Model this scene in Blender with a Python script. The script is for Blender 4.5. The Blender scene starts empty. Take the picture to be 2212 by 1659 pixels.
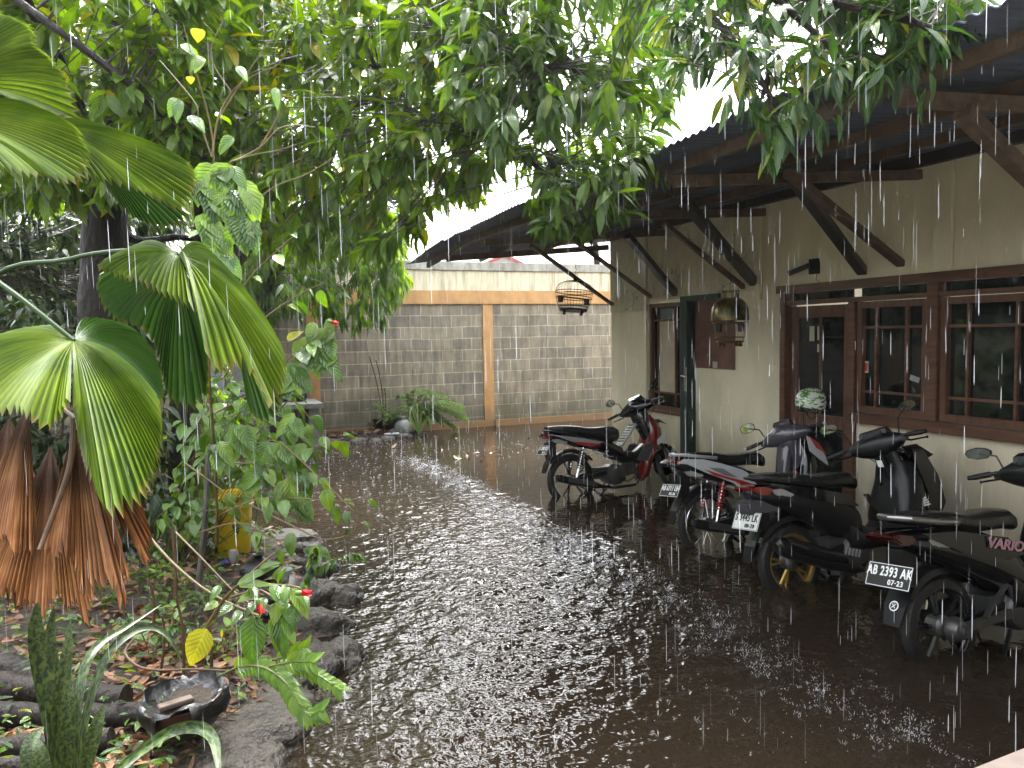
import bpy, bmesh, math, random
import numpy as np
from mathutils import Vector, Matrix

random.seed(7)
rng = np.random.default_rng(7)
R = math.radians
C = bpy.context.scene.collection
scene = bpy.context.scene

# ------------------------------------------------------------------ camera
CAM_H = 1.72
F = 1660.0 / 2212.0          # focal length as a share of the picture width
YAW, PITCH, ROLL = R(22.1), R(3.75), R(1.0)
fwd = Vector((math.sin(YAW) * math.cos(PITCH), math.cos(YAW) * math.cos(PITCH), -math.sin(PITCH)))
rgt = Vector((math.cos(YAW), -math.sin(YAW), 0))
upv = rgt.cross(fwd)
rgt, upv = rgt * math.cos(ROLL) - upv * math.sin(ROLL), upv * math.cos(ROLL) + rgt * math.sin(ROLL)
cam_d = bpy.data.cameras.new('camera')
cam = bpy.data.objects.new('camera', cam_d)
C.objects.link(cam)
cam_d.sensor_width = 36
cam_d.lens = 36 * F
cam_d.clip_start = 0.05
cam_d.clip_end = 500
CAM = Vector((0, 0, CAM_H))
cam.matrix_world = Matrix((
    (rgt.x, upv.x, -fwd.x, CAM.x), (rgt.y, upv.y, -fwd.y, CAM.y), (rgt.z, upv.z, -fwd.z, CAM.z), (0, 0, 0, 1)))
scene.camera = cam

# ------------------------------------------------------------------ sky and light (heavy overcast, raining)
world = bpy.data.worlds.new('World')
scene.world = world
world.use_nodes = True
wn = world.node_tree.nodes
wl = world.node_tree.links
for n in list(wn):
    wn.remove(n)
w_out = wn.new('ShaderNodeOutputWorld')
w_bg = wn.new('ShaderNodeBackground')
w_sky = wn.new('ShaderNodeTexSky')
w_sky.sky_type = 'NISHITA'
w_sky.sun_disc = False
w_sky.sun_elevation = R(62)
w_sky.sun_rotation = R(20)
w_sky.air_density = 1.0
w_sky.dust_density = 6.0
w_sky.ozone_density = 1.0
w_hs = wn.new('ShaderNodeHueSaturation')
w_hs.inputs['Saturation'].default_value = 0.22
wl.new(w_sky.outputs[0], w_hs.inputs['Color'])
wl.new(w_hs.outputs[0], w_bg.inputs['Color'])
w_bg.inputs['Strength'].default_value = 0.15
wl.new(w_bg.outputs[0], w_out.inputs['Surface'])
sun_d = bpy.data.lights.new('sun', 'SUN')
sun_d.energy = 0.6
sun_d.angle = R(25)
sun_d.color = (1.0, 0.98, 0.95)
sun = bpy.data.objects.new('sun', sun_d)
C.objects.link(sun)
# sun_rotation measured from +Y clockwise, same direction for the lamp
_sd = Vector((math.sin(R(20)) * math.cos(R(62)), math.cos(R(20)) * math.cos(R(62)), math.sin(R(62))))
sun.rotation_euler = (-_sd).to_track_quat('-Z', 'Y').to_euler()
scene.view_settings.view_transform = 'Standard'
scene.view_settings.look = 'None'
scene.view_settings.gamma = 1.0
scene.view_settings.exposure = 3.28
scene.cycles.max_bounces = 7
scene.cycles.diffuse_bounces = 3
scene.cycles.glossy_bounces = 4
scene.cycles.transmission_bounces = 5
scene.cycles.transparent_max_bounces = 6
scene.cycles.caustics_reflective = False
scene.cycles.caustics_refractive = False
scene.cycles.use_denoising = True
scene.cycles.sample_clamp_indirect = 6.0

# ------------------------------------------------------------------ surveying helpers: a sight line of the photo -> a point in the place
def ray(u, v):
    x = (u - 1106.0) / 1660.0
    y = -(v - 829.5) / 1660.0
    return fwd + rgt * x + upv * y
def at_z(u, v, z):
    d = ray(u, v); return CAM + d * ((z - CAM_H) / d.z)
def at_x(u, v, x):
    d = ray(u, v); return CAM + d * (x / d.x)
def at_y(u, v, y):
    d = ray(u, v); return CAM + d * (y / d.y)
def at_d(u, v, dist):
    return CAM + ray(u, v) * dist      # dist = depth along the optical axis

# ------------------------------------------------------------------ object helpers
def tag(o, label=None, cat=None, group=None, kind=None):
    if label: o['label'] = label
    if cat: o['category'] = cat
    if group: o['group'] = group
    if kind: o['kind'] = kind
    return o
def thing(name, label, cat, loc=(0, 0, 0), group=None, mat=None):
    o = bpy.data.objects.new(name, None)
    o.empty_display_size = 0.1
    C.objects.link(o)
    if mat is not None: o.matrix_world = mat
    else: o.location = loc
    return tag(o, label, cat, group)

class MB:
    """collects shapes, then links them as one mesh object"""
    def __init__(s): s.v = []; s.f = []; s.m = []
    def add(s, vs, fs, mi=0):
        b = len(s.v)
        s.v.extend([tuple(p) for p in vs])
        s.f.extend([tuple(i + b for i in f) for f in fs])
        s.m.extend([mi] * len(fs))
    def box(s, c, size, rot=None, mi=0):
        hx, hy, hz = size[0] / 2, size[1] / 2, size[2] / 2
        M = rot if rot is not None else Matrix.Identity(3)
        c = Vector(c)
        vs = [c + M @ Vector((x * hx, y * hy, z * hz)) for x in (-1, 1) for y in (-1, 1) for z in (-1, 1)]
        s.add(vs, [(0, 1, 3, 2), (4, 6, 7, 5), (0, 4, 5, 1), (2, 3, 7, 6), (0, 2, 6, 4), (1, 5, 7, 3)], mi)
    def span(s, a, b, mi=0):
        s.box([(a[i] + b[i]) / 2 for i in range(3)], [abs(b[i] - a[i]) for i in range(3)], None, mi)
    def beam(s, a, b, w, h, mi=0, up=(0, 0, 1)):
        a, b = Vector(a), Vector(b)
        x = (b - a); L = x.length; x.normalize()
        y = Vector(up).cross(x)
        if y.length < 1e-4: y = Vector((1, 0, 0)).cross(x)
        y.normalize(); z = x.cross(y)
        M = Matrix((x, y, z)).transposed()
        s.box((a + b) / 2, (L, w, h), M, mi)
    def tube(s, pts, rad, n=8, mi=0, cap=True, closed=False):
        pts = [Vector(p) for p in pts]
        N = len(pts)
        if not hasattr(rad, '__len__'): rad = [rad] * N
        vs = []; ref = None
        for i in range(N):
            if closed: t = pts[(i + 1) % N] - pts[i - 1]
            else: t = pts[min(i + 1, N - 1)] - pts[max(i - 1, 0)]
            if t.length < 1e-9: t = Vector((0, 0, 1))
            t.normalize()
            if ref is None:
                ref = Vector((0, 0, 1)) if abs(t.z) < 0.9 else Vector((1, 0, 0))
            a = t.cross(ref)
            if a.length < 1e-4: a = t.cross(Vector((0.3, 0.9, 0.1)))
            a.normalize(); b = a.cross(t); ref = b
            for k in range(n):
                q = 2 * math.pi * k / n
                vs.append(pts[i] + (a * math.cos(q) + b * math.sin(q)) * rad[i])
        fs = []
        for i in range(N if closed else N - 1):
            j = (i + 1) % N
            for k in range(n):
                k2 = (k + 1) % n
                fs.append((i * n + k, i * n + k2, j * n + k2, j * n + k))
        if cap and not closed:
            fs.append(tuple(range(n))); fs.append(tuple(reversed(range((N - 1) * n, N * n))))
        s.add(vs, fs, mi)
    def lathe(s, prof, n=24, M=None, mi=0, cap=True):
        M = M or Matrix.Identity(4)
        vs = []
        for r, z in prof:
            for k in range(n):
                q = 2 * math.pi * k / n
                vs.append(M @ Vector((r * math.cos(q), r * math.sin(q), z)))
        fs = []
        for i in range(len(prof) - 1):
            for k in range(n):
                k2 = (k + 1) % n
                fs.append((i * n + k, i * n + k2, (i + 1) * n + k2, (i + 1) * n + k))
        if cap:
            fs.append(tuple(reversed(range(n)))); fs.append(tuple(range((len(prof) - 1) * n, len(prof) * n)))
        s.add(vs, fs, mi)
    def loft(s, secs, n=16, e=2.4, mi=0):
        """secs: (centre, half_width_vec, half_height_vec) rings of superellipses"""
        vs = []
        for c, a, b in secs:
            c, a, b = Vector(c), Vector(a), Vector(b)
            for k in range(n):
                q = 2 * math.pi * (k + .5) / n
                cx, sy = math.cos(q), math.sin(q)
                vs.append(c + a * (math.copysign(abs(cx) ** (2 / e), cx)) + b * (math.copysign(abs(sy) ** (2 / e), sy)))
        fs = []
        for i in range(len(secs) - 1):
            for k in range(n):
                k2 = (k + 1) % n
                fs.append((i * n + k, i * n + k2, (i + 1) * n + k2, (i + 1) * n + k))
        fs.append(tuple(reversed(range(n)))); fs.append(tuple(range((len(secs) - 1) * n, len(secs) * n)))
        s.add(vs, fs, mi)
    def prism(s, poly, d, M=None, mi=0):
        """poly in local xz-plane, thickness d along local y"""
        M = M or Matrix.Identity(4)
        n = len(poly)
        vs = [M @ Vector((x, -d / 2, z)) for x, z in poly] + [M @ Vector((x, d / 2, z)) for x, z in poly]
        fs = [tuple(range(n)), tuple(reversed(range(n, 2 * n)))]
        fs += [(i, i + n, (i + 1) % n + n, (i + 1) % n) for i in range(n)]
        s.add(vs, fs, mi)
    def build(s, name, mats, parent=None, smooth=True, bevel=0, xf=None, angle=35):
        me = bpy.data.meshes.new(name)
        vs = s.v if xf is None else [tuple(xf @ Vector(p)) for p in s.v]
        me.from_pydata(vs, [], s.f)
        if not isinstance(mats, (list, tuple)): mats = [mats]
        for m in mats: me.materials.append(m)
        if len(mats) > 1: me.polygons.foreach_set('material_index', s.m)
        bm = bmesh.new(); bm.from_mesh(me)
        bmesh.ops.recalc_face_normals(bm, faces=bm.faces)
        if bevel:
            es = [e for e in bm.edges if len(e.link_faces) == 2 and e.calc_face_angle(0) > R(30)]
            bmesh.ops.bevel(bm, geom=es, offset=bevel, segments=2, affect='EDGES', clamp_overlap=True)
        bm.to_mesh(me); bm.free()
        if smooth:
            me.polygons.foreach_set('use_smooth', [True] * len(me.polygons))
            try: me.set_sharp_from_angle(angle=R(angle))
            except Exception: pass
        me.update()
        o = bpy.data.objects.new(name, me)
        C.objects.link(o)
        if parent is not None: o.parent = parent
        return o

def np_mesh(name, verts, loops, starts, mats, parent=None, smooth=True, midx=None):
    me = bpy.data.meshes.new(name)
    me.vertices.add(len(verts)); me.vertices.foreach_set('co', np.asarray(verts, dtype=np.float32).ravel())
    me.loops.add(len(loops)); me.loops.foreach_set('vertex_index', np.asarray(loops, dtype=np.int32))
    me.polygons.add(len(starts)); me.polygons.foreach_set('loop_start', np.asarray(starts, dtype=np.int32))
    if not isinstance(mats, (list, tuple)): mats = [mats]
    for m in mats: me.materials.append(m)
    if midx is not None: me.polygons.foreach_set('material_index', np.asarray(midx, dtype=np.int32))
    me.polygons.foreach_set('use_smooth', np.full(len(starts), smooth, dtype=bool))
    me.update(calc_edges=True); me.validate()
    o = bpy.data.objects.new(name, me)
    C.objects.link(o)
    if parent is not None: o.parent = parent
    return o
def text_obj(body, size, mat, parent, M, name='lettering', depth=0.0015, spacing=1.0, bold=0.0, sx=1.0):
    cu = bpy.data.curves.new(name, 'FONT')
    cu.body = body; cu.size = size; cu.align_x = 'CENTER'; cu.align_y = 'CENTER'
    cu.extrude = depth; cu.space_character = spacing; cu.offset = bold
    tmp = bpy.data.objects.new('tmp_text', cu); C.objects.link(tmp)
    dg = bpy.context.evaluated_depsgraph_get(); dg.update()
    me = bpy.data.meshes.new_from_object(tmp.evaluated_get(dg))
    bpy.data.objects.remove(tmp); bpy.data.curves.remove(cu)
    me.materials.clear(); me.materials.append(mat)
    me.transform(M @ Matrix.Diagonal((sx, 1, 1, 1)))
    me.name = name
    o = bpy.data.objects.new(name, me); C.objects.link(o)
    if parent is not None: o.parent = parent
    return o

# ------------------------------------------------------------------ materials
def nd(nt, t, **kw):
    n = nt.nodes.new(t)
    for k, v in kw.items(): setattr(n, k, v)
    return n
def base_mat(name):
    m = bpy.data.materials.new(name); m.use_nodes = True
    nt = m.node_tree
    b = nt.nodes['Principled BSDF']
    return m, nt, b
def pm(name, col, rough=0.5, metal=0.0, col2=None, nscale=4.0, ndetail=6.0, bump=0.0, bscale=30.0, coat=0.0, spec=0.5,
       rough2=None, trans=0.0, ior=1.45, stretch=(1, 1, 1), lo=.4, hi=.62, bdist=0.01):
    m, nt, b = base_mat(name)
    b.inputs['Base Color'].default_value = (*col, 1)
    b.inputs['Roughness'].default_value = rough
    b.inputs['Metallic'].default_value = metal
    b.inputs['Specular IOR Level'].default_value = spec
    b.inputs['Coat Weight'].default_value = coat
    b.inputs['Coat Roughness'].default_value = 0.05
    b.inputs['Transmission Weight'].default_value = trans
    b.inputs['IOR'].default_value = ior
    L = nt.links
    tc = nd(nt, 'ShaderNodeTexCoord'); mp = nd(nt, 'ShaderNodeMapping')
    mp.inputs['Scale'].default_value = stretch
    L.new(tc.outputs['Object'], mp.inputs['Vector'])
    if col2 is not None:
        n = nd(nt, 'ShaderNodeTexNoise'); n.inputs['Scale'].default_value = nscale; n.inputs['Detail'].default_value = ndetail
        n.inputs['Roughness'].default_value = 0.65
        L.new(mp.outputs[0], n.inputs['Vector'])
        r = nd(nt, 'ShaderNodeValToRGB')
        r.color_ramp.elements[0].position = lo; r.color_ramp.elements[1].position = hi
        r.color_ramp.elements[0].color = (*col, 1); r.color_ramp.elements[1].color = (*col2, 1)
        L.new(n.outputs['Fac'], r.inputs['Fac']); L.new(r.outputs['Color'], b.inputs['Base Color'])
        if rough2 is not None:
            mr = nd(nt, 'ShaderNodeMapRange')
            mr.inputs['From Min'].default_value = lo; mr.inputs['From Max'].default_value = hi
            mr.inputs['To Min'].default_value = rough; mr.inputs['To Max'].default_value = rough2
            L.new(n.outputs['Fac'], mr.inputs['Value']); L.new(mr.outputs[0], b.inputs['Roughness'])
    if bump:
        n2 = nd(nt, 'ShaderNodeTexNoise'); n2.inputs['Scale'].default_value = bscale; n2.inputs['Detail'].default_value = 5
        L.new(mp.outputs[0], n2.inputs['Vector'])
        bp = nd(nt, 'ShaderNodeBump'); bp.inputs['Strength'].default_value = bump; bp.inputs['Distance'].default_value = bdist
        L.new(n2.outputs['Fac'], bp.inputs['Height']); L.new(bp.outputs[0], b.inputs['Normal'])
    return m
def add_dirt(m, z0, z1, col, sc=3.0, amt=.75):
    """mud and damp stains: an uneven tide of dirt above the ground line"""
    nt = m.node_tree; L = nt.links; b = nt.nodes['Principled BSDF']
    src = b.inputs['Base Color'].links[0].from_socket
    tc = nd(nt, 'ShaderNodeTexCoord'); sp = nd(nt, 'ShaderNodeSeparateXYZ'); L.new(tc.outputs['Object'], sp.inputs[0])
    mp = nd(nt, 'ShaderNodeMapping'); mp.inputs['Scale'].default_value = (1, 1, .35); L.new(tc.outputs['Object'], mp.inputs['Vector'])
    n = nd(nt, 'ShaderNodeTexNoise'); n.inputs['Scale'].default_value = sc; n.inputs['Detail'].default_value = 8; n.inputs['Roughness'].default_value = .7; L.new(mp.outputs[0], n.inputs['Vector'])
    z = nd(nt, 'ShaderNodeMapRange'); z.inputs['From Min'].default_value = z0; z.inputs['From Max'].default_value = z1; z.inputs['To Min'].default_value = 1; z.inputs['To Max'].default_value = -.15; L.new(sp.outputs['Z'], z.inputs['Value'])
    a = nd(nt, 'ShaderNodeMath', operation='ADD'); L.new(z.outputs[0], a.inputs[0]); L.new(n.outputs['Fac'], a.inputs[1])
    r = nd(nt, 'ShaderNodeMapRange'); r.inputs['From Min'].default_value = .52; r.inputs['From Max'].default_value = 1.3; r.inputs['To Max'].default_value = amt; L.new(a.outputs[0], r.inputs['Value'])
    mx = nd(nt, 'ShaderNodeMix', data_type='RGBA'); mx.inputs[7].default_value = (*col, 1); L.new(r.outputs[0], mx.inputs[0]); L.new(src, mx.inputs[6]); L.new(mx.outputs[2], b.inputs['Base Color'])
    return m
def add_cracks(m, sc=1.6):
    nt = m.node_tree; L = nt.links; b = nt.nodes['Principled BSDF']; src = b.inputs['Base Color'].links[0].from_socket
    tc = nd(nt, 'ShaderNodeTexCoord'); n = nd(nt, 'ShaderNodeTexNoise'); n.inputs['Scale'].default_value = 4; L.new(tc.outputs['Object'], n.inputs['Vector'])
    mp = nd(nt, 'ShaderNodeMapping'); mp.inputs['Scale'].default_value = (1, 1, .45)
    vm = nd(nt, 'ShaderNodeVectorMath', operation='MULTIPLY_ADD'); vm.inputs[1].default_value = (.25, .25, .25); L.new(n.outputs['Color'], vm.inputs[0]); L.new(tc.outputs['Object'], vm.inputs[2]); L.new(vm.outputs[0], mp.inputs['Vector'])
    v = nd(nt, 'ShaderNodeTexVoronoi'); v.feature = 'DISTANCE_TO_EDGE'; v.inputs['Scale'].default_value = sc; L.new(mp.outputs[0], v.inputs['Vector'])
    r = nd(nt, 'ShaderNodeMapRange'); r.inputs['From Min'].default_value = .0; r.inputs['From Max'].default_value = .012; r.inputs['To Min'].default_value = .6; r.inputs['To Max'].default_value = 0; L.new(v.outputs['Distance'], r.inputs['Value'])
    mx = nd(nt, 'ShaderNodeMix', data_type='RGBA'); mx.inputs[7].default_value = (.12, .11, .09, 1); L.new(r.outputs[0], mx.inputs[0]); L.new(src, mx.inputs[6]); L.new(mx.outputs[2], b.inputs['Base Color'])
    return m
def leaf_mat(name, cols, rough=0.28, trans=0.35, tcol=None, spots=0.0, spec=0.6, vein=None):
    """leaf: glossy wet face, light coming through, colour differs from leaf to leaf"""
    m, nt, b = base_mat(name); L = nt.links
    g = nd(nt, 'ShaderNodeNewGeometry')
    r = nd(nt, 'ShaderNodeValToRGB')
    els = r.color_ramp.elements
    for i, (p, c) in enumerate(cols):
        e = els[i] if i < 2 else els.new(p)
        e.position = p; e.color = (*c, 1)
    L.new(g.outputs['Random Per Island'], r.inputs['Fac'])
    colout = r.outputs['Color']
    # midrib and side veins, from the blade's own coordinates (x = side, y = along)
    la = nd(nt, 'ShaderNodeAttribute'); la.attribute_name = 'leaf'
    sx_ = nd(nt, 'ShaderNodeSeparateXYZ'); L.new(la.outputs['Vector'], sx_.inputs[0])
    ab = nd(nt, 'ShaderNodeMath', operation='ABSOLUTE'); L.new(sx_.outputs['X'], ab.inputs[0])
    ph = nd(nt, 'ShaderNodeMath', operation='MULTIPLY_ADD'); ph.inputs[1].default_value = -.28; L.new(ab.outputs[0], ph.inputs[0]); L.new(sx_.outputs['Y'], ph.inputs[2])
    fq = nd(nt, 'ShaderNodeMath', operation='MULTIPLY'); fq.inputs[1].default_value = 50.0; L.new(ph.outputs[0], fq.inputs[0])
    co = nd(nt, 'ShaderNodeMath', operation='COSINE'); L.new(fq.outputs[0], co.inputs[0])
    pw = nd(nt, 'ShaderNodeMapRange'); pw.inputs['From Min'].default_value = .72; pw.inputs['From Max'].default_value = 1.0; L.new(co.outputs[0], pw.inputs['Value'])
    mr_ = nd(nt, 'ShaderNodeMapRange'); mr_.inputs['From Min'].default_value = .10; mr_.inputs['From Max'].default_value = .02; L.new(ab.outputs[0], mr_.inputs['Value'])
    mx_ = nd(nt, 'ShaderNodeMath', operation='MAXIMUM'); L.new(pw.outputs[0], mx_.inputs[0]); L.new(mr_.outputs[0], mx_.inputs[1])
    vb = nd(nt, 'ShaderNodeBump'); vb.inputs['Strength'].default_value = .45; vb.inputs['Distance'].default_value = -.002; L.new(co.outputs[0], vb.inputs['Height']); L.new(vb.outputs[0], b.inputs['Normal'])
    vh = nd(nt, 'ShaderNodeHueSaturation'); vv = nd(nt, 'ShaderNodeMapRange'); vv.inputs['To Min'].default_value = .92; vv.inputs['To Max'].default_value = 1.3
    L.new(mx_.outputs[0], vv.inputs['Value']); L.new(vv.outputs[0], vh.inputs['Value']); L.new(colout, vh.inputs['Color']); colout = vh.outputs[0]
    if spots:
        tc = nd(nt, 'ShaderNodeTexCoord')
        n = nd(nt, 'ShaderNodeTexNoise'); n.inputs['Scale'].default_value = 14; n.inputs['Detail'].default_value = 4
        L.new(tc.outputs['Object'], n.inputs['Vector'])
        hs = nd(nt, 'ShaderNodeHueSaturation')
        mr = nd(nt, 'ShaderNodeMapRange'); mr.inputs['From Min'].default_value = .3; mr.inputs['From Max'].default_value = .7
        mr.inputs['To Min'].default_value = 1 - spots; mr.inputs['To Max'].default_value = 1 + spots
        L.new(n.outputs['Fac'], mr.inputs['Value']); L.new(mr.outputs[0], hs.inputs['Value'])
        L.new(colout, hs.inputs['Color']); colout = hs.outputs[0]
    L.new(colout, b.inputs['Base Color'])
    b.inputs['Roughness'].default_value = rough
    b.inputs['Specular IOR Level'].default_value = spec
    tr = nd(nt, 'ShaderNodeBsdfTranslucent')
    hs2 = nd(nt, 'ShaderNodeHueSaturation'); hs2.inputs['Saturation'].default_value = 1.15; hs2.inputs['Value'].default_value = 1.5
    hs2.inputs['Hue'].default_value = 0.485
    L.new(colout, hs2.inputs['Color']); L.new(hs2.outputs[0], tr.inputs['Color'])
    mx = nd(nt, 'ShaderNodeMixShader'); mx.inputs['Fac'].default_value = trans
    out = nt.nodes['Material Output']
    L.new(b.outputs[0], mx.inputs[1]); L.new(tr.outputs[0], mx.inputs[2]); L.new(mx.outputs[0], out.inputs['Surface'])
    return m
# ================================================================== materials of the setting
M = {}
M['plaster'] = pm('plaster', (0.72, 0.655, 0.49), 0.75, col2=(0.60, 0.54, 0.40), nscale=1.6, bump=0.25, bscale=60, stretch=(1, 1, 0.35))
M['plaster_rough'] = pm('plaster_rough', (0.64, 0.59, 0.45), 0.8, col2=(0.50, 0.46, 0.35), nscale=2.2, bump=0.9, bscale=9, bdist=0.03, stretch=(1, 1, 0.6))
M['cream_wall'] = pm('cream_wall', (0.66, 0.60, 0.44), 0.7, col2=(0.34, 0.28, 0.18), nscale=6, stretch=(1.6, 1, 0.18), bump=0.2, lo=.45, hi=.7)
M['grey_cap'] = pm('grey_cap', (0.40, 0.39, 0.34), 0.8, col2=(0.22, 0.21, 0.18), nscale=5, stretch=(1, 1, 0.4), bump=0.3)
M['orange'] = pm('ochre_paint', (0.52, 0.30, 0.12), 0.6, col2=(0.33, 0.18, 0.075), nscale=3.5, stretch=(1, 1, 0.7), bump=0.15, lo=.42, hi=.75)
M['concrete'] = pm('wet_concrete', (0.27, 0.28, 0.27), 0.4, col2=(0.17, 0.175, 0.17), nscale=3, bump=0.15)
M['wood'] = pm('red_wood', (0.135, 0.062, 0.036), 0.42, col2=(0.075, 0.036, 0.022), nscale=9, stretch=(3, 3, 0.35), bump=0.12, coat=0.1)
M['wood_h'] = pm('red_wood_rail', (0.135, 0.062, 0.036), 0.42, col2=(0.075, 0.036, 0.022), nscale=9, stretch=(3, 0.35, 3), bump=0.12, coat=0.1)
M['beam'] = pm('roof_timber', (0.145, 0.10, 0.070), 0.6, col2=(0.085, 0.060, 0.045), nscale=7, stretch=(2, 2, 2), bump=0.2)
M['beam_dark'] = pm('dark_strut_paint', (0.028, 0.024, 0.024), 0.5, col2=(0.045, 0.035, 0.03), nscale=7, bump=0.15)
M['beam_mid'] = pm('strut_wood', (0.13, 0.075, 0.05), 0.55, col2=(0.08, 0.05, 0.035), nscale=9, bump=0.15)
M['roof'] = pm('corrugated_sheet', (0.10, 0.115, 0.16), 0.55, col2=(0.06, 0.07, 0.10), nscale=1.5, bump=0.1)
M['green_paint'] = pm('green_paint', (0.012, 0.03, 0.026), 0.4, col2=(0.018, 0.04, 0.032), nscale=5)
M['glass'] = pm('window_glass', (0.008, 0.010, 0.010), 0.05, spec=0.6)  # near-black and opaque: the dark of the rooms is put into the pane
M['soil'] = pm('wet_soil', (0.018, 0.012, 0.008), 0.8, col2=(0.040, 0.027, 0.017), nscale=9, bump=1.0, bscale=30, bdist=.03)
M['rock'] = pm('wet_rock', (0.062, 0.052, 0.040), 0.55, col2=(0.022, 0.019, 0.014), nscale=8, bump=1.0, bscale=34, rough2=0.35, bdist=.03)
M['dark_metal'] = pm('dark_metal', (0.02, 0.02, 0.02), 0.35, metal=0.6)
M['chrome'] = pm('chrome', (0.55, 0.55, 0.56), 0.15, metal=1.0)

add_dirt(M['plaster'], 0.0, .9, (.20, .17, .11)); add_cracks(M['plaster_rough'], 2.2); add_dirt(M['orange'], 0.0, .5, (.14, .09, .05), 5)
def block_material():
    m, nt, b = base_mat('concrete_block'); L = nt.links
    tc = nd(nt, 'ShaderNodeTexCoord'); sp = nd(nt, 'ShaderNodeSeparateXYZ'); cb = nd(nt, 'ShaderNodeCombineXYZ')
    L.new(tc.outputs['Object'], sp.inputs[0]); L.new(sp.outputs['X'], cb.inputs['X']); L.new(sp.outputs['Z'], cb.inputs['Y'])
    # the courses are not laid dead straight
    nw = nd(nt, 'ShaderNodeTexNoise'); nw.inputs['Scale'].default_value = 1.3; nw.inputs['Detail'].default_value = 2
    L.new(tc.outputs['Object'], nw.inputs['Vector'])
    mxv = nd(nt, 'ShaderNodeVectorMath', operation='MULTIPLY_ADD')
    mxv.inputs[1].default_value = (0.05, 0.045, 0)
    L.new(nw.outputs['Color'], mxv.inputs[0]); L.new(cb.outputs[0], mxv.inputs[2])
    br = nd(nt, 'ShaderNodeTexBrick')
    br.inputs['Scale'].default_value = 1.0; br.inputs['Brick Width'].default_value = 0.385; br.inputs['Row Height'].default_value = 0.2095
    br.inputs['Mortar Size'].default_value = 0.010; br.inputs['Mortar Smooth'].default_value = 0.25; br.inputs['Bias'].default_value = 0.0
    br.inputs['Color1'].default_value = (0.26, 0.225, 0.165, 1); br.inputs['Color2'].default_value = (0.165, 0.148, 0.118, 1)
    br.inputs['Mortar'].default_value = (0.40, 0.35, 0.26, 1); br.offset = 0.47
    L.new(mxv.outputs[0], br.inputs['Vector'])
    n = nd(nt, 'ShaderNodeTexNoise'); n.inputs['Scale'].default_value = 3.2; n.inputs['Detail'].default_value = 9; n.inputs['Roughness'].default_value = .72
    L.new(tc.outputs['Object'], n.inputs['Vector'])
    mp = nd(nt, 'ShaderNodeMapping'); mp.inputs['Scale'].default_value = (9, 1, .9)
    L.new(tc.outputs['Object'], mp.inputs['Vector'])
    n2 = nd(nt, 'ShaderNodeTexNoise'); n2.inputs['Scale'].default_value = 1.4; n2.inputs['Detail'].default_value = 5
    L.new(mp.outputs[0], n2.inputs['Vector'])
    hs = nd(nt, 'ShaderNodeHueSaturation')
    ad = nd(nt, 'ShaderNodeMath', operation='ADD'); L.new(n.outputs['Fac'], ad.inputs[0]); L.new(n2.outputs['Fac'], ad.inputs[1])
    mr = nd(nt, 'ShaderNodeMapRange'); mr.inputs['From Min'].default_value = .75; mr.inputs['From Max'].default_value = 1.25
    mr.inputs['To Min'].default_value = .62; mr.inputs['To Max'].default_value = 1.5
    L.new(ad.outputs[0], mr.inputs['Value']); L.new(mr.outputs[0], hs.inputs['Value']); L.new(br.outputs['Color'], hs.inputs['Color'])
    L.new(hs.outputs[0], b.inputs['Base Color'])
    b.inputs['Roughness'].default_value = .6
    mth = nd(nt, 'ShaderNodeMath', operation='MULTIPLY_ADD'); mth.inputs[1].default_value = -1.6
    L.new(br.outputs['Fac'], mth.inputs[0]); L.new(n.outputs['Fac'], mth.inputs[2])
    bp = nd(nt, 'ShaderNodeBump'); bp.inputs['Strength'].default_value = .8; bp.inputs['Distance'].default_value = .012
    L.new(mth.outputs[0], bp.inputs['Height']); L.new(bp.outputs[0], b.inputs['Normal'])
    return m
M['block'] = add_dirt(block_material(), 0.0, .8, (.075, .075, .045), 2.5, .7)

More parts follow.
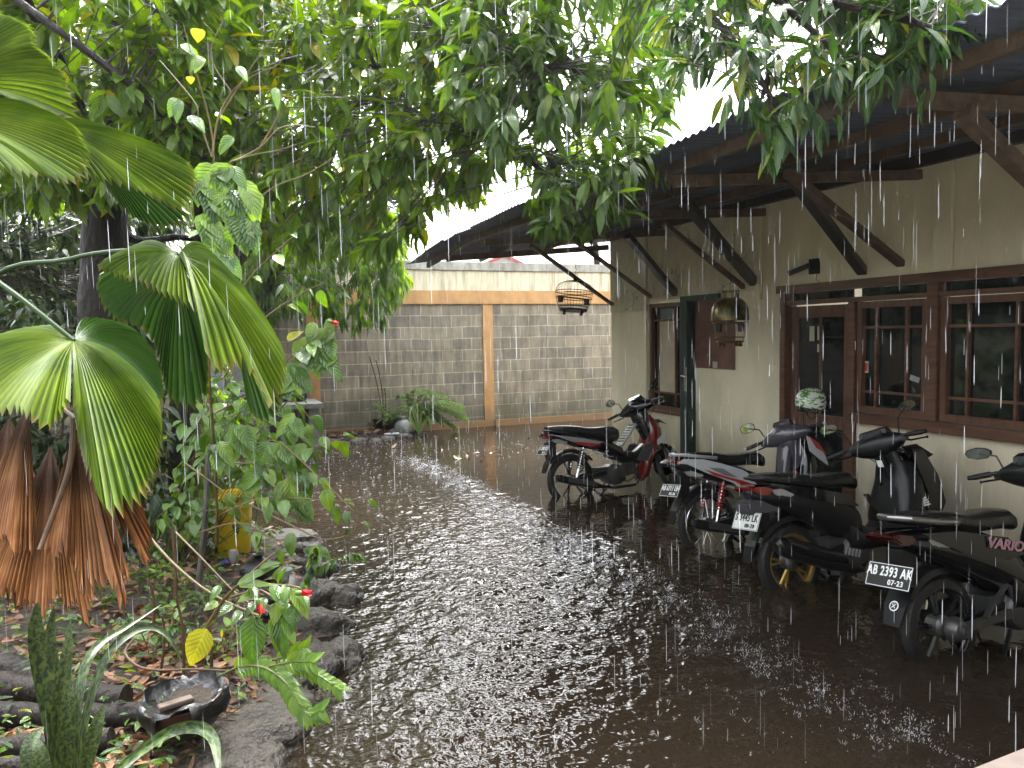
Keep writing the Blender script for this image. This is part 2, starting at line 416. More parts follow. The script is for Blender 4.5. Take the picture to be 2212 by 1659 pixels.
def water_material():
    m, nt, b = base_mat('flood_water'); L = nt.links
    b.inputs['Base Color'].default_value = (0.017, 0.012, 0.0075, 1)
    b.inputs['Roughness'].default_value = 0.035
    b.inputs['IOR'].default_value = 1.33
    b.inputs['Specular IOR Level'].default_value = 0.5
    tc = nd(nt, 'ShaderNodeTexCoord')
    def noise(scale, detail, st=(1, 1, 1)):
        mp = nd(nt, 'ShaderNodeMapping'); mp.inputs['Scale'].default_value = st
        L.new(tc.outputs['Object'], mp.inputs['Vector'])
        n = nd(nt, 'ShaderNodeTexNoise'); n.inputs['Scale'].default_value = scale; n.inputs['Detail'].default_value = detail
        L.new(mp.outputs[0], n.inputs['Vector']); return n
    n1 = noise(17, 1.2); n2 = noise(40, 1.0)
    vo = nd(nt, 'ShaderNodeTexVoronoi'); vo.inputs['Scale'].default_value = 11; vo.feature = 'F1'
    L.new(tc.outputs['Object'], vo.inputs['Vector'])
    # rings round each drop
    s = nd(nt, 'ShaderNodeMath', operation='MULTIPLY'); s.inputs[1].default_value = 26; L.new(vo.outputs['Distance'], s.inputs[0])
    sn = nd(nt, 'ShaderNodeMath', operation='SINE'); L.new(s.outputs[0], sn.inputs[0])
    fa = nd(nt, 'ShaderNodeMapRange'); fa.inputs['From Min'].default_value = 0; fa.inputs['From Max'].default_value = .5
    fa.inputs['To Min'].default_value = .055; fa.inputs['To Max'].default_value = 0
    L.new(vo.outputs['Distance'], fa.inputs['Value'])
    rg = nd(nt, 'ShaderNodeMath', operation='MULTIPLY'); L.new(sn.outputs[0], rg.inputs[0]); L.new(fa.outputs[0], rg.inputs[1])
    a1 = nd(nt, 'ShaderNodeMath', operation='MULTIPLY_ADD'); a1.inputs[1].default_value = 0.22
    L.new(n2.outputs['Fac'], a1.inputs[0]); L.new(n1.outputs['Fac'], a1.inputs[2])
    a2 = nd(nt, 'ShaderNodeMath', operation='MULTIPLY_ADD'); a2.inputs[1].default_value = .8
    L.new(rg.outputs[0], a2.inputs[0]); L.new(a1.outputs[0], a2.inputs[2])
    # calmer under the eaves
    at = nd(nt, 'ShaderNodeAttribute'); at.attribute_name = 'chop'
    bp = nd(nt, 'ShaderNodeBump'); bp.inputs['Distance'].default_value = 0.0135
    L.new(at.outputs['Fac'], bp.inputs['Strength'])
    L.new(a2.outputs[0], bp.inputs['Height']); L.new(bp.outputs[0], b.inputs['Normal'])
    return m
M['water'] = water_material()

# ================================================================== ground (one sheet to the horizon)
g = MB(); g.span((-200, -200, -0.35), (200, 200, -0.10))
o = g.build('ground', pm('yard_ground', (0.06, 0.045, 0.03), .8, col2=(.09, .07, .05), nscale=2), smooth=False); tag(o, kind='structure')

# ================================================================== flood water: fine mesh with waves and rain rings
def build_water():
    nr, nc = 640, 760
    r = 0.45 * (16.5 / 0.45) ** (np.arange(nr) / (nr - 1))
    ang_in = np.linspace(R(-16), R(60), nc - 60)          # bearing from +Y, clockwise
    ang = np.concatenate([np.linspace(R(-75), R(-16.6), 30), ang_in, np.linspace(R(60.6), R(115), 30)])
    RR, AA = np.meshgrid(r, ang, indexing='ij')
    X = RR * np.sin(AA); Y = RR * np.cos(AA)
    Xf, Yf = X.ravel(), Y.ravel()
    # how lively the surface is
    under = 1 / (1 + np.exp(-(Xf - 2.95) / 0.12))          # 1 under the roof
    drip = np.exp(-((Xf - 2.72 - 0.06 * np.sin(Yf * 1.7)) / 0.20) ** 2)
    chop = (1 - .38 * np.exp(-(Yf / 3.0) ** 4)) * (1 - under) * (0.75 + 0.35 * np.exp(-((Yf - 5.0) / 2.6) ** 2)) + under * 0.22 + drip * 0.9
    Z = np.zeros_like(Xf)
    for i in range(70):
        lam = rng.uniform(0.07, 0.26) ; th = rng.uniform(0, 2 * math.pi); k = 2 * math.pi / lam
        a = 0.0042 * lam * rng.uniform(.4, 1)
        Z += a * np.sin(k * (Xf * math.cos(th) + Yf * math.sin(th)) + rng.uniform(0, 7) + 1.3 * np.sin(Xf * 2.1 + i) + 1.1 * np.sin(Yf * 1.7 + 2 * i))
    Z *= chop
    # rain rings
    Zg = Z.reshape(nr, nc); lr = math.log(16.5 / 0.45)
    dA = (R(76)) / (nc - 61)
    for i in range(5200):
        y0 = rng.uniform(1.0, 12.5) ** 1.0; x0 = rng.uniform(-1.2, 2.9) if i % 4 else rng.normal(2.72, 0.12)
        rr0 = math.hypot(x0, y0); a0 = math.atan2(x0, y0)
        w = rng.uniform(0.02, 0.11)
        i0 = max(0, int((math.log(max(rr0 - w - .04, .46) / 0.45) / lr) * (nr - 1)))
        i1 = min(nr, int((math.log((rr0 + w + .04) / 0.45) / lr) * (nr - 1)) + 2)
        da = (w + .04) / rr0
        j0 = max(0, 30 + int((a0 - da - R(-16)) / dA)); j1 = min(nc, 30 + int((a0 + da - R(-16)) / dA) + 2)
        if i1 <= i0 or j1 <= j0: continue
        xs, ys = X[i0:i1, j0:j1], Y[i0:i1, j0:j1]
        d = np.hypot(xs - x0, ys - y0)
        Zg[i0:i1, j0:j1] += rng.uniform(.0006, .0015) * np.cos((d - w) * 2 * math.pi / 0.034) * np.exp(-((d - w) / 0.022) ** 2)
    verts = np.stack([Xf, Yf, Zg.ravel()], 1)
    idx = np.arange(nr * nc).reshape(nr, nc)
    q = np.stack([idx[:-1, :-1], idx[:-1, 1:], idx[1:, 1:], idx[1:, :-1]], -1).reshape(-1, 4)[:, ::-1]
    o = np_mesh('water', verts, q.ravel(), np.arange(len(q)) * 4, M['water'])
    at = o.data.attributes.new('chop', 'FLOAT', 'POINT')
    at.data.foreach_set('value', np.clip(chop, 0.12, 1.2).astype(np.float32))
    tag(o, kind='structure')
    return o
build_water()

# ================================================================== boundary wall at the back
YB = 13.4
bw = thing('boundary_wall', 'grey concrete block wall with ochre painted frame and stained cream top, behind the yard', 'wall', (2, YB, 0))
def local(parent, mb):      # shapes written in world coordinates, stored relative to the parent's base
    return Matrix.Translation(-Vector(parent.location))
def panel(x0, x1):
    m = MB(); m.span((x0, YB + .03, -.1), (x1, YB + .13, 2.27)); return m.build('block_panel', M['block'], bw, False, xf=local(bw, m))
PX = [-4.6, -1.45, 1.80, 4.98, 8.2]
for i in range(4): panel(PX[i] + .1, PX[i + 1] - .1)
for x in PX:
    m = MB(); m.span((x - .1, YB, -.1), (x + .1, YB + .15, 2.27)); m.build('pillar', M['orange'], bw, bevel=.006, xf=local(bw, m))
m = MB(); m.span((-6, YB - .02, 2.272), (11, YB + .17, 2.52)); m.build('ring_beam', M['orange'], bw, bevel=.008, xf=local(bw, m))
for i in range(4):
    m = MB(); m.span((PX[i] + .1, YB - .035, -.1), (PX[i + 1] - .1, YB + .03, .115)); m.build('skirting', M['orange'], bw, bevel=.006, xf=local(bw, m))
m = MB(); m.span((-6, YB + .01, 2.522), (11, YB + .16, 2.88)); m.build('upper_band', M['cream_wall'], bw, False, xf=local(bw, m))
m = MB(); m.span((-6, YB - .03, 2.882), (11, YB + .20, 3.04)); m.build('coping', M['grey_cap'], bw, bevel=.01, xf=local(bw, m))

# left boundary wall, deep in the shade of the trees
lw = thing('side_wall', 'dark block wall along the left edge behind the trees', 'wall', (-4.7, 6, 0))
m = MB(); m.span((-4.8, -2, -.1), (-4.62, YB - .05, 2.2)); m.build('block_panel', M['grey_cap'], lw, False, xf=local(lw, m))

# ================================================================== the house
XF = 5.3
hs_ = thing('house', 'cream plastered house with red wood windows under a dark corrugated roof', 'house', (XF, 5, 0))
hx = Matrix.Translation(-Vector(hs_.location))
def wbox(y0, y1, z0, z1, x0=XF, x1=XF + .15): m_.span((x0, y0, z0), (x1, y1, z1))
ZT = 3.04
m_ = MB()
wbox(-2.0, 2.2, -.1, ZT)
wbox(2.2, 5.12, -.1, .92); wbox(2.2, 5.97, 2.13, ZT)
wbox(5.97, 6.93, -.1, ZT)
wbox(6.93, 8.40, 2.10, ZT); wbox(7.66, 8.40, -.1, .73)
m_.build('wall', M['plaster'], hs_, False, xf=hx)
m_ = MB(); wbox(8.40, 9.3, 1.98, ZT, XF - .045, XF + .15); wbox(6.35, 8.398, 2.12, ZT, XF - .012, XF - .001)
m_.build('rough_plaster_band', M['plaster_rough'], hs_, False, xf=hx)
m_ = MB(); wbox(8.40, 9.3, -.1, 1.978, XF - .04, XF + .15)
m_.build('corner_pier', M['plaster'], hs_, bevel=.01, xf=hx)
m_ = MB(); wbox(6.28, 6.36, 2.02, ZT, XF - .03, XF - .002); m_.build('pilaster', M['plaster'], hs_, bevel=.006, xf=hx)
m_ = MB(); wbox(4.15, 4.32, 2.135, ZT, XF - .03, XF - .002); m_.build('pilaster', M['plaster'], hs_, bevel=.006, xf=hx)
m_ = MB(); m_.span((XF + .15, 9.15, -.1), (10, 9.3, 3.3)); m_.span((9.9, -2, -.1), (10.05, 9.15, 3.3)); m_.build('rear_wall', M['plaster'], hs_, False, xf=hx)
m_ = MB(); m_.span((XF + .16, -2, -.1), (9.9, 9.14, .06)); m_.build('indoor_floor', M['concrete'], hs_, False, xf=hx)

def window(y0, y1, z0, z1, cols, rows, t=.055, d=.07, mt=.022, off=.03):
    """y0<y1; frame, muntins and one pane"""
    f = MB()
    x0, x1 = XF + off - d / 2 - .01, XF + off + d / 2 - .01
    f.span((x0, y0, z0), (x1, y1, z0 + t)); f.span((x0, y0, z1 - t), (x1, y1, z1))
    f.span((x0 + .001, y0, z0 + t), (x1 - .001, y0 + t, z1 - t)); f.span((x0 + .001, y1 - t, z0 + t), (x1 - .001, y1, z1 - t))
    w = f.build('window', M['wood'], hs_, bevel=.004, xf=hx)
    mm = MB(); xa, xb = x0 + .018, x1 - .018
    for c in cols: mm.span((xa, c - mt / 2, z0 + t), (xb, c + mt / 2, z1 - t))
    for r_ in rows: mm.span((xa + .003, y0 + t, r_ - mt / 2), (xb - .003, y1 - t, r_ + mt / 2))
    mm.build('muntin', M['wood_h'], w, bevel=.003, xf=hx)
    pn = MB(); pn.span((XF + off + .005, y0 + t - .01, z0 + t - .01), (XF + off + .011, y1 - t + .01, z1 - t + .01))
    pn.build('pane', M['glass'], w, False, xf=hx)
    return w
# big frame with door and casements
m_ = MB()
m_.span((XF - .06, 2.2, 2.06), (XF + .10, 6.02, 2.135)); m_.span((XF - .035, 2.2, 1.945), (XF + .06, 5.90, 1.985))
m_.span((XF - .05, 5.90, -.1), (XF + .10, 5.975, 2.06)); m_.span((XF - .04, 5.06, -.1), (XF + .10, 5.135, 1.945))
m_.span((XF - .04, 4.25, .985), (XF + .10, 4.35, 2.06)); m_.span((XF - .04, 3.32, .985), (XF + .10, 3.42, 2.06)); m_.span((XF - .04, 2.2, .985), (XF + .10, 2.3, 2.06))
m_.build('joinery_frame', M['wood_h'], hs_, bevel=.005, xf=hx)
m_ = MB(); m_.span((XF - .09, 2.2, .90), (XF + .06, 5.10, .983)); m_.build('window_sill', M['wood_h'], hs_, bevel=.008, xf=hx)
window(4.355, 5.055, .99, 1.94, [4.62 - .05, 4.87], [1.17, 1.72])
window(3.425, 4.245, .99, 1.94, [3.66, 4.03], [1.17, 1.72])
window(2.305, 3.315, .99, 1.94, [2.6, 3.0], [1.17, 1.72])
m_ = MB()
for a, b in ((5.14, 5.89), (4.36, 5.05), (3.43, 4.24), (2.31, 3.31)): m_.span((XF + .035, a, 1.986), (XF + .045, b, 2.058))
m_.build('vent_light', M['glass'], hs_, False, xf=hx)
def door():
    f = MB(); y0, y1, z0, z1 = 5.145, 5.89, 0.02, 1.93; x0, x1 = XF + .02, XF + .06
    f.span((x0, y0, z0), (x1, y0 + .09, z1)); f.span((x0, y1 - .09, z0), (x1, y1, z1)); f.span((x0 + .001, y0 + .09, z1 - .11), (x1 - .001, y1 - .09, z1))
    f.span((x0 + .001, y0 + .09, z0), (x1 - .001, y1 - .09, z0 + .16)); f.span((x0 + .001, y0 + .09, .80), (x1 - .001, y1 - .09, .92)); f.span((x0 + .004, 5.5, .92), (x1 - .004, 5.535, z1 - .11))
    d = f.build('door', M['wood'], hs_, bevel=.005, xf=hx); d['label'] = 'dark wooden glazed door beside the windows'
    p = MB(); p.span((XF + .038, y0 + .08, z0 + .15), (XF + .044, y1 - .08, z1 - .1)); p.build('pane', M['glass'], d, False, xf=hx)
    pa = MB()
    for (a, b, c, e) in ((5.60, 5.66, 1.60, 1.74), (5.50, 5.56, 1.61, 1.74), (5.50, 5.56, 1.50, 1.57)): pa.span((XF + .030, a, c), (XF + .036, b, e))
    pa.build('pasted_paper', pm('old_paper', (.42, .42, .33), .7), d, False, xf=hx)
door()
# stickers inside the first casement
st = MB(); st.span((XF + .026, 4.965, 1.33), (XF + .030, 5.005, 1.43)); s1 = st.build('sticker', pm('white_sticker', (.5, .5, .48), .5), hs_, False, xf=hx)
st = MB(); st.span((XF + .022, 4.972, 1.345), (XF + .0255, 4.998, 1.415)); st.build('picture', pm('red_print', (.42, .05, .03), .5), s1, False, xf=hx)
st = MB(); st.box((XF + .028, 4.50, 1.30), (.004, .09, .045), Matrix.Rotation(R(14), 3, 'X')); st.build('sticker', pm('grey_sticker', (.3, .3, .3), .5), hs_, False, xf=hx)

# narrow window left of the green door, curtain behind
w = window(7.66, 8.37, .74, 2.06, [7.83, 8.20], [.96, 1.85], t=.05)
cu = MB(); cu.span((XF + .020, 7.84, .965), (XF + .0315, 8.19, 1.845)); cu.build('blind', pm('cream_blind', (.46, .40, .29), .8, col2=(.38, .33, .23), nscale=3), w, False, xf=hx)
cu = MB(); cu.span((XF + .020, 7.86, 1.865), (XF + .0315, 8.17, 1.995)); nb = cu.build('notice', pm('grey_notice', (.13, .14, .15), .6), w, False, xf=hx)
_mt = Matrix(((0, 0, -1, 0), (-1, 0, 0, 0), (0, 1, 0, 0), (0, 0, 0, 1)))
def on_wall(y, z, x): return hx @ (Matrix.Translation((x, y, z)) @ _mt)
cu = MB(); cu.span((XF - .035, 7.60, .70), (XF + .05, 8.42, .74)); cu.build('window_sill', M['wood_h'], hs_, bevel=.006, xf=hx)
# green door frame and the leaf standing open
m_ = MB(); m_.span((XF - .05, 7.52, -.1), (XF + .10, 7.655, 2.06)); m_.span((XF - .05, 6.93, 2.06), (XF + .10, 7.655, 2.12)); m_.build('door_frame', M['green_paint'], hs_, bevel=.005, xf=hx)
m_ = MB(); m_.span((XF - .10, 7.44, .02), (XF + .05, 7.50, 2.04)); gd = m_.build('door', M['green_paint'], hs_, bevel=.004, xf=hx); gd['label'] = 'dark green door standing open edge on'
hd = MB(); hd.span((XF - .112, 7.445, 1.02), (XF - .101, 7.485, 1.30)); hd.tube([(XF - .115, 7.465, 1.20), (XF - .16, 7.465, 1.20), (XF - .165, 7.37, 1.195)], .011, 8)
hd.build('handle', M['chrome'], gd, xf=hx)
m_ = MB(); m_.span((XF + .02, 6.93, .0), (XF + .06, 7.438, 1.28)); m_.build('half_door_panel', M['plaster'], hs_, False, xf=hx)
m_ = MB(); m_.span((XF + .012, 6.80, 1.29), (XF + .055, 7.438, 2.06)); bo = m_.build('notice_board', pm('brown_board', (.16, .075, .05), .55, col2=(.11, .05, .035), nscale=5), hs_, False, xf=hx)
m_ = MB(); m_.span((XF - .012, 6.70, 1.29), (XF - .002, 6.93, 1.95)); m_.build('notice_board', pm('brown_board_front', (.17, .08, .06), .55, col2=(.11, .05, .035), nscale=5), hs_, False, xf=hx)
m_ = MB(); m_.span((XF + .005, 7.02, 1.30), (XF + .011, 7.10, 1.37)); m_.build('pasted_paper', pm('pale_paper', (.45, .43, .38), .7), bo, False, xf=hx)
# wall camera on a bracket above the door
m_ = MB(); q = Vector((XF, 5.62, 2.27)); m_.span((XF - .025, 5.50, 2.22), (XF - .001, 5.62, 2.36)); m_.tube([(XF - .02, 5.56, 2.29), (XF - .09, 5.60, 2.29)], .012, 8)
m_.beam((XF - .06, 5.57, 2.30), (XF - .15, 5.74, 2.235), .045, .045)
m_.tube([(XF - .02, 5.52, 2.22), (XF - .05, 5.50, 2.17), (XF - .01, 5.49, 2.13)], .004, 6)
cc = m_.build('wall_camera', M['dark_metal'], None, bevel=.003); tag(cc, 'small black bullet camera on a bracket above the dark door', 'security camera')

# ---- roof: sagging corrugated sheets
def roof_z(x, y):
    s = max(0.0, y - 8.5) / 1.9
    return 2.86 + (x - 2.73) * 0.075 - 0.145 * s * max(0.0, 1 - (x - 2.73) / 2.6) + 0.012 * math.sin(y * 1.9 + x)
def build_roof():
    for (ya, yb, dz) in ((-1.5, 0.628, 0.0), (0.628, 2.756, 0), (2.756, 4.884, 0.0), (4.884, 7.012, 0), (7.012, 8.912, 0.0), (8.912, 10.4, 0)):
        ny = int(round((yb - ya) / 0.0127)); xs = np.array([2.73, 2.9, 3.3, 3.9, 4.6, 5.3, 6.2, 7.4, 9.0])
        jag = np.repeat(rng.uniform(-.055, .055, ny // 58 + 2), 58)[:ny + 1]
        vs = []
        for i in range(ny + 1):
            y = ya + (yb - ya) * i / ny
            for j, x in enumerate(xs):
                xx = x + (jag[i] if j == 0 else 0)
                vs.append((xx, y, roof_z(xx, y) + dz + 0.0095 * math.sin(2 * math.pi * y / 0.076)))
        nx = len(xs)
        fs = [(i * nx + j, i * nx + j + 1, (i + 1) * nx + j + 1, (i + 1) * nx + j) for i in range(ny) for j in range(nx - 1)]
        b = MB(); b.add(vs, fs)
        # the sheet has a thickness
        n0 = len(vs); b.add([(x, y, z + .006) for x, y, z in vs], [tuple(reversed(f)) for f in fs])
        for i in range(ny):
            b.f.append((i * nx, (i + 1) * nx, n0 + (i + 1) * nx, n0 + i * nx)); b.m.append(0)
        b.build('roof_sheet', M['roof'], hs_, True, xf=hx, angle=80)
build_roof()
def purlin(x, y0, y1, w=.045, h=.07, mat='beam', drop=.015):
    m = MB(); m.beam((x, y0, roof_z(x, y0) - drop - h / 2 - .012), (x, y1, roof_z(x, y1) - drop - h / 2 - .012), w, h); m.build('purlin', M[mat], hs_, bevel=.004, xf=hx)
for x, mt in ((2.98, 'beam'), (3.75, 'beam_mid'), (4.5, 'beam_mid')):
    purlin(x, -1.5, 4.05, mat=mt); purlin(x, 4.06, 8.5, mat=mt); purlin(x, 8.51, 10.35, mat=mt)
m = MB(); m.beam((5.22, -1.5, 3.0), (5.22, 9.2, 2.99), .06, .09); m.build('wall_plate', M['beam_dark'], hs_, bevel=.004, xf=hx)
for y in (0.4, 2.6, 4.42, 6.2, 7.95, 9.35):
    m = MB(); m.beam((2.93, y, roof_z(2.93, y) - .150), (5.26, y, roof_z(5.26, y) - .16), .045, .075); m.build('rafter', M['beam'], hs_, bevel=.004, xf=hx)
# struts: (foot y, foot z, top x, top z, kind)
def strut(yf, zf, xt, yt, zt, mat, w):
    m = MB(); m.beam((XF - .005, yf, zf), (xt, yt, zt), w * .8, w * .7); m.build('strut', M[mat], hs_, bevel=.004, xf=hx)
strut(9.28, 2.08, 3.49, 7.95, 2.70, 'beam_mid', .055)
strut(8.34, 2.15, 3.57, 7.20, 2.72, 'beam_mid', .055)
strut(7.80, 2.16, 4.38, 7.36, 2.76, 'beam_dark', .10)
strut(6.56, 2.16, 4.10, 6.25, 2.74, 'beam_mid', .065)
strut(6.40, 2.20, 3.75, 5.40, 2.79, 'beam_dark', .11)
strut(5.01, 2.20, 3.86, 4.27, 2.77, 'beam_dark', .10)
strut(4.62, 2.23, 3.61, 4.04, 2.74, 'beam_mid', .08)
strut(2.90, 1.95, 3.35, 2.60, 2.72, 'beam', .10)
strut(0.5, 2.30, 3.85, 0.42, 2.72, 'beam', .08)

# ================================================================== concrete counter against the back wall
ct = thing('concrete_counter', 'grey concrete counter with a tall back panel left of the ochre pillar', 'counter', (0.9, 12.8, 0))
cx = Matrix.Translation(-Vector(ct.location))
m = MB(); m.span((0.05, 12.28, .60), (1.78, 13.30, .68)); m.build('top', M['concrete'], ct, bevel=.006, xf=cx)
m = MB(); m.span((0.12, 13.30, .68), (1.68, 13.365, 1.28)); m.build('back_panel', pm('grey_panel', (.30, .32, .33), .35, col2=(.22, .24, .25), nscale=2), ct, bevel=.004, xf=cx)
for x in (.10, 1.56):
    m = MB(); m.span((x, 12.34, -.1), (x + .17, 13.28, .598)); m.build('leg', M['concrete'], ct, bevel=.006, xf=cx)
m = MB(); m.span((.27, 12.75, -.1), (1.56, 12.9, .12)); m.build('plinth', M['concrete'], ct, bevel=.005, xf=cx)
for x in (.62, 1.02, 1.38):
    m = MB(); m.lathe([(.03, -.08), (.035, .05), (.02, .08), (.028, .2), (.02, .28), (.034, .3), (.02, .34), (.026, .5)], 10, Matrix.Translation((x, 12.62, 0)))
    o = m.build('turned_post', pm('dark_turned_wood', (.02, .014, .012), .4), None); tag(o, 'dark turned wooden post under the concrete counter, ' + {0.62: 'farthest from the ochre pillar', 1.02: 'middle one of three', 1.38: 'nearest the ochre pillar'}[x], 'post', 'turned posts under the counter')
# bags on the counter
def bag(name, label, c, w, h, mat, seed, cat='bag'):
    b = MB(); n = 20; rr = random.Random(seed)
    prof = [(.75, 0), (1.0, .12), (1.02, .35), (.86, .6), (.5, .78), (.18, .86), (.25, .93), (.42, 1.0)]
    ph = [rr.uniform(0, 6.28) for _ in range(3)]
    vs = []
    for i, (r_, z) in enumerate(prof):
        for k in range(n):
            q = 2 * math.pi * k / n
            f = 1 + .10 * math.sin(5 * q + ph[0] + z * 4) + .07 * math.sin(9 * q + ph[1] - z * 6) + rr.uniform(-.05, .05)
            vs.append((c[0] + w / 2 * r_ * f * math.cos(q), c[1] + w / 2 * r_ * f * math.sin(q) * .8, c[2] + h * z + rr.uniform(-.01, .01) * h))
    fs = [(i * n + k, i * n + (k + 1) % n, (i + 1) * n + (k + 1) % n, (i + 1) * n + k) for i in range(len(prof) - 1) for k in range(n)]
    fs.append(tuple(reversed(range(n))))
    b.add(vs, fs); o = b.build(name, mat, None, angle=50); return tag(o, label, cat)
M['bin_bag'] = pm('black_plastic', (.008, .008, .009), .3, spec=.6, bump=.5, bscale=14, bdist=.03)
M['clear_bag'] = pm('clear_plastic', (.30, .33, .30), .22, trans=.35, bump=.5, bscale=20, bdist=.02)
bag('plastic_bag', 'shiny black knotted plastic bag on the right end of the concrete counter', (1.44, 12.85, .68), .30, .36, M['bin_bag'], 3)
bag('plastic_bag', 'slumped black plastic bag behind the palm leaf on the concrete counter', (1.20, 12.95, .68), .26, .42, M['bin_bag'], 4)
bag('plastic_bag', 'low dark plastic bag with a white rag on the left half of the counter', (.62, 12.9, .68), .42, .26, M['bin_bag'], 6)
m = MB(); m.tube([(1.42, 12.9, 1.0), (1.44, 12.95, 1.22)], .012, 8); m.tube([(1.44, 12.95, 1.22), (1.447, 12.965, 1.32)], .016, 8, 1)
o = m.build('stick', [M['beam_mid'], pm('blue_tip', (.03, .25, .5), .4)], None); tag(o, 'brown stick with a blue tip standing out of the black bag', 'stick')

# ================================================================== far house over the wall
fc = at_d(1088, 549, 46)
fh = thing('distant_house', 'white gabled house with red trim seen far beyond the block wall', 'house', (fc.x, fc.y, 0))
zt = fc.z
m = MB(); rz = Matrix.Rotation(R(-8), 4, 'Z')
m.prism([(-3.6, 0), (3.6, 0), (3.6, zt - 1.75), (0, zt - .1), (-3.6, zt - 1.75)], 7, rz @ Matrix.Translation((0, 3.5, 0))); m.build('wall', pm('far_white', (.6, .59, .56), .8), fh, False)
m = MB()
for s in (-1, 1):
    m.prism([(0, zt), (s * 4.2, zt - 1.95), (s * 4.2, zt - 2.1), (0, zt - .18)], .14, rz @ Matrix.Translation((0, -.25, 0)))
m.build('fascia', pm('red_fascia', (.32, .05, .04), .6), fh, False)
m = MB()
for s in (-1, 1):
    m.prism([(0, zt + .05), (s * 4.2, zt - 1.9), (s * 4.2, zt - 1.96), (0, zt - .02)], 7.4, rz @ Matrix.Translation((0, 3.55, 0)))
m.build('roof', pm('grey_tiles', (.26, .20, .19), .8, col2=(.18, .13, .13), nscale=8), fh, False)

# ================================================================== ledge of the terrace by the camera
p1, p2 = at_z(2083, 1659, .92), at_z(2212, 1608, .92)
dv = (p2 - p1).normalized(); nv = Vector((-dv.y, dv.x, 0)).normalized()
if nv.dot(p1 - Vector((0, 0, p1.z))) > 0: nv = -nv       # towards the camera
a, b = p1 - dv * 1.2, p2 + dv * 2.2
a.z = b.z = .92
m = MB()
m.add([a, b, b + nv * .10, a + nv * .10, a + Vector((0, 0, -.06)), b + Vector((0, 0, -.06)), b + nv * .1 + Vector((0, 0, -.06)), a + nv * .1 + Vector((0, 0, -.06))],
      [(0, 1, 2, 3), (4, 5, 6, 7), (0, 1, 5, 4), (1, 2, 6, 5), (2, 3, 7, 6), (3, 0, 4, 7)])
tw = thing('terrace_parapet', 'low parapet with a pale pinkish coping at the lower right corner', 'wall', (a.x, a.y, 0))
tx = Matrix.Translation(-Vector(tw.location))
m.build('coping', pm('pink_terrazzo', (.075, .057, .047), .65, col2=(.055, .042, .034), nscale=12), tw, bevel=.008, xf=tx)
m = MB(); i1, i2 = dv * 0 + nv * .015, nv * .085
lo_ = Vector((0, 0, -1.02)); hi_ = Vector((0, 0, -.062))
m.add([a + i1 + hi_, b + i1 + hi_, b + i2 + hi_, a + i2 + hi_, a + i1 + lo_, b + i1 + lo_, b + i2 + lo_, a + i2 + lo_],
      [(0, 1, 2, 3), (4, 5, 6, 7), (0, 1, 5, 4), (1, 2, 6, 5), (2, 3, 7, 6), (3, 0, 4, 7)])
m.build('wall', M['plaster'], tw, False, xf=tx)
# ================================================================== motorbikes
B = {}
B['tyre'] = pm('tyre_rubber', (.006, .006, .006), .5, bump=.5, bscale=60)
B['black'] = pm('gloss_black_plastic', (.004, .004, .005), .12, coat=.3)
B['matte'] = pm('matte_black_plastic', (.006, .006, .007), .30, spec=.35)
B['grey'] = pm('grey_plastic', (.05, .05, .058), .3)
B['purple'] = pm('purple_grey_paint', (.060, .055, .070), .22, coat=.5)
B['silver'] = pm('silver_trim', (.42, .43, .45), .3, metal=.5)
B['white'] = pm('white_paint', (.46, .48, .50), .22, coat=.5)
B['red'] = pm('red_paint', (.13, .006, .005), .18, coat=.8)
B['redstripe'] = pm('red_decal', (.34, .018, .018), .3)
B['greystripe'] = pm('grey_decal', (.16, .17, .18), .4)
B['seat'] = pm('wet_seat_vinyl', (.008, .008, .008), .22, bump=.3, bscale=70)
B['seatgloss'] = pm('wet_seat_top', (.02, .02, .022), .12, bump=.35, bscale=40)
B['steel'] = pm('bare_metal', (.25, .25, .25), .3, metal=.9)
B['rimdark'] = pm('dark_alloy', (.10, .10, .10), .25, metal=.9)
B['engine'] = pm('engine_metal', (.09, .09, .09), .4, metal=.7)
B['gold'] = pm('gold_rim', (.36, .23, .05), .3, metal=.7)
B['spring'] = pm('red_spring', (.42, .015, .01), .3)
B['lens_red'] = pm('red_lens', (.16, .005, .004), .08, spec=.9)
B['lens_smoke'] = pm('smoked_red_lens', (.035, .003, .003), .06, spec=.9)
B['lens_clear'] = pm('clear_lens', (.26, .25, .24), .1, spec=.9, bump=.6, bscale=80)
B['lens_amber'] = pm('amber_lens', (.5, .16, .03), .1)
B['mirror'] = pm('mirror_glass', (.30, .34, .30), .04, metal=1.0)
B['plate_b'] = pm('plate_black', (.012, .012, .012), .35)
B['plate_w'] = pm('plate_white', (.60, .62, .60), .4)
B['ink'] = pm('plate_ink', (.02, .02, .02), .5)
B['inkw'] = pm('plate_white_paint', (.78, .80, .80), .5)
B['pink'] = pm('pink_decal', (.42, .22, .26), .4)
Y1 = Vector((0, 1, 0))

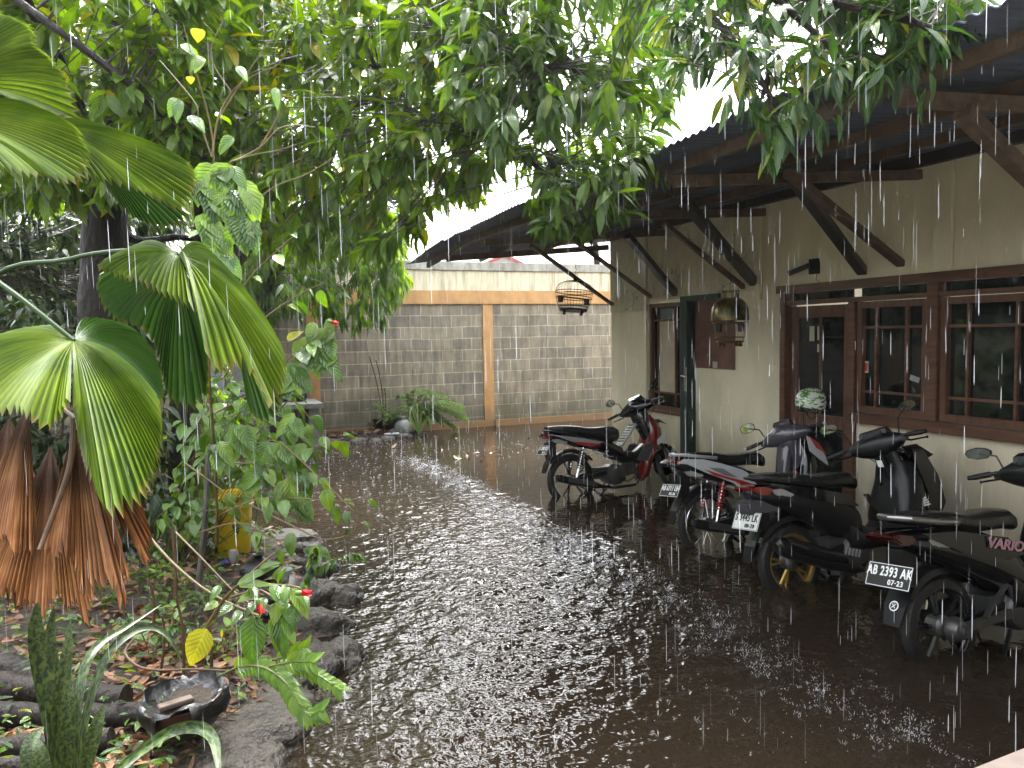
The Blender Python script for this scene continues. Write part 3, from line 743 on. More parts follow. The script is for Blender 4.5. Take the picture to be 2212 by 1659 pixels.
def circle_pts(c, r, n=40, a0=0, a1=2 * math.pi, closed=True):
    return [Vector((c[0] + r * math.cos(a0 + (a1 - a0) * k / (n if closed else n - 1)), c[1], c[2] + r * math.sin(a0 + (a1 - a0) * k / (n if closed else n - 1)))) for k in range(n)]
def wheel(root, c, Rr, tr, style, rimmat, xf, side=-1):
    w = bpy.data.objects.new('wheel', None); C.objects.link(w); w.parent = root
    t = MB()
    # tyre with a rounded profile and tread blocks
    n = 56; prof = [(-1, -.55), (-1.02, -.1), (-.8, .5), (-.4, .85), (0, 1), (.4, .85), (.8, .5), (1.02, -.1), (1, -.55)]
    vs = []
    for k in range(n):
        q = 2 * math.pi * k / n
        for (a, b) in prof:
            rr = Rr - tr + tr * b - (.004 if (k % 2 and abs(a) > .3 and b > .4) else 0)
            vs.append((c[0] + rr * math.cos(q), c[1] + a * tr * .95, c[2] + rr * math.sin(q)))
    m = len(prof)
    fs = [(k * m + j, k * m + (j + 1) % m, ((k + 1) % n) * m + (j + 1) % m, ((k + 1) % n) * m + j) for k in range(n) for j in range(m)]
    t.add(vs, fs); t.build('tyre', B['tyre'], w, xf=xf, angle=25)
    ri = MB(); r0 = Rr - 1.74 * tr
    for s in (-1, 1):
        ri.tube(circle_pts((c[0], c[1] + s * tr * .62, c[2]), r0, 44), .0095, 6, closed=True)
    vs = []; n = 44
    for k in range(n):
        q = 2 * math.pi * k / n
        for (a, b) in ((-.62, 0), (-.3, -.016), (.3, -.016), (.62, 0)): vs.append((c[0] + (r0 + b) * math.cos(q), c[1] + a * tr, c[2] + (r0 + b) * math.sin(q)))
    ri.add(vs, [(k * 4 + j, k * 4 + j + 1, ((k + 1) % n) * 4 + j + 1, ((k + 1) % n) * 4 + j) for k in range(n) for j in range(3)])
    if style == 'spoke':
        for k in range(32):
            q = 2 * math.pi * k / 32; dq = .32 * (1 if k % 4 < 2 else -1); s = 1 if k % 2 else -1
            ri.tube([(c[0] + .035 * math.cos(q + dq), c[1] + s * .04, c[2] + .035 * math.sin(q + dq)), (c[0] + (r0 - .01) * math.cos(q), c[1], c[2] + (r0 - .01) * math.sin(q))], .0019, 4)
    else:
        for k in range(5):
            q = 2 * math.pi * k / 5 + .5
            for dq in (-.14, .14):
                ri.beam((c[0] + .04 * math.cos(q), c[1], c[2] + .04 * math.sin(q)), (c[0] + (r0 - .008) * math.cos(q + dq), c[1], c[2] + (r0 - .008) * math.sin(q + dq)), .013, .018, up=(0, 1, 0))
    ri.build('rim', rimmat, w, xf=xf, angle=40)
    h = MB(); Mx = Matrix.Translation(c) @ Matrix.Rotation(R(90), 4, 'X')
    h.lathe([(.02, -.07), (.03, -.06), (.055, -.045), (.06, .03), (.045, .05), (.02, .06)], 18, Mx)
    h.build('hub', B['engine'], w, xf=xf, angle=40)
    return w
def arc_fender(mb, c, r, w, a0, a1, th=.012, n=16, taper=1.0):
    vs = []
    for k in range(n):
        q = a0 + (a1 - a0) * k / (n - 1)
        ww = w * (1 - (1 - taper) * abs(2 * k / (n - 1) - 1))
        for (a, b) in ((-1, -.03), (-.8, 0), (0, .012), (.8, 0), (1, -.03), (.8, -th), (0, .012 - th), (-.8, -th)):
            vs.append((c[0] + (r + b) * math.cos(q), c[1] + a * ww, c[2] + (r + b) * math.sin(q)))
    fs = [(k * 8 + j, k * 8 + (j + 1) % 8, (k + 1) * 8 + (j + 1) % 8, (k + 1) * 8 + j) for k in range(n - 1) for j in range(8)]
    fs += [tuple(range(8)), tuple(reversed(range((n - 1) * 8, n * 8)))]
    mb.add(vs, fs)
def spring(mb, a, b, r, turns, wire):
    a, b = Vector(a), Vector(b); z = (b - a); L = z.length; z.normalize()
    x = z.cross(Y1).normalized(); y = z.cross(x); n = turns * 12
    mb.tube([a + z * (L * k / n) + (x * math.cos(2 * math.pi * k / 12) + y * math.sin(2 * math.pi * k / 12)) * r for k in range(n + 1)], wire, 6)
def plate(root, c, w, h, tilt, style, l1, l2, xf):
    Mt = Matrix.Translation(c) @ Matrix.Rotation(R(tilt), 4, 'Y')     # tilt: top leans forward
    Mp = Mt @ Matrix(((0, 0, -1, 0), (-1, 0, 0, 0), (0, 1, 0, 0), (0, 0, 0, 1)))
    p = MB()
    def rr(ww, hh, z, th, mi):
        p.box((0, 0, z), (ww, hh, th), None, mi)
    rr(w, h, 0, .003, 0)
    e = .003
    for (cx_, cy_, sx_, sy_) in ((0, h / 2 - .004, w - .008, e), (0, -h / 2 + .004, w - .008, e), (w / 2 - .004, 0, e, h - .008), (-w / 2 + .004, 0, e, h - .008)):
        p.box((cx_, cy_, .0022), (sx_, sy_, .0012), None, 1)
    o = p.build('licence_plate', [B['plate_w'] if style == 'w' else B['plate_b'], B['ink'] if style == 'w' else B['inkw']], root, False, xf=xf @ Mp)
    ink = B['ink'] if style == 'w' else B['inkw']
    # the picture plane of lettering: x right, y up, z towards the reader
    if l1: text_obj(l1, h * .56, ink, o, xf @ Mp @ Matrix.Translation((0, h * .15, .003)), spacing=1.12, bold=.0012, sx=.70)
    if l2: text_obj(l2, h * .30, ink, o, xf @ Mp @ Matrix.Translation((w * .18, -h * .27, .003)), spacing=1.2, bold=.0008, sx=.95)
    return o
def mirror(root, base, tip, size, xf, shape='oval', face=(-1, 0, .05)):
    m = MB(); base, tip = Vector(base), Vector(tip)
    mid = (base + tip) / 2 + Vector((.01, 0, .03)) ; mid.y = base.y + (tip.y - base.y) * .25
    m.tube([base, mid, tip], .0055, 8)
    n_ = Vector(face).normalized(); sy = Vector((0, 1, 0)); s = (sy - n_ * sy.dot(n_)).normalized(); u = n_.cross(s)
    if u.z < 0: u = -u
    w, h = size
    if shape == 'oval': out = [(math.copysign(abs(math.cos(q)) ** .8, math.cos(q)) * w, math.copysign(abs(math.sin(q)) ** .8, math.sin(q)) * h) for q in [2 * math.pi * k / 20 for k in range(20)]]
    else:
        sg = 1 if tip.y > 0 else -1
        out = [(sg * a * w, b * h) for a, b in ((-.9, -.35), (-.55, -.9), (.2, -.95), (.85, -.5), (1.0, .15), (.75, .75), (.1, 1.0), (-.6, .7), (-.95, .15))]
    def ring(sc, off): return [tip + s * (a * sc) + u * (b * sc) + n_ * off for a, b in out]
    n = len(out)
    vs = ring(1, 0) + ring(1, -.012) + ring(.55, -.034)
    fs = [(i, (i + 1) % n, n + (i + 1) % n, n + i) for i in range(n)] + [(n + i, n + (i + 1) % n, 2 * n + (i + 1) % n, 2 * n + i) for i in range(n)] + [tuple(range(2 * n, 3 * n)), tuple(reversed(range(n)))]
    m.add(vs, fs)
    o = m.build('mirror', B['matte'], root, xf=xf)
    g_ = MB(); g_.add(ring(.90, .0015), [tuple(range(n))]); g_.add(ring(.90, -.001), [tuple(reversed(range(n)))])
    g_.build('mirror_glass', B['mirror'], o, False, xf=xf)
    return o
def emblem_wing(root, Mx, s, mat):
    m = MB()
    for k in range(4):
        m.prism([(0, k * .22 * s), (s * (1 - k * .16), (.14 + k * .24) * s), (s * (.8 - k * .18), (.26 + k * .24) * s), (0, (k * .22 + .17) * s)], .002, Mx)
    return m.build('emblem', mat, root, False)

def make_bike(name, label, loc, heading, lean, steer, P):
    k_ = P.get('rear', .76); sq = lambda x: x * k_ if x < 0 else x
    P = dict(P); P['body'] = [(sq(a), b, c, d) for a, b, c, d in P['body']]; P['tail'] = [(sq(a), b, c, d) for a, b, c, d in P['tail']]
    P['panels'] = [([(sq(x), z) for x, z in poly], y, m_, n_) for poly, y, m_, n_ in P.get('panels', [])]
    f_ = P['flap']; P['flap'] = (sq(f_[0]), f_[1] + P.get('up', .04), sq(f_[2]), f_[3] + P.get('up', .04) + .04, f_[4]); P['plate'] = dict(P['plate']); c_ = P['plate']['c']; P['plate']['c'] = (sq(c_[0]) - .045, c_[1], c_[2] + P.get('up', .04))
    Mr = Matrix.Translation(loc) @ Matrix.Rotation(R(heading), 4, 'Z') @ Matrix.Rotation(R(-lean), 4, 'X')
    root = thing(name, label, P['cat'], mat=Mr, group='motorbikes parked in the flooded yard')
    I = Matrix.Identity(4)
    Rw, tr = P['R'], P['tr']; WB = P.get('wb', 1.24)
    head = Vector((.93, 0, .86)); hub = Vector((WB, 0, Rw)); ax = (head - hub).normalized()
    FA = Matrix.Translation(head) @ Matrix.Rotation(R(steer), 4, ax) @ Matrix.Translation(-head)
    wheel(root, Vector((0, 0, Rw)), Rw, tr, P['rim'], P['rimmat'], I)
    wheel(root, hub, Rw, tr * .9, P['rim'], P['rimmat'], FA)
    # fork
    f = MB()
    for s in (-1, 1):
        f.tube([hub + Vector((0, s * .075, 0)), head + Vector((.02, s * .075, -.12))], .017 if P['kind'] == 'underbone' else .02, 10)
    f.tube([head + Vector((.03, 0, -.15)), head + Vector((-.03, 0, .06))], .03, 10)
    f.build('fork', P.get('forkmat', B['matte']), root, xf=FA)
    ff = MB(); arc_fender(ff, hub, Rw + .028, .062, R(-12), R(128), taper=.55)
    ff.prism([(hub.x - .20, hub.z + .02), (hub.x - .10, hub.z - .05), (hub.x + .02, hub.z + .05), (hub.x - .06, hub.z + .24), (hub.x - .19, hub.z + .22)], .17, I)
    ff.build('front_fender', P.get('ffmat', B['black']), root, xf=FA, bevel=.004)
    # handlebar
    hb = Vector((.90, 0, P['hz']))
    g_ = MB()
    g_.tube([hb + Vector((-.05, -.335, .0)), hb + Vector((-.03, -.22, .012)), hb + Vector((0, -.12, 0)), hb + Vector((0, .12, 0)), hb + Vector((-.03, .22, .012)), hb + Vector((-.05, .335, .0))], .012, 10)
    bar = g_.build('handlebar', B['matte'], root, xf=FA)
    for s in (-1, 1):
        gm = MB(); gm.tube([hb + Vector((-.034, s * .235, .011)), hb + Vector((-.048, s * .325, .0)), hb + Vector((-.051, s * .345, -.001))], [.0175, .0175, .014], 12); 
        gm.build('grip', B['tyre'], bar, xf=FA)
        gm = MB(); gm.tube([hb + Vector((-.051, s * .345, -.001)), hb + Vector((-.054, s * .362, -.002))], .014, 12); gm.build('bar_end', P.get('barend', B['matte']), bar, xf=FA)
        gm = MB(); gm.tube([hb + Vector((.03, s * .19, -.01)), hb + Vector((.055, s * .22, -.025)), hb + Vector((.03, s * .33, -.035))], [.008, .007, .006], 6); gm.tube([hb + Vector((.03, s * .33, -.035)), hb + Vector((.028, s * .338, -.036))], .010, 8)
        gm.build('brake_lever', P.get('lever', B['matte']), bar, xf=FA)
        gm = MB(); gm.box(hb + Vector((-.01, s * .195, 0)), (.05, .055, .05)); gm.build('switch_box', B['matte'], bar, xf=FA, bevel=.008)
    # handlebar cowl with the headlamp
    c = MB(); z = hb.z
    if P['kind'] == 'underbone':
        c.loft([(hb + Vector((.0, y, dz)), Vector((xr, 0, 0)), Vector((0, 0, zr))) for (y, dz, xr, zr) in ((-.20, .0, .035, .035), (-.14, .005, .065, .06), (-.06, .015, .095, .09), (0, .02, .105, .10), (.06, .015, .095, .09), (.14, .005, .065, .06), (.20, .0, .035, .035))])
        c.loft([(hb + Vector((dx, 0, dz)), Vector((0, w, 0)), Vector((-h * .35, 0, h))) for (dx, dz, w, h) in ((-.02, .02, .10, .05), (.05, .035, .115, .075), (.11, .03, .095, .065), (.15, .02, .05, .035))])
        c.prism([(hb.x + .0, z + .06), (hb.x + .10, z + .075), (hb.x + .13, z + .10), (hb.x + .03, z + .15), (hb.x - .02, z + .12)], .15, I)
        c.loft([(head + Vector((dx, 0, dz)), Vector((0, w, 0)), Vector((h, 0, h * .4))) for (dx, dz, w, h) in ((.10, -.30, .07, .07), (.05, -.14, .085, .08), (-.02, .0, .095, .085), (-.03, .10, .10, .08))])
    else:
        c.loft([(hb + Vector((xo, y, dz)), Vector((xr, 0, 0)), Vector((0, 0, zr))) for (y, xo, dz, xr, zr) in ((-.19, 0, .0, .035, .035), (-.12, .02, .0, .07, .07), (-.05, .04, .0, .10, .095), (0, .05, .0, .11, .10), (.05, .04, .0, .10, .095), (.12, .02, .0, .07, .07), (.19, 0, .0, .035, .035))])
        c.prism([(hb.x - .03, z + .05), (hb.x + .13, z + .03), (hb.x + .16, z + .05), (hb.x + .05, z + .12), (hb.x - .02, z + .10)], .20, I)
    cw = c.build('handlebar_cowl', P['cowl'], root, xf=FA, bevel=.004, angle=50)
    sp = MB(); sp.box(hb + Vector((-.055 if P['kind'] == 'underbone' else -.035, 0, .075)), (.02, .13, .05), Matrix.Rotation(R(35), 3, 'Y')); sp.build('speedometer', B['grey'], cw, xf=FA, bevel=.006)
    hl = MB(); hl.loft([(hb + Vector((.13, 0, .03)), Vector((0, .06, 0)), Vector((0, 0, .04))), (hb + Vector((.155, 0, .025)), Vector((0, .04, 0)), Vector((0, 0, .03)))]); hl.build('headlight', B['lens_clear'], cw, xf=FA)
    for s in (-1, 1):
        mirror(root, hb + Vector((0, s * .17, .03)), hb + Vector((P.get('mx', -.02), s * .29, P.get('mz', .20))), P.get('msize', (.062, .038)), FA, P.get('mshape', 'oval'), face=(-1, -s * .12 + P.get('mface', 0), -.16))
    # seat
    s_ = MB(); sz = P['seatz']
    secs = [(-.33, .02, .05, .012), (-.27, .012, .10, .028), (-.12, .0, .130, .040), (.05, -.015, .135, .045), (.18, -.045, .135, .048), (.30, -.055, .13, .052), (.42, -.055, .12, .055), (.52, -.06, .10, .056), (.585, -.085, .075, .045), (.605, -.11, .045, .025)]
    s_.loft([((x, 0, sz + dz), Vector((0, w, 0)), Vector((0, 0, h))) for (x, dz, w, h) in [(sq(a), b_, c_, d_) for a, b_, c_, d_ in secs]], n=22, e=3.0)
    st_ = s_.build('seat', P.get('seatmat', B['seat']), root, angle=60)
    if P.get('frontseat'):
        q = MB(); q.loft([((x, 0, sz + dz), Vector((0, w, 0)), Vector((0, 0, h))) for (x, dz, w, h) in ((.15, -.06, .12, .03), (.30, -.10, .115, .06), (.45, -.12, .10, .075), (.56, -.12, .08, .06), (.60, -.12, .05, .03))], n=20, e=2.6); q.build('seat_front', B['seat'], st_, angle=60)
    # body behind
    b = MB()
    b.loft([((x, 0, z_), Vector((0, w, 0)), Vector((0, 0, h))) for (x, z_, w, h) in P['body']], n=20, e=2.8)
    bd = b.build('body', P['bodymat'], root, angle=50)
    # leg shield / apron
    l = MB(); l.loft([((x, 0, z_), Vector((0, w, 0)), Vector((h, 0, 0))) for (x, z_, w, h) in P['shield']], n=20, e=2.8)
    sh = l.build('leg_shield', P['shieldmat'], root, angle=45)
    for poly, y, mat, nm in P.get('panels', []):
        for s in (-1, 1):
            q = MB(); q.prism(poly, .012, Matrix.Translation((0, s * y, 0))); q.build(nm, mat, root, bevel=.003)
    # engine, swingarm, shocks, exhaust
    e = MB()
    Mx = Matrix.Translation((.50, 0, .30)) @ Matrix.Rotation(R(90), 4, 'X')
    e.lathe([(.05, -.13), (.10, -.12), (.115, -.09), (.115, .09), (.10, .12), (.05, .13)], 20, Mx)
    for k in range(6): e.box((.62 + .025 * k, 0, .33 + .006 * k), (.012, .15, .13), Matrix.Rotation(R(-14), 3, 'Y'))
    e.box((.70, 0, .34), (.16, .10, .09), Matrix.Rotation(R(-14), 3, 'Y'))
    e.box((.36, 0, .33), (.16, .16, .12))
    e.build('engine', B['engine'], root, bevel=.004)
    sw = MB()
    for s in (-1, 1): sw.beam((0, s * .075, Rw), (.40, s * .085, .33), .02, .045)
    if P['kind'] == 'scooter': sw.loft([((x, .11, z_), Vector((0, .04, 0)), Vector((0, 0, h))) for x, z_, h in ((-.04, Rw, .05), (.10, Rw + .02, .075), (.35, Rw + .03, .085), (.45, Rw + .03, .06))])
    sw.build('swingarm', B['matte'], root, bevel=.003)
    for s in (-1, 1):
        if P['kind'] == 'scooter' and s < 0 and not P.get('twin'): continue
        a, b2 = Vector((.02, s * .105, Rw + .03)), Vector((.12, s * .105, .62))
        q = MB(); q.tube([a, a + (b2 - a) * .35], .016, 10); q.tube([a, b2], .008, 8)
        sk = q.build('shock_absorber', M['chrome'], root)
        q = MB(); spring(q, a + (b2 - a) * .3, a + (b2 - a) * .95, .024, 8, .0055); q.build('spring', P.get('springmat', B['engine']), sk, angle=80)
    if P.get('exhaust') == 'thin':
        q = MB(); q.tube([(.78, -.05, .30), (.80, -.06, .22), (.72, -.09, .17), (.45, -.12, .165), (.30, -.13, .19)], .016, 10)
        q.tube([(.30, -.13, .19), (.22, -.135, .21), (-.02, -.14, .27), (-.20, -.145, .32), (-.23, -.146, .328)], [.018, .036, .04, .04, .03], 14); q.build('exhaust', P.get('exmat', B['matte']), root)
        q = MB(); q.beam((.22, -.182, .215), (-.12, -.184, .30), .006, .045); q.build('heat_guard', B['engine'], root, bevel=.002)
    elif P.get('exhaust') == 'fat':
        q = MB(); q.tube([(.62, -.06, .22), (.50, -.12, .16), (.38, -.15, .19)], .018, 10)
        q.loft([((x, -.155, z_), Vector((0, w, 0)), Vector((-h * .3, 0, h))) for x, z_, w, h in ((.46, .19, .03, .03), (.38, .21, .05, .055), (.15, .28, .058, .068), (-.08, .36, .06, .07), (-.20, .40, .055, .062), (-.235, .41, .03, .03))], n=20)
        ex = q.build('exhaust', B['matte'], root)
        q = MB(); q.loft([((x, -.165, z_ + .02), Vector((0, w, 0)), Vector((-h * .3, 0, h))) for x, z_, w, h in ((.30, .255, .055, .05), (.10, .31, .062, .062), (-.10, .375, .064, .064), (-.16, .395, .05, .05))], n=18); q.build('heat_guard', B['black'], ex, bevel=.002)
        q = MB()
        for k in range(5): q.box((.40 - k * .028, -.222, .30 - k * -.008), (.014, .004, .05), Matrix.Rotation(R(20), 3, 'Y'))
        q.build('vent_slats', B['silver'], ex, False)
    # stands and pegs
    q = MB(); q.tube([(.46, .10, .22), (.44, .20, .05), (.42, .26, -.02 + .26 * math.tan(R(lean)))], .010, 8); q.build('side_stand', B['matte'], root)
    q = MB()
    for s in (-1, 1): q.tube([(.40, s * .10, .20), (.26, s * .15, .10), (.20, s * .16, .07)], .012, 8)
    q.tube([(.26, -.15, .10), (.26, .15, .10)], .010, 8); q.build('centre_stand', B['matte'], root)
    if P['kind'] == 'underbone':
        q = MB()
        for s in (-1, 1): q.tube([(.52, s * .08, .25), (.52, s * .24, .26)], .014, 8); q.tube([(.22, s * .10, .36), (.20, s * .22, .37)], .012, 8)
        q.tube([(.52, -.10, .25), (.60, -.16, .22), (.68, -.18, .27)], .008, 6); q.build('footpeg', B['tyre'], root)
    # rear fender, flap, plate, lamps
    q = MB(); arc_fender(q, (0, 0, Rw), Rw + .045, .07, R(38), R(142), taper=.85)
    q.prism([(-.16, .72), (-.26, .70), (-.28, .62), (-.25, .50), (-.18, .50)], .10, I)
    rf = q.build('rear_fender', B['matte'], root, bevel=.004)
    q = MB(); fx, fz, bx, bz, fw = P['flap']
    q.add([(fx, -fw, fz), (fx, fw, fz), (bx, fw * .72, bz), (bx, -fw * .72, bz), ((fx + bx) / 2 - .015, -fw * .95, (fz + bz) / 2), ((fx + bx) / 2 - .015, fw * .95, (fz + bz) / 2),
           (fx + .01, -fw, fz), (fx + .01, fw, fz), (bx + .012, fw * .72, bz), (bx + .012, -fw * .72, bz), ((fx + bx) / 2 - .003, -fw * .95, (fz + bz) / 2), ((fx + bx) / 2 - .003, fw * .95, (fz + bz) / 2)],
          [(0, 1, 5, 4), (4, 5, 2, 3), (7, 6, 10, 11), (11, 10, 9, 8), (0, 4, 10, 6), (4, 3, 9, 10), (1, 7, 11, 5), (5, 11, 8, 2), (3, 2, 8, 9), (0, 6, 7, 1)])
    fl = q.build('mud_flap', P.get('flapmat', B['matte']), rf, False)
    pl = P['plate']; plate(root, Vector(pl['c']), pl['w'], pl['h'], pl['tilt'], pl['style'], pl['l1'], pl['l2'], I)
    q = MB(); tx0, tz0 = P['tail'][0][0], P['tail'][0][1]; q.prism([(tx0 - .01, tz0 + .012), (tx0 + .04, tz0 + .030), (tx0 + .16, tz0 + .005), (tx0 + .13, tz0 - .035), (tx0 + .05, tz0 - .030)], P.get('tailw', .15), I); q.build('tail_light', P.get('taillens', B['lens_red']), root, bevel=.010)
    for s in (-1, 1):
        q = MB(); tx_, tz_ = P['tail'][1][0], P['tail'][1][1]
        ind = P.get('ind', (-.18, .70, .10)); q.prism([(ind[0] - .05, ind[1] + .025), (ind[0] + .03, ind[1] + .030), (ind[0] + .12, ind[1] - .015), (ind[0] + .10, ind[1] - .03), (ind[0] - .02, ind[1] - .01)], .03, Matrix.Translation((0, s * ind[2], 0)) @ Matrix.Rotation(R(s * 8), 4, 'Z'))
        q.build('indicator', B['lens_clear'], root, bevel=.006)
    q = MB(); gz = P['railz']; q.tube([(.05, .13, gz - .03), (-.10, .145, gz - .01), (-.23, .10, gz + .015), (-.27, 0, gz + .02), (-.23, -.10, gz + .015), (-.10, -.145, gz - .01), (.05, -.13, gz - .03)], P.get('railr', .012), 10)
    q.build('grab_rail', P.get('railmat', B['matte']), root)
    # tunnel / floor
    q = MB()
    if P['kind'] == 'underbone':
        q.loft([((x, 0, z_), Vector((0, w, 0)), Vector((0, 0, h))) for x, z_, w, h in ((.45, .56, .09, .08), (.62, .48, .075, .07), (.78, .46, .08, .07), (.90, .52, .10, .09))], n=18)
    else:
        q.loft([((x, 0, z_), Vector((0, w, 0)), Vector((0, 0, h))) for x, z_, w, h in ((.42, .42, .14, .14), (.52, .36, .15, .08), (.62, .335, .16, .045), (.80, .34, .165, .05), (.90, .40, .16, .09))], n=20, e=3.4)
    q.build('floor_cover' if P['kind'] == 'scooter' else 'centre_cover', P.get('tunmat', B['matte']), root, angle=50)
    # brake and throttle cables
    q = MB()
    for s in (-1, 1): q.tube([hb + Vector((.03, s * .18, 0)), hb + Vector((.11, s * .16, -.02)), hb + Vector((.10, s * .07, -.12)), head + Vector((.06, s * .02, -.16))], .0035, 6)
    q.build('cable', B['matte'], root, xf=FA)
    return root, FA, fl

UB = [(-.40, .79, .02, .012), (-.32, .775, .075, .035), (-.15, .745, .11, .06), (.08, .70, .122, .075), (.30, .65, .118, .085), (.48, .58, .10, .085), (.62, .52, .08, .07)]
US = [(.83, .20, .06, .03), (.86, .26, .13, .045), (.89, .40, .17, .06), (.96, .55, .175, .075), (1.02, .66, .165, .09), (1.03, .76, .145, .085), (1.0, .86, .11, .06), (.97, .92, .07, .04)]
SB = [(-.42, .76, .03, .015), (-.35, .745, .085, .04), (-.15, .71, .125, .075), (.08, .66, .14, .11), (.28, .60, .145, .15), (.44, .53, .14, .16), (.55, .46, .12, .13)]
SS = [(.88, .28, .13, .03), (.90, .34, .165, .05), (.95, .48, .19, .09), (1.02, .62, .19, .13), (1.06, .74, .17, .13), (1.03, .86, .13, .10), (.97, .95, .09, .06)]
def hubpt(u, v, z): 
    p = at_z(u, v, z); p.z = -.125; return p

# ---- 1: red and black, far end of the row
P1 = dict(kind='underbone', cat='motorcycle', R=.28, tr=.035, rim='cast', rimmat=B['matte'], hz=1.0, cowl=B['black'], seatz=.83, frontseat=True, seatmat=B['seatgloss'],
          body=UB, bodymat=B['black'], shield=US, shieldmat=B['red'], exhaust='thin', flap=(-.28, .52, -.42, .30, .07),
          plate=dict(c=(-.335, 0, .58), w=.25, h=.105, tilt=28, style='b', l1='A 3108 KD', l2='09 21'), tail=[(-.41, .765, .02, .02), (-.37, .745, .07, .04), (-.30, .73, .08, .045), (-.26, .73, .06, .03)], railz=.80,
          railmat=B['matte'], mshape='angular', msize=(.06, .042), mz=.17, springmat=B['engine'],
          panels=[([(-.30, .775), (.10, .72), (.36, .66), (.30, .645), (-.02, .69)], .124, B['silver'], 'tail_decal'), ([(-.02, .69), (.18, .665), (.33, .635), (.20, .62), (.05, .655)], .128, B['redstripe'], 'red_decal'),
                  ([(.72, .44), (.84, .60), (.92, .62), (.95, .58), (.86, .42)], .172, B['grey'], 'pocket_panel')])
r1, FA1, fl1 = make_bike('motorcycle', 'red and black underbone motorbike nearest the house corner, first of the row', hubpt(1237, 1033, .18), 0, 8, 36, P1)
# zigzag line decal, ribbed step, white front patch on this one only
m = MB()
for k in range(3):
    x0 = .10 + k * .13; z0 = .60 - k * .02
    for a, b in (((x0, z0), (x0 + .05, z0)), ((x0, z0), (x0 + .05, z0 - .06)), ((x0 + .05, z0 - .06), (x0 + .10, z0 - .06))):
        m.beam((a[0], -.134, a[1]), (b[0], -.134, b[1]), .003, .008)
m.build('line_decal', B['silver'], r1, False)
m = MB(); m.beam((.60, -.02, .60), (.80, -.02, .83), .16, .02)
for k in range(7): m.box((.63 + .024 * k, -.02, .655 + .0275 * k), (.012, .13, .012), Matrix.Rotation(R(-49), 3, 'Y'), 1)
m.build('ribbed_step', [B['silver'], B['matte']], r1, bevel=.003)
for s in (-1, 1):
    m = MB(); m.prism([(1.00, .58), (1.09, .62), (1.13, .72), (1.08, .70), (1.0, .64)], .01, Matrix.Translation((0, s * .168, 0))); m.build('white_patch', B['white'], r1, bevel=.002)
    m = MB(); m.prism([(1.0, .86), (1.10, .87), (1.20, .80), (1.12, .83), (1.04, .80)], .012, Matrix.Translation((0, s * .07, 0))); m.build('fairing_fin', B['black'], r1, bevel=.002)

# ---- 2: white and red tail, helmet on its mirror
P2 = dict(kind='underbone', cat='motorcycle', R=.28, tr=.034, rim='spoke', rimmat=M['chrome'], hz=.93, cowl=B['purple'], seatz=.835,
          body=UB, bodymat=B['matte'], shield=US, shieldmat=B['black'], exhaust='thin', flap=(-.33, .48, -.46, .24, .05), flapmat=B['matte'],
          plate=dict(c=(-.37, 0, .545), w=.25, h=.105, tilt=28, style='b', l1='AB 6711 UH', l2='05-26'), tail=[(-.40, .80, .03, .01), (-.37, .765, .08, .04), (-.30, .74, .09, .045), (-.25, .74, .06, .03)], railz=.845,
          railmat=B['silver'], railr=.014, springmat=B['spring'], msize=(.065, .042), mz=.17, barend=B['silver'], lever=B['matte'],
          panels=[([(-.42, .80), (-.34, .83), (-.10, .815), (.10, .765), (.30, .70), (.37, .655), (.44, .555), (.24, .565), (.20, .60), (-.06, .70), (-.30, .785)], .122, B['white'], 'tail_panel'),
                  ([(-.10, .735), (.14, .655), (.28, .615), (.40, .568), (.26, .580), (.21, .615), (.02, .675)], .1305, B['redstripe'], 'red_stripe'),
                  ([(-.04, .745), (.10, .725), (.24, .64), (.12, .67)], .1315, B['greystripe'], 'grey_stripe')])
r2, FA2, fl2 = make_bike('motorcycle', 'white and red tailed motorbike with wire wheels, second in the row', hubpt(1534, 1128, .18), 1, 8, 34, P2)
m = MB(); m.loft([((x, 0, z_), Vector((0, w, 0)), Vector((h, 0, 0))) for x, z_, w, h in ((.80, .52, .06, .04), (.82, .62, .065, .045), (.85, .76, .07, .045), (.88, .88, .075, .045), (.88, .94, .06, .03))], n=18); m.build('inner_cover', B['purple'], r2)
for s in (-1, 1):
    m = MB(); m.prism([(.98, .93), (1.08, .87), (1.17, .74), (1.19, .66), (1.10, .72), (1.0, .80)], .012, Matrix.Translation((0, s * .15, 0))); m.build('front_panel', B['white'], r2, bevel=.003)
    m = MB(); m.prism([(1.0, .925), (1.09, .865), (1.17, .76), (1.07, .82)], .012, Matrix.Translation((0, s * .158, 0))); m.build('front_stripe', B['redstripe'], r2, bevel=.003)
text_obj('R', .12, B['redstripe'], r2, Matrix.Translation((.82, -.150, .60)) @ Matrix.Rotation(R(90), 4, 'X') @ Matrix.Rotation(R(-8), 4, 'Z'), bold=.003)

# ---- 3: black scooter with a gold rear wheel
P3 = dict(kind='scooter', cat='scooter', R=.265, tr=.045, rim='cast', rimmat=B['gold'], hz=1.0, cowl=B['matte'], seatz=.84,
          body=SB, bodymat=B['matte'], shield=SS, shieldmat=B['matte'], exhaust='fat', flap=(-.33, .47, -.47, .22, .055), flapmat=B['matte'],
          plate=dict(c=(-.37, 0, .535), w=.265, h=.125, tilt=24, style='w', l1='S 3445 LK', l2='08-28'), tail=[(-.43, .775, .03, .01), (-.40, .755, .09, .035), (-.30, .745, .125, .045), (-.22, .74, .11, .03)], railz=.835,
          mshape='angular', msize=(.07, .038), mz=.21, wb=1.26, ind=(-.14, .745, .13), tailw=.23,
          panels=[([(-.20, .80), (.05, .77), (.40, .70), (.52, .60), (.40, .62), (.05, .70)], .139, B['black'], 'side_panel'), ([(.55, .68), (.60, .68), (.86, .36), (.80, .33)], .15, B['matte'], 'step_side')])
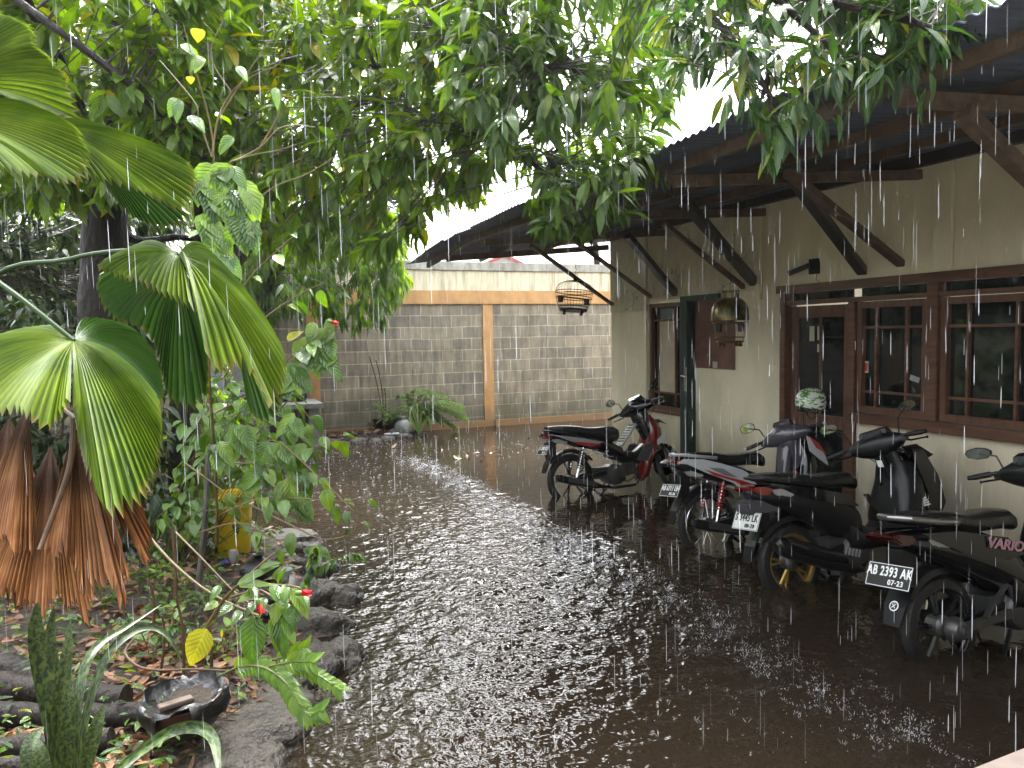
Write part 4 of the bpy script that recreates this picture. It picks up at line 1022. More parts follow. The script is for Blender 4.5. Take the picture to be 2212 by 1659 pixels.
r3, FA3, fl3 = make_bike('scooter', 'matte black scooter with gold rear wheel and white plate, third in the row', hubpt(1714, 1208, .165), -1, 8, 30, P3)
m = MB(); m.prism([(-.36, .70), (-.20, .72), (.0, .69), (.05, .66), (-.10, .62), (-.34, .62)], .15, Matrix.Identity(4)); m.build('tail_bracket', B['grey'], r3, bevel=.01)
for s in (-1, 1):
    m = MB(); m.prism([(1.0, .98), (1.14, .99), (1.30, .90), (1.24, .88), (1.05, .90)], .014, Matrix.Translation((0, s * .10, 0))); m.build('fairing_fin', B['matte'], r3, bevel=.003)
    m = MB(); m.prism([(1.00, .97), (1.12, .95), (1.24, .76), (1.29, .56), (1.20, .43), (1.08, .33), (1.10, .50), (1.13, .62), (1.06, .80)], .03, Matrix.Translation((0, s * .165, 0))); m.build('apron_wing', B['black'], r3, bevel=.004)
m = MB(); m.loft([((x, 0, z_), Vector((0, w, 0)), Vector((0, 0, h))) for x, z_, w, h in ((.96, .90, .12, .05), (1.08, .88, .13, .06), (1.18, .82, .10, .05), (1.25, .76, .05, .03))], n=16, e=2.8); m.build('nose_fairing', B['black'], r3)
ew = emblem_wing(r3, Matrix.Translation((1.05, -.195, .55)), .07, B['inkw'])
m = MB(); m.box((.855, -.03, .865), (.004, .05, .05), Matrix.Rotation(R(-20), 3, 'Y')); m.build('white_sticker', B['inkw'], r3, False)

# ---- 4: black scooter nearest the camera
P4 = dict(kind='scooter', cat='scooter', R=.268, tr=.042, rim='cast', rimmat=B['rimdark'], hz=1.0, cowl=B['matte'], seatz=.84,
          body=SB, bodymat=B['black'], shield=SS, shieldmat=B['black'], exhaust=None, flap=(-.30, .47, -.44, .24, .07), flapmat=B['matte'],
          plate=dict(c=(-.355, 0, .53), w=.275, h=.125, tilt=24, style='b', l1='AB 2393 AK', l2='07\u00b723'), tail=[(-.47, .76, .02, .008), (-.40, .745, .09, .03), (-.28, .735, .12, .04), (-.20, .73, .10, .03)], railz=.845, railr=.017,
          railmat=B['steel'], mshape='angular', msize=(.078, .038), mz=.14, wb=1.27, twin=False, ind=(-.10, .72, .13), taillens=B['lens_smoke'], tailw=.2,
          panels=[([(-.30, .79), (.05, .77), (.40, .70), (.52, .60), (.40, .58), (.05, .66)], .141, B['black'], 'side_panel')])
r4, FA4, fl4 = make_bike('scooter', 'glossy black scooter nearest the camera with a white edged black plate, last in the row', hubpt(2042, 1346, .168), 0, 8, 10, P4)
text_obj('VARIO', .075, B['pink'], r4, Matrix.Translation((.36, -.160, .665)) @ Matrix.Rotation(R(90), 4, 'X') @ Matrix.Rotation(R(-12), 4, 'Z') @ Matrix(((1, .25, 0, 0), (0, 1, 0, 0), (0, 0, 1, 0), (0, 0, 0, 1))), bold=.002, sx=1.25)
m = MB(); Mx = Matrix.Translation((0, -.08, .268)) @ Matrix.Rotation(R(90), 4, 'X'); m.lathe([(.066, 0), (.066, .02), (.045, .06), (.03, .065), (.03, .09), (.012, .09), (.012, .10)], 22, Mx); m.build('drive_cap', B['engine'], r4, angle=30)
m = MB(); m.beam((.02, -.11, .27), (.52, -.11, .30), .02, .05); m.beam((.20, -.115, .30), (.40, -.115, .46), .018, .03); m.beam((.40, -.115, .46), (.46, -.115, .30), .018, .03); m.build('linkage', B['engine'], r4, bevel=.004)
# round sticker on its flap
q = MB()
Mf = Matrix.Translation((-.300, 0, .415)) @ Matrix.Rotation(R(28), 4, 'Y') @ Matrix(((0, 0, -1, 0), (-1, 0, 0, 0), (0, 1, 0, 0), (0, 0, 0, 1)))
q.lathe([(.027, 0), (.027, .002)], 24, Mf); o = q.build('round_sticker', B['inkw'], fl4, False)
q = MB(); q.lathe([(.021, .002), (.021, .003)], 24, Mf, 0)
q.build('sticker_disc', B['ink'], o, False)
q = MB()
for a in (45, -45): q.box((0, 0, .0038), (.028, .0035, .001), Matrix.Rotation(R(a), 3, 'Z'))
q.box((0, .016, .0038), (.010, .003, .001)); q.build('sticker_mark', B['inkw'], o, False, xf=Mf)

# ---- helmet hung on the second bike
def helmet(c, rotz):
    root = thing('helmet', 'white and green open face helmet with black visor hung on the second motorbike', 'helmet', c)
    Rm = Matrix.Rotation(R(rotz), 4, 'Z') @ Matrix.Rotation(R(12), 4, 'Y')
    sh_ = MB(); n = 28; vs = []; rows = 12
    for i in range(rows + 1):
        t = i / rows * R(118)
        for k in range(n):
            q = 2 * math.pi * k / n
            face = max(0, math.cos(q)) ** 2
            tt = min(t, R(118) - face * R(38))
            vs.append((.135 * math.sin(tt) * math.cos(q), .12 * math.sin(tt) * math.sin(q), .125 * math.cos(tt)))
    fs = [(i * n + k, i * n + (k + 1) % n, (i + 1) * n + (k + 1) % n, (i + 1) * n + k) for i in range(rows) for k in range(n)]
    sh_.add(vs, fs)
    hm = pm('helmet_graphics', (.62, .66, .60), .2, coat=.6, col2=(.06, .20, .035), nscale=15, lo=.49, hi=.54, stretch=(1, 1, 2.6), ndetail=4)
    sh_.build('shell', hm, root, xf=Rm)
    vi = MB(); vs = []
    for i in range(7):
        z = -.055 + i * .022
        for k in range(15):
            q = R(-72 + 144 * k / 14); rr = .142 + .008 * math.sin(i / 6 * math.pi); vs.append((rr * math.cos(q) + .012, rr * .95 * math.sin(q), z))
    fs = [(i * 15 + k, i * 15 + k + 1, (i + 1) * 15 + k + 1, (i + 1) * 15 + k) for i in range(6) for k in range(14)]
    vi.add(vs, fs); vi.add([(x - .004, y, z) for x, y, z in vs], [tuple(reversed(f)) for f in fs]); vi.build('visor', B['black'], root, xf=Rm)
    li = MB(); li.lathe([(.112, -.045), (.118, -.02), (.10, .03), (.04, .08)], 20); li.lathe([(.108, -.06), (.112, -.04)], 20); li.build('lining', B['tyre'], root, xf=Rm)
    stk = MB(); stk.box((.159, -.02, -.01), (.003, .05, .028)); stk.build('sticker', B['inkw'], root, False, xf=Rm, bevel=.001)
    stp = MB(); stp.tube([(.02, .10, -.05), (.03, .06, -.12), (.03, 0, -.15), (.03, -.06, -.12), (.02, -.10, -.05)], .006, 6); stp.build('strap', B['tyre'], root, xf=Rm)
hp = at_d(1752, 868, 6.55)
helmet(hp, -10)
# ================================================================== plants
def unit(a): return a / np.maximum(np.linalg.norm(a, axis=-1, keepdims=True), 1e-9)
TM = {   # stations along the midrib, half width there
    'long': ([0, .12, .32, .58, .82, 1], [0, .55, 1, .92, .5, 0]),
    'oval': ([0, .08, .25, .5, .75, .92, 1], [0, .62, 1, .95, .6, .2, 0]),
    'far': ([0, .4, 1], [0, 1, 0]),
}
def leaf_arrays(pos, d, up, L, W, tm='long', curl=.25, fold=.22, wav=.0):
    t, w = TM[tm]; t = np.array(t); w = np.array(w); N = len(pos); K = len(t) - 2
    d = unit(d); n = unit(up - d * np.sum(up * d, 1, keepdims=True)); s = np.cross(d, n)
    curl = np.broadcast_to(np.asarray(curl, float), (N,)); L = np.broadcast_to(L, (N,)); W = np.broadcast_to(W, (N,))
    fo = fold * rng.uniform(.3, 1.4, N)
    def P(tt, y, zf):
        x = tt * L; z = -curl * L * tt * tt + zf * fo * W
        bx = x * (1 - .25 * np.abs(curl) * tt)
        sw = (rng.uniform(-1, 1, N) * wav * W) if wav else 0
        return pos + d * bx[:, None] + s * (y * W / 2)[:, None] + n * (z + sw)[:, None]
    one = np.ones(N)
    V = [P(0 * one, 0 * one, 0)]
    for i in range(1, K + 1):
        V += [P(t[i] * one, -w[i] * one, w[i]), P(t[i] * one, 0 * one, 0), P(t[i] * one, w[i] * one, w[i])]
    V.append(P(one, 0 * one, 0))
    V = np.stack(V, 1); nv = V.shape[1]
    f = [(0, 2, 1), (0, 3, 2)]
    for i in range(K - 1):
        a = 1 + 3 * i; b = a + 3
        f += [(a, a + 1, b + 1, b), (a + 1, a + 2, b + 2, b + 1)]
    a = 1 + 3 * (K - 1); f += [(a, a + 1, nv - 1), (a + 1, a + 2, nv - 1)]
    loops = np.array([i for q in f for i in q]); lens = [len(q) for q in f]; st = np.cumsum([0] + lens[:-1]); ll = len(loops)
    base = np.arange(N)[:, None]
    return V.reshape(-1, 3), (loops[None] + base * nv).ravel(), (st[None] + base * ll).ravel()
def leaves(name, parent, mat, pos, d, up, L, W, tm='long', curl=.25, fold=.22, wav=0):
    pos = np.asarray(pos, float)
    if parent is not None: pos = pos - np.array(parent.location)[None]
    v, l, s = leaf_arrays(pos, np.asarray(d, float), np.asarray(up, float), L, W, tm, curl, fold, wav)
    o = np_mesh(name, v, l, s, mat, parent)
    t = TM[tm][0]; c = [(0, 0, 0)]
    for k in range(1, len(t) - 1): c += [(-1, t[k], 0), (0, t[k], 0), (1, t[k], 0)]
    c.append((0, 1, 0)); a = o.data.attributes.new('leaf', 'FLOAT_VECTOR', 'POINT'); a.data.foreach_set('vector', np.tile(np.array(c, dtype=np.float32), (len(pos), 1)).ravel())
    return o
class LB:      # collects leaves for one mesh
    def __init__(s): s.p = []; s.d = []; s.u = []; s.L = []; s.W = []; s.c = []
    def add(s, p, d, u, L, W, c=.25): s.p.append(tuple(p)); s.d.append(tuple(d)); s.u.append(tuple(u)); s.L.append(L); s.W.append(W); s.c.append(c)
    def build(s, name, parent, mat, tm='long', fold=.22, wav=0):
        return leaves(name, parent, mat, s.p, s.d, s.u, np.array(s.L), np.array(s.W), tm, np.array(s.c), fold, wav)

G = {}
G['mango'] = leaf_mat('broad_leaf', [(0, (.055, .115, .016)), (1, (.16, .225, .030)), (.35, (.085, .160, .020)), (.93, (.11, .19, .024)), (.985, (.24, .22, .02))], .20, .54, spots=.3, spec=.5)
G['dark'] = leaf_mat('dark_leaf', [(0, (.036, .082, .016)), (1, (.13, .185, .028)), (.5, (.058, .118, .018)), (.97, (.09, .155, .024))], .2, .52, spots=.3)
G['shade'] = leaf_mat('shaded_leaf', [(0, (.012, .030, .008)), (1, (.045, .075, .015)), (.5, (.022, .050, .010))], .3, .3, spec=.4)  # shade behind the palm is put into this dark green
G['bright'] = leaf_mat('backlit_leaf', [(0, (.085, .16, .025)), (1, (.18, .27, .045)), (.5, (.12, .21, .03))], .35, .55)  # paler green with the backlight put into its colour
G['mid'] = leaf_mat('near_leaf', [(0, (.022, .058, .015)), (1, (.12, .18, .028)), (.55, (.035, .085, .018)), (.80, (.06, .12, .02)), (.97, (.17, .19, .03))], .18, .36, spots=.25)
G['hib'] = leaf_mat('hibiscus_leaf', [(0, (.040, .10, .015)), (1, (.17, .27, .03)), (.5, (.09, .19, .02)), (.9, (.13, .23, .025))], .15, .44, spots=.35, spec=.8)
G['yellow'] = leaf_mat('yellow_leaf', [(0, (.30, .36, .03)), (1, (.38, .36, .04))], .25, .45, spots=.25)
G['fern'] = leaf_mat('fern_leaf', [(0, (.07, .14, .03)), (1, (.20, .30, .07))], .35, .4)
G['dry'] = leaf_mat('dry_leaf', [(0, (.16, .070, .030)), (1, (.26, .13, .06)), (.3, (.09, .045, .022)), (.6, (.20, .09, .035)), (.9, (.32, .17, .08))], .4, .12, spots=.35)
G['bark'] = pm('wet_bark', (.018, .0125, .009), .6, spec=.3, col2=(.014, .011, .010), nscale=8, bump=1.0, bscale=26, stretch=(1, 1, .4), bdist=.03)
G['bark_pale'] = pm('pale_bark', (.13, .12, .10), .55, col2=(.05, .045, .04), nscale=7, bump=.9, bscale=22, stretch=(1, 1, .45), bdist=.03)
G['twig'] = pm('yellow_twig', (.145, .105, .03), .5, col2=(.08, .05, .018), nscale=9)
G['twig_brown'] = pm('brown_twig', (.085, .042, .016), .55, col2=(.045, .024, .012), nscale=9)
G['twig_dark'] = pm('dark_twig', (.03, .022, .018), .5)

def smooth_path(pts, n=6):
    pts = [Vector(p) for p in pts]; out = []
    for i in range(len(pts) - 1):
        p0, p1, p2, p3 = pts[max(i - 1, 0)], pts[i], pts[i + 1], pts[min(i + 2, len(pts) - 1)]
        for k in range(n):
            t = k / n
            out.append(.5 * ((2 * p1) + (p2 - p0) * t + (2 * p0 - 5 * p1 + 4 * p2 - p3) * t * t + (3 * p1 - p0 - 3 * p2 + p3) * t ** 3))
    out.append(pts[-1]); return out
def limb(mb, pts, r0, r1, n=10, jit=.0, seg=6):
    q = smooth_path(pts, seg); N = len(q)
    rr = [(r0 + (r1 - r0) * (i / (N - 1)) ** .8) * (1 + random.uniform(-jit, jit)) for i in range(N)]
    mb.tube(q, rr, n); return q
def pix(lst): return [at_d(u, v, d) for (u, v, d) in lst]
def in_poly(x, y, poly):
    c = False; n = len(poly); j = n - 1
    for i in range(n):
        if (poly[i][1] > y) != (poly[j][1] > y) and x < (poly[j][0] - poly[i][0]) * (y - poly[i][1]) / (poly[j][1] - poly[i][1]) + poly[i][0]: c = not c
        j = i
    return c
def crown(root, limbs, poly, dr, ncl, kleaf, L, Wr, mat, droop=.8, holes=(), spread=.10, tm='long', zmin=-9, twigmat=None, twr=.0045, curl=(.1, .5), maxtw=1.3, seed=1):
    """clusters of leaves on twigs that spring from the nearest limb"""
    rd = random.Random(seed)
    us = [p[0] for p in poly]; vs_ = [p[1] for p in poly]
    samp = np.array([tuple(p) for l in limbs for p in l]) if limbs else None
    lb = LB(); tw = MB(); n = 0; tries = 0
    while n < ncl and tries < ncl * 60:
        tries += 1
        u, v = rd.uniform(min(us), max(us)), rd.uniform(min(vs_), max(vs_))
        if not in_poly(u, v, poly): continue
        if any(((u - hu) / ha) ** 2 + ((v - hv) / hb) ** 2 < 1 and rd.random() < pr for hu, hv, ha, hb, pr in holes): continue
        c = at_d(u, v, rd.uniform(*dr))
        if c.z < zmin: continue
        n += 1
        if samp is not None:
            dq = np.sum((samp - np.array(c)) ** 2, 1); near_ = np.argsort(dq)[:9]; i = int(near_[rd.randrange(len(near_))]); src = Vector(samp[i])
            ax = (c - src)
            if ax.length > maxtw: src = c - ax.normalized() * maxtw + Vector((0, 0, rd.uniform(0, .25)))
            mid = (c + src) / 2 + Vector((rd.uniform(-.06, .06), rd.uniform(-.06, .06), rd.uniform(.0, .12)))
            tw.tube([src, mid, c], [twr * 1.2, twr * .8, twr * .6], 4, cap=False)
            ax = (c - src).normalized()
        else: ax = Vector((rd.uniform(-1, 1), rd.uniform(-1, 1), rd.uniform(-.6, .3))).normalized()
        kk = rd.randint(int(kleaf * .6), int(kleaf * 1.3)); ph = rd.uniform(0, 6.28)
        x_ = ax.cross(Vector((0, 0, 1)));
        if x_.length < .1: x_ = Vector((1, 0, 0))
        x_.normalize(); y_ = ax.cross(x_)
        dd = droop * rd.uniform(.6, 1.3)
        for k in range(kk):
            q = ph + k * 2.4; e = rd.uniform(.3, 1.0)
            d = (x_ * math.cos(q) + y_ * math.sin(q)) * e + ax * rd.uniform(.2, .9) + Vector((0, 0, -dd * rd.uniform(.5, 1.2)))
            o = c - ax * rd.uniform(0, spread * 1.8) + Vector((rd.gauss(0, spread * .25),) * 3)
            l_ = L * rd.uniform(.65, 1.25)
            upv_ = Vector((rd.gauss(0, .35), rd.gauss(0, .35), 1)) + ax * .2
            lb.add(o, d, upv_, l_, l_ * Wr * rd.uniform(.8, 1.2), rd.uniform(*curl))
    lo = Matrix.Translation(-Vector(root.location))
    cr = lb.build('crown', root, mat, tm, .2)
    if samp is not None: tw.build('twigs', twigmat or G['twig_dark'], root, xf=lo)
    return cr
def tree(name, label, cat, base, group=None): return thing(name, label, cat, base, group)
def xfl(o): return Matrix.Translation(-Vector(o.location))

# ---- the big tree on the left
t1 = tree('broadleaf_tree', 'large dark trunked tree at the left with its crown over the palm', 'tree', at_z(228, 1160, 0.0), 'trees in the yard')
mb = MB(); b0 = at_z(228, 1160, .0)
l1 = limb(mb, [b0 + Vector((0, 0, -.05)), at_d(226, 900, 6.5), at_d(222, 680, 6.4), at_d(228, 480, 6.3), at_d(244, 290, 6.2), at_d(258, 130, 6.1), at_d(264, -40, 6.1), at_d(270, -220, 6.1)], .25, .085, 16, .04)
mb.build('trunk', G['bark'], t1, xf=xfl(t1)); L1 = [l1]
mb = MB()
for pts, r0, r1 in (([(238, 400, 6.25), (190, 280, 5.6), (120, 120, 5.0), (40, -30, 4.6)], .07, .03), ([(258, 130, 6.1), (330, 40, 5.8), (420, -60, 5.6)], .05, .02), ([(10, -20, 4.6), (146, 80, 4.6), (243, 153, 4.7), (347, 243, 4.8), (420, 310, 5.0), (450, 360, 5.4)], .022, .028), ([(228, 480, 6.3), (300, 520, 6.6), (390, 512, 7.0), (470, 530, 7.3)], .05, .02), ([(200, 330, 6.2), (120, 360, 6.4), (20, 340, 6.5), (-90, 300, 6.6)], .05, .02)):
    L1.append(limb(mb, pix(pts), r0, r1, 8, .05))
mb.build('limbs', G['bark'], t1, xf=xfl(t1))
HA = [(185, 205, 20, 16, .9), (340, 300, 22, 14, .9), (20, 130, 60, 40, .3), (430, 520, 150, 30, .9), (620, 60, 30, 30, .6), (130, 60, 16, 10, .8)]
crown(t1, L1, [(-160, -160), (520, -160), (560, 60), (520, 260), (440, 380), (300, 420), (100, 440), (-160, 400)], (4.6, 8.6), 760, 13, .19, .32, G['mango'], .55, HA, seed=3)

# ---- second tree: several dark stems in the middle left, crown reaching over the yard
t2 = tree('broadleaf_tree', 'many stemmed dark tree behind the hibiscus shrub, crown over the middle of the yard', 'tree', at_z(407, 1165, 0.0), 'trees in the yard')
mb = MB(); b0 = at_z(407, 1165, 0)
l = limb(mb, [b0 + Vector((0, 0, -.05)), at_d(404, 1020, 6.65), at_d(402, 880, 6.7), at_d(430, 690, 6.7), at_d(450, 520, 6.6), at_d(438, 300, 6.5), at_d(424, 120, 6.4), at_d(412, -60, 6.3), at_d(405, -200, 6.3)], .17, .075, 14, .04)
L2 = [l]; mb.build('trunk', G['bark'], t2, xf=xfl(t2)); mb = MB()
for pts, r0, r1 in (([(430, 690, 6.7), (490, 560, 6.9), (505, 400, 7.0), (530, 220, 7.0), (560, 60, 6.9), (585, -120, 6.9)], .11, .05), ([(470, 620, 6.8), (600, 470, 7.4), (672, 480, 7.8)], .06, .03),
                    ([(610, 510, 7.6), (655, 470, 7.7), (695, 380, 7.6), (728, 280, 7.4), (748, 120, 7.2), (765, -60, 7.0)], .07, .035), ([(728, 250, 7.3), (793, 215, 6.6), (863, 238, 6.0), (956, 262, 5.6), (1060, 300, 5.3), (1160, 360, 5.0), (1200, 430, 4.8)], .045, .015),
                    ([(745, 120, 7.1), (860, 60, 6.2), (980, 70, 5.4), (1120, 130, 4.9), (1210, 230, 4.6)], .045, .018), ([(765, -60, 7.0), (980, -110, 5.6), (1200, -120, 4.4), (1420, -70, 3.6), (1640, -30, 3.2), (1880, 20, 2.9), (2010, 60, 2.8)], .06, .012),
                    ([(1420, -70, 3.6), (1560, 60, 3.4), (1640, 170, 3.2), (1690, 250, 3.1)], .022, .008), ([(1640, -30, 3.2), (1780, 90, 3.05), (1860, 190, 3.0)], .018, .006), ([(1120, -110, 4.8), (1090, 20, 4.7), (1130, 110, 4.6), (1190, 150, 4.6)], .025, .01),
                    ([(505, 400, 7.0), (590, 330, 6.6), (680, 300, 6.3)], .035, .015), ([(530, 220, 7.0), (620, 130, 6.4), (720, 110, 6.0), (820, 150, 5.8)], .04, .015), ([(655, 470, 7.7), (740, 470, 7.4), (830, 430, 7.0), (900, 440, 6.8)], .03, .01),
                    ([(1180, 330, 5.0), (1230, 420, 4.9), (1270, 480, 4.8)], .02, .007)):
    L2.append(limb(mb, pix(pts), r0, r1, 8, .05))
mb.build('limbs', G['bark'], t2, xf=xfl(t2))
HB = [(1100, 400, 60, 36, .8), (700, 350, 60, 60, .45), (960, 330, 60, 40, .5), (1000, 120, 30, 24, .6), (900, 90, 36, 26, .6), (640, 230, 24, 20, .7), (820, 320, 40, 30, .6), (760, 430, 60, 40, .5)]
crown(t2, L2, [(470, -160), (1010, -160), (1060, 120), (1060, 300), (1080, 420), (960, 480), (870, 530), (700, 560), (560, 520), (470, 360)], (4.8, 8.0), 760, 12, .18, .29, G['mango'], .65, HB, seed=5)
HC = [(1110, 420, 60, 36, .9), (1040, 180, 40, 30, .7), (1300, 260, 40, 30, .6), (1240, 110, 26, 20, .6), (1390, 250, 40, 40, .5), (1100, 60, 24, 18, .7)]
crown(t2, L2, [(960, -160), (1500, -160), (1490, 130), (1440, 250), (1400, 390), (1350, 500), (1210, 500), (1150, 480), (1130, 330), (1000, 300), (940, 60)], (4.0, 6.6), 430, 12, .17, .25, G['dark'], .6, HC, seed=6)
HD = [(1740, 190, 60, 22, .85), (1640, 150, 36, 22, .7), (1950, 60, 60, 40, .55), (1520, 230, 60, 60, .9), (1850, 60, 30, 25, .5)]
crown(t2, L2, [(1390, -160), (2130, -160), (2100, 40), (2000, 110), (1860, 190), (1780, 215), (1720, 260), (1640, 235), (1560, 175), (1440, 140)], (2.75, 3.8), 165, 11, .15, .21, G['mid'], .5, HD, spread=.06, twr=.003, maxtw=.7, seed=8)
# hanging tips in front of the roof
def sprig(root, u, v, d, k, L, Wr, mat, droop, rad=.05, seed=0, lbx=None):
    rd = random.Random(seed * 97 + int(u)); c = at_d(u, v, d); lb = lbx or LB()
    for i in range(k):
        q = i * 2.4 + rd.uniform(0, .5)
        d_ = Vector((math.cos(q), math.sin(q), -droop * rd.uniform(.6, 1.3))); l_ = L * rd.uniform(.7, 1.15)
        lb.add(c + Vector((rd.gauss(0, rad), rd.gauss(0, rad), rd.gauss(0, rad))), d_, (rd.gauss(0, .3), rd.gauss(0, .3), 1), l_, l_ * Wr, rd.uniform(.15, .6))
    return lb
lbx = LB(); tw = MB()
for (u, v, k) in ((1660, 300, 9), (1690, 290, 8), (1700, 240, 8), (1745, 245, 7), (1790, 150, 8), (1840, 140, 8), (1870, 180, 5), (1950, 130, 7), (1985, 165, 5), (2040, 60, 6), (2070, 20, 6), (1795, 255, 4), (1630, 215, 8), (2100, -10, 6), (1580, 190, 8), (1430, 380, 6)):
    dd = 3.0 if u > 1500 else 4.9
    sprig(None, u, v, dd, k, .15, .22, None, 1.6, .03, 4, lbx); p = at_d(u, v, dd); tw = MB(); tw.tube([p, p + Vector((random.uniform(-.1, .1), random.uniform(0, .15), .18)), p + Vector((-.08, .15, .36))], .003, 4); tw.build('twig', G['twig_dark'], t2, xf=xfl(t2))
lbx.build('hanging_leaves', t2, G['mid'])

# ---- backlit foliage beyond the wall, the light held in its leaf colour
t3 = tree('broadleaf_tree', 'bright yellow green tree seen through gaps beyond the block wall', 'tree', (1.2, 17.5, -.1), 'trees beyond the wall')
mb = MB(); L3 = [limb(mb, [(1.2, 17.5, -.1), (1.3, 17.4, 1.5), (1.1, 17.3, 3.4), (.9, 17, 5.5), (.8, 16.8, 8)], .22, .08, 10)]; mb.build('trunk', G['bark'], t3, xf=xfl(t3))
mb = MB()
for a, b, c in (((1.1, 17.3, 3.2), (2.4, 17, 4.2), (4.0, 16.8, 5.0)), ((1.0, 17.2, 3.6), (-.4, 17.0, 4.6), (-2.2, 17, 5.6)), ((.9, 17, 5.5), (2.2, 17, 6.4), (3.4, 17, 7.4))): L3.append(limb(mb, [a, b, c], .07, .02, 7))
mb.build('limbs', G['bark'], t3, xf=xfl(t3))
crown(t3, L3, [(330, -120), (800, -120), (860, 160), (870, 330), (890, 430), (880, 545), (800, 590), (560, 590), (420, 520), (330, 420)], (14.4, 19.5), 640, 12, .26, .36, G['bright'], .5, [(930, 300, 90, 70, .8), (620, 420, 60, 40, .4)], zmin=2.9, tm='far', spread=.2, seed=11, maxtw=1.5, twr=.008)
t4 = tree('broadleaf_tree', 'small bright tree beside the far end of the roof', 'tree', (8.6, 15.5, -.1), 'trees beyond the wall')
mb = MB(); L4 = [limb(mb, [(8.6, 15.5, -.1), (8.5, 15.5, 2), (8.2, 15.3, 4.3), (7.6, 15.1, 7)], .12, .04, 9)]; mb.build('trunk', G['bark'], t4, xf=xfl(t4))
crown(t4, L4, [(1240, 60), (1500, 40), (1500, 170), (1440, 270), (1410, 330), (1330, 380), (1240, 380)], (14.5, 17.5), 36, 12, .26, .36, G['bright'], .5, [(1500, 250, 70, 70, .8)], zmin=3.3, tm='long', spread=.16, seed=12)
t6 = tree('broadleaf_tree', 'green tree filling the gaps beyond the left end of the block wall', 'tree', (-4.2, 16.5, -.1), 'trees beyond the wall')
mb = MB(); L6 = [limb(mb, [(-4.2, 16.5, -.1), (-4.1, 16.4, 2.5), (-4.3, 16.2, 5.5)], .2, .07, 9)]; mb.build('trunk', G['bark'], t6, xf=xfl(t6))
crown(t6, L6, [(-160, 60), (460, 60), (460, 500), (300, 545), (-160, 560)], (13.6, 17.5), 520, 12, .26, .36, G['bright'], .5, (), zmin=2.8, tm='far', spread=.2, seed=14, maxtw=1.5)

# ---- dark tree with long drooping leaves against the wall
t5 = tree('drooping_tree', 'dark tree with long drooping leaves hanging in front of the block wall', 'tree', at_z(600, 1000, -.05), 'trees in the yard')
bp_ = Vector(t5.location)
mb = MB(); L5 = [limb(mb, [bp_, at_d(588, 850, 10.9), at_d(570, 700, 11.0), at_d(590, 560, 11.0), at_d(600, 400, 11.0), at_d(600, 200, 11)], .09, .04, 10)]; mb.build('trunk', G['bark'], t5, xf=xfl(t5))
mb = MB()
for pts in ([(590, 600, 11), (680, 520, 11.2), (790, 540, 11.4), (850, 590, 11.5)], [(590, 540, 11), (680, 440, 11.2), (790, 430, 11.4)], [(575, 650, 11), (640, 610, 11.3), (720, 620, 11.5)]): L5.append(limb(mb, pix(pts), .03, .01, 7))
mb.build('limbs', G['bark'], t5, xf=xfl(t5))
crown(t5, L5, [(500, 420), (700, 440), (820, 480), (872, 560), (882, 630), (835, 690), (760, 700), (690, 680), (640, 680), (560, 700), (490, 640)], (10.2, 12.9), 420, 11, .23, .2, G['dark'], 2.6, (), spread=.14, seed=15, twr=.006)
crown(t5, L5, [(700, 380), (880, 460), (888, 610), (845, 670), (790, 650), (760, 500)], (10.2, 12.8), 70, 10, .22, .22, G['bright'], 1.8, (), spread=.14, seed=16, twr=.006)  # paler leaves put light on the right edge by colour

# ---- shaded foliage at the far left
t7 = tree('broadleaf_tree', 'dim undergrowth tree at the left edge behind the palm', 'tree', (-3.6, 9.5, -.1), 'trees in the yard')
mb = MB(); L7 = [limb(mb, [(-3.6, 9.5, -.1), (-3.5, 9.4, 1.4), (-3.3, 9.3, 3)], .08, .04, 9), limb(mb, [(-3.5, 9.4, 1.4), (-2.6, 9.2, 2.0), (-1.6, 9, 2.5)], .04, .015, 7)]; mb.build('trunk', G['bark'], t7, xf=xfl(t7))
crown(t7, L7, [(-160, 380), (200, 420), (460, 480), (460, 640), (330, 800), (100, 760), (-160, 720)], (7.4, 11), 560, 11, .2, .3, G['shade'], 1.3, [(140, 505, 70, 14, .8), (400, 510, 60, 20, .9)], seed=17)

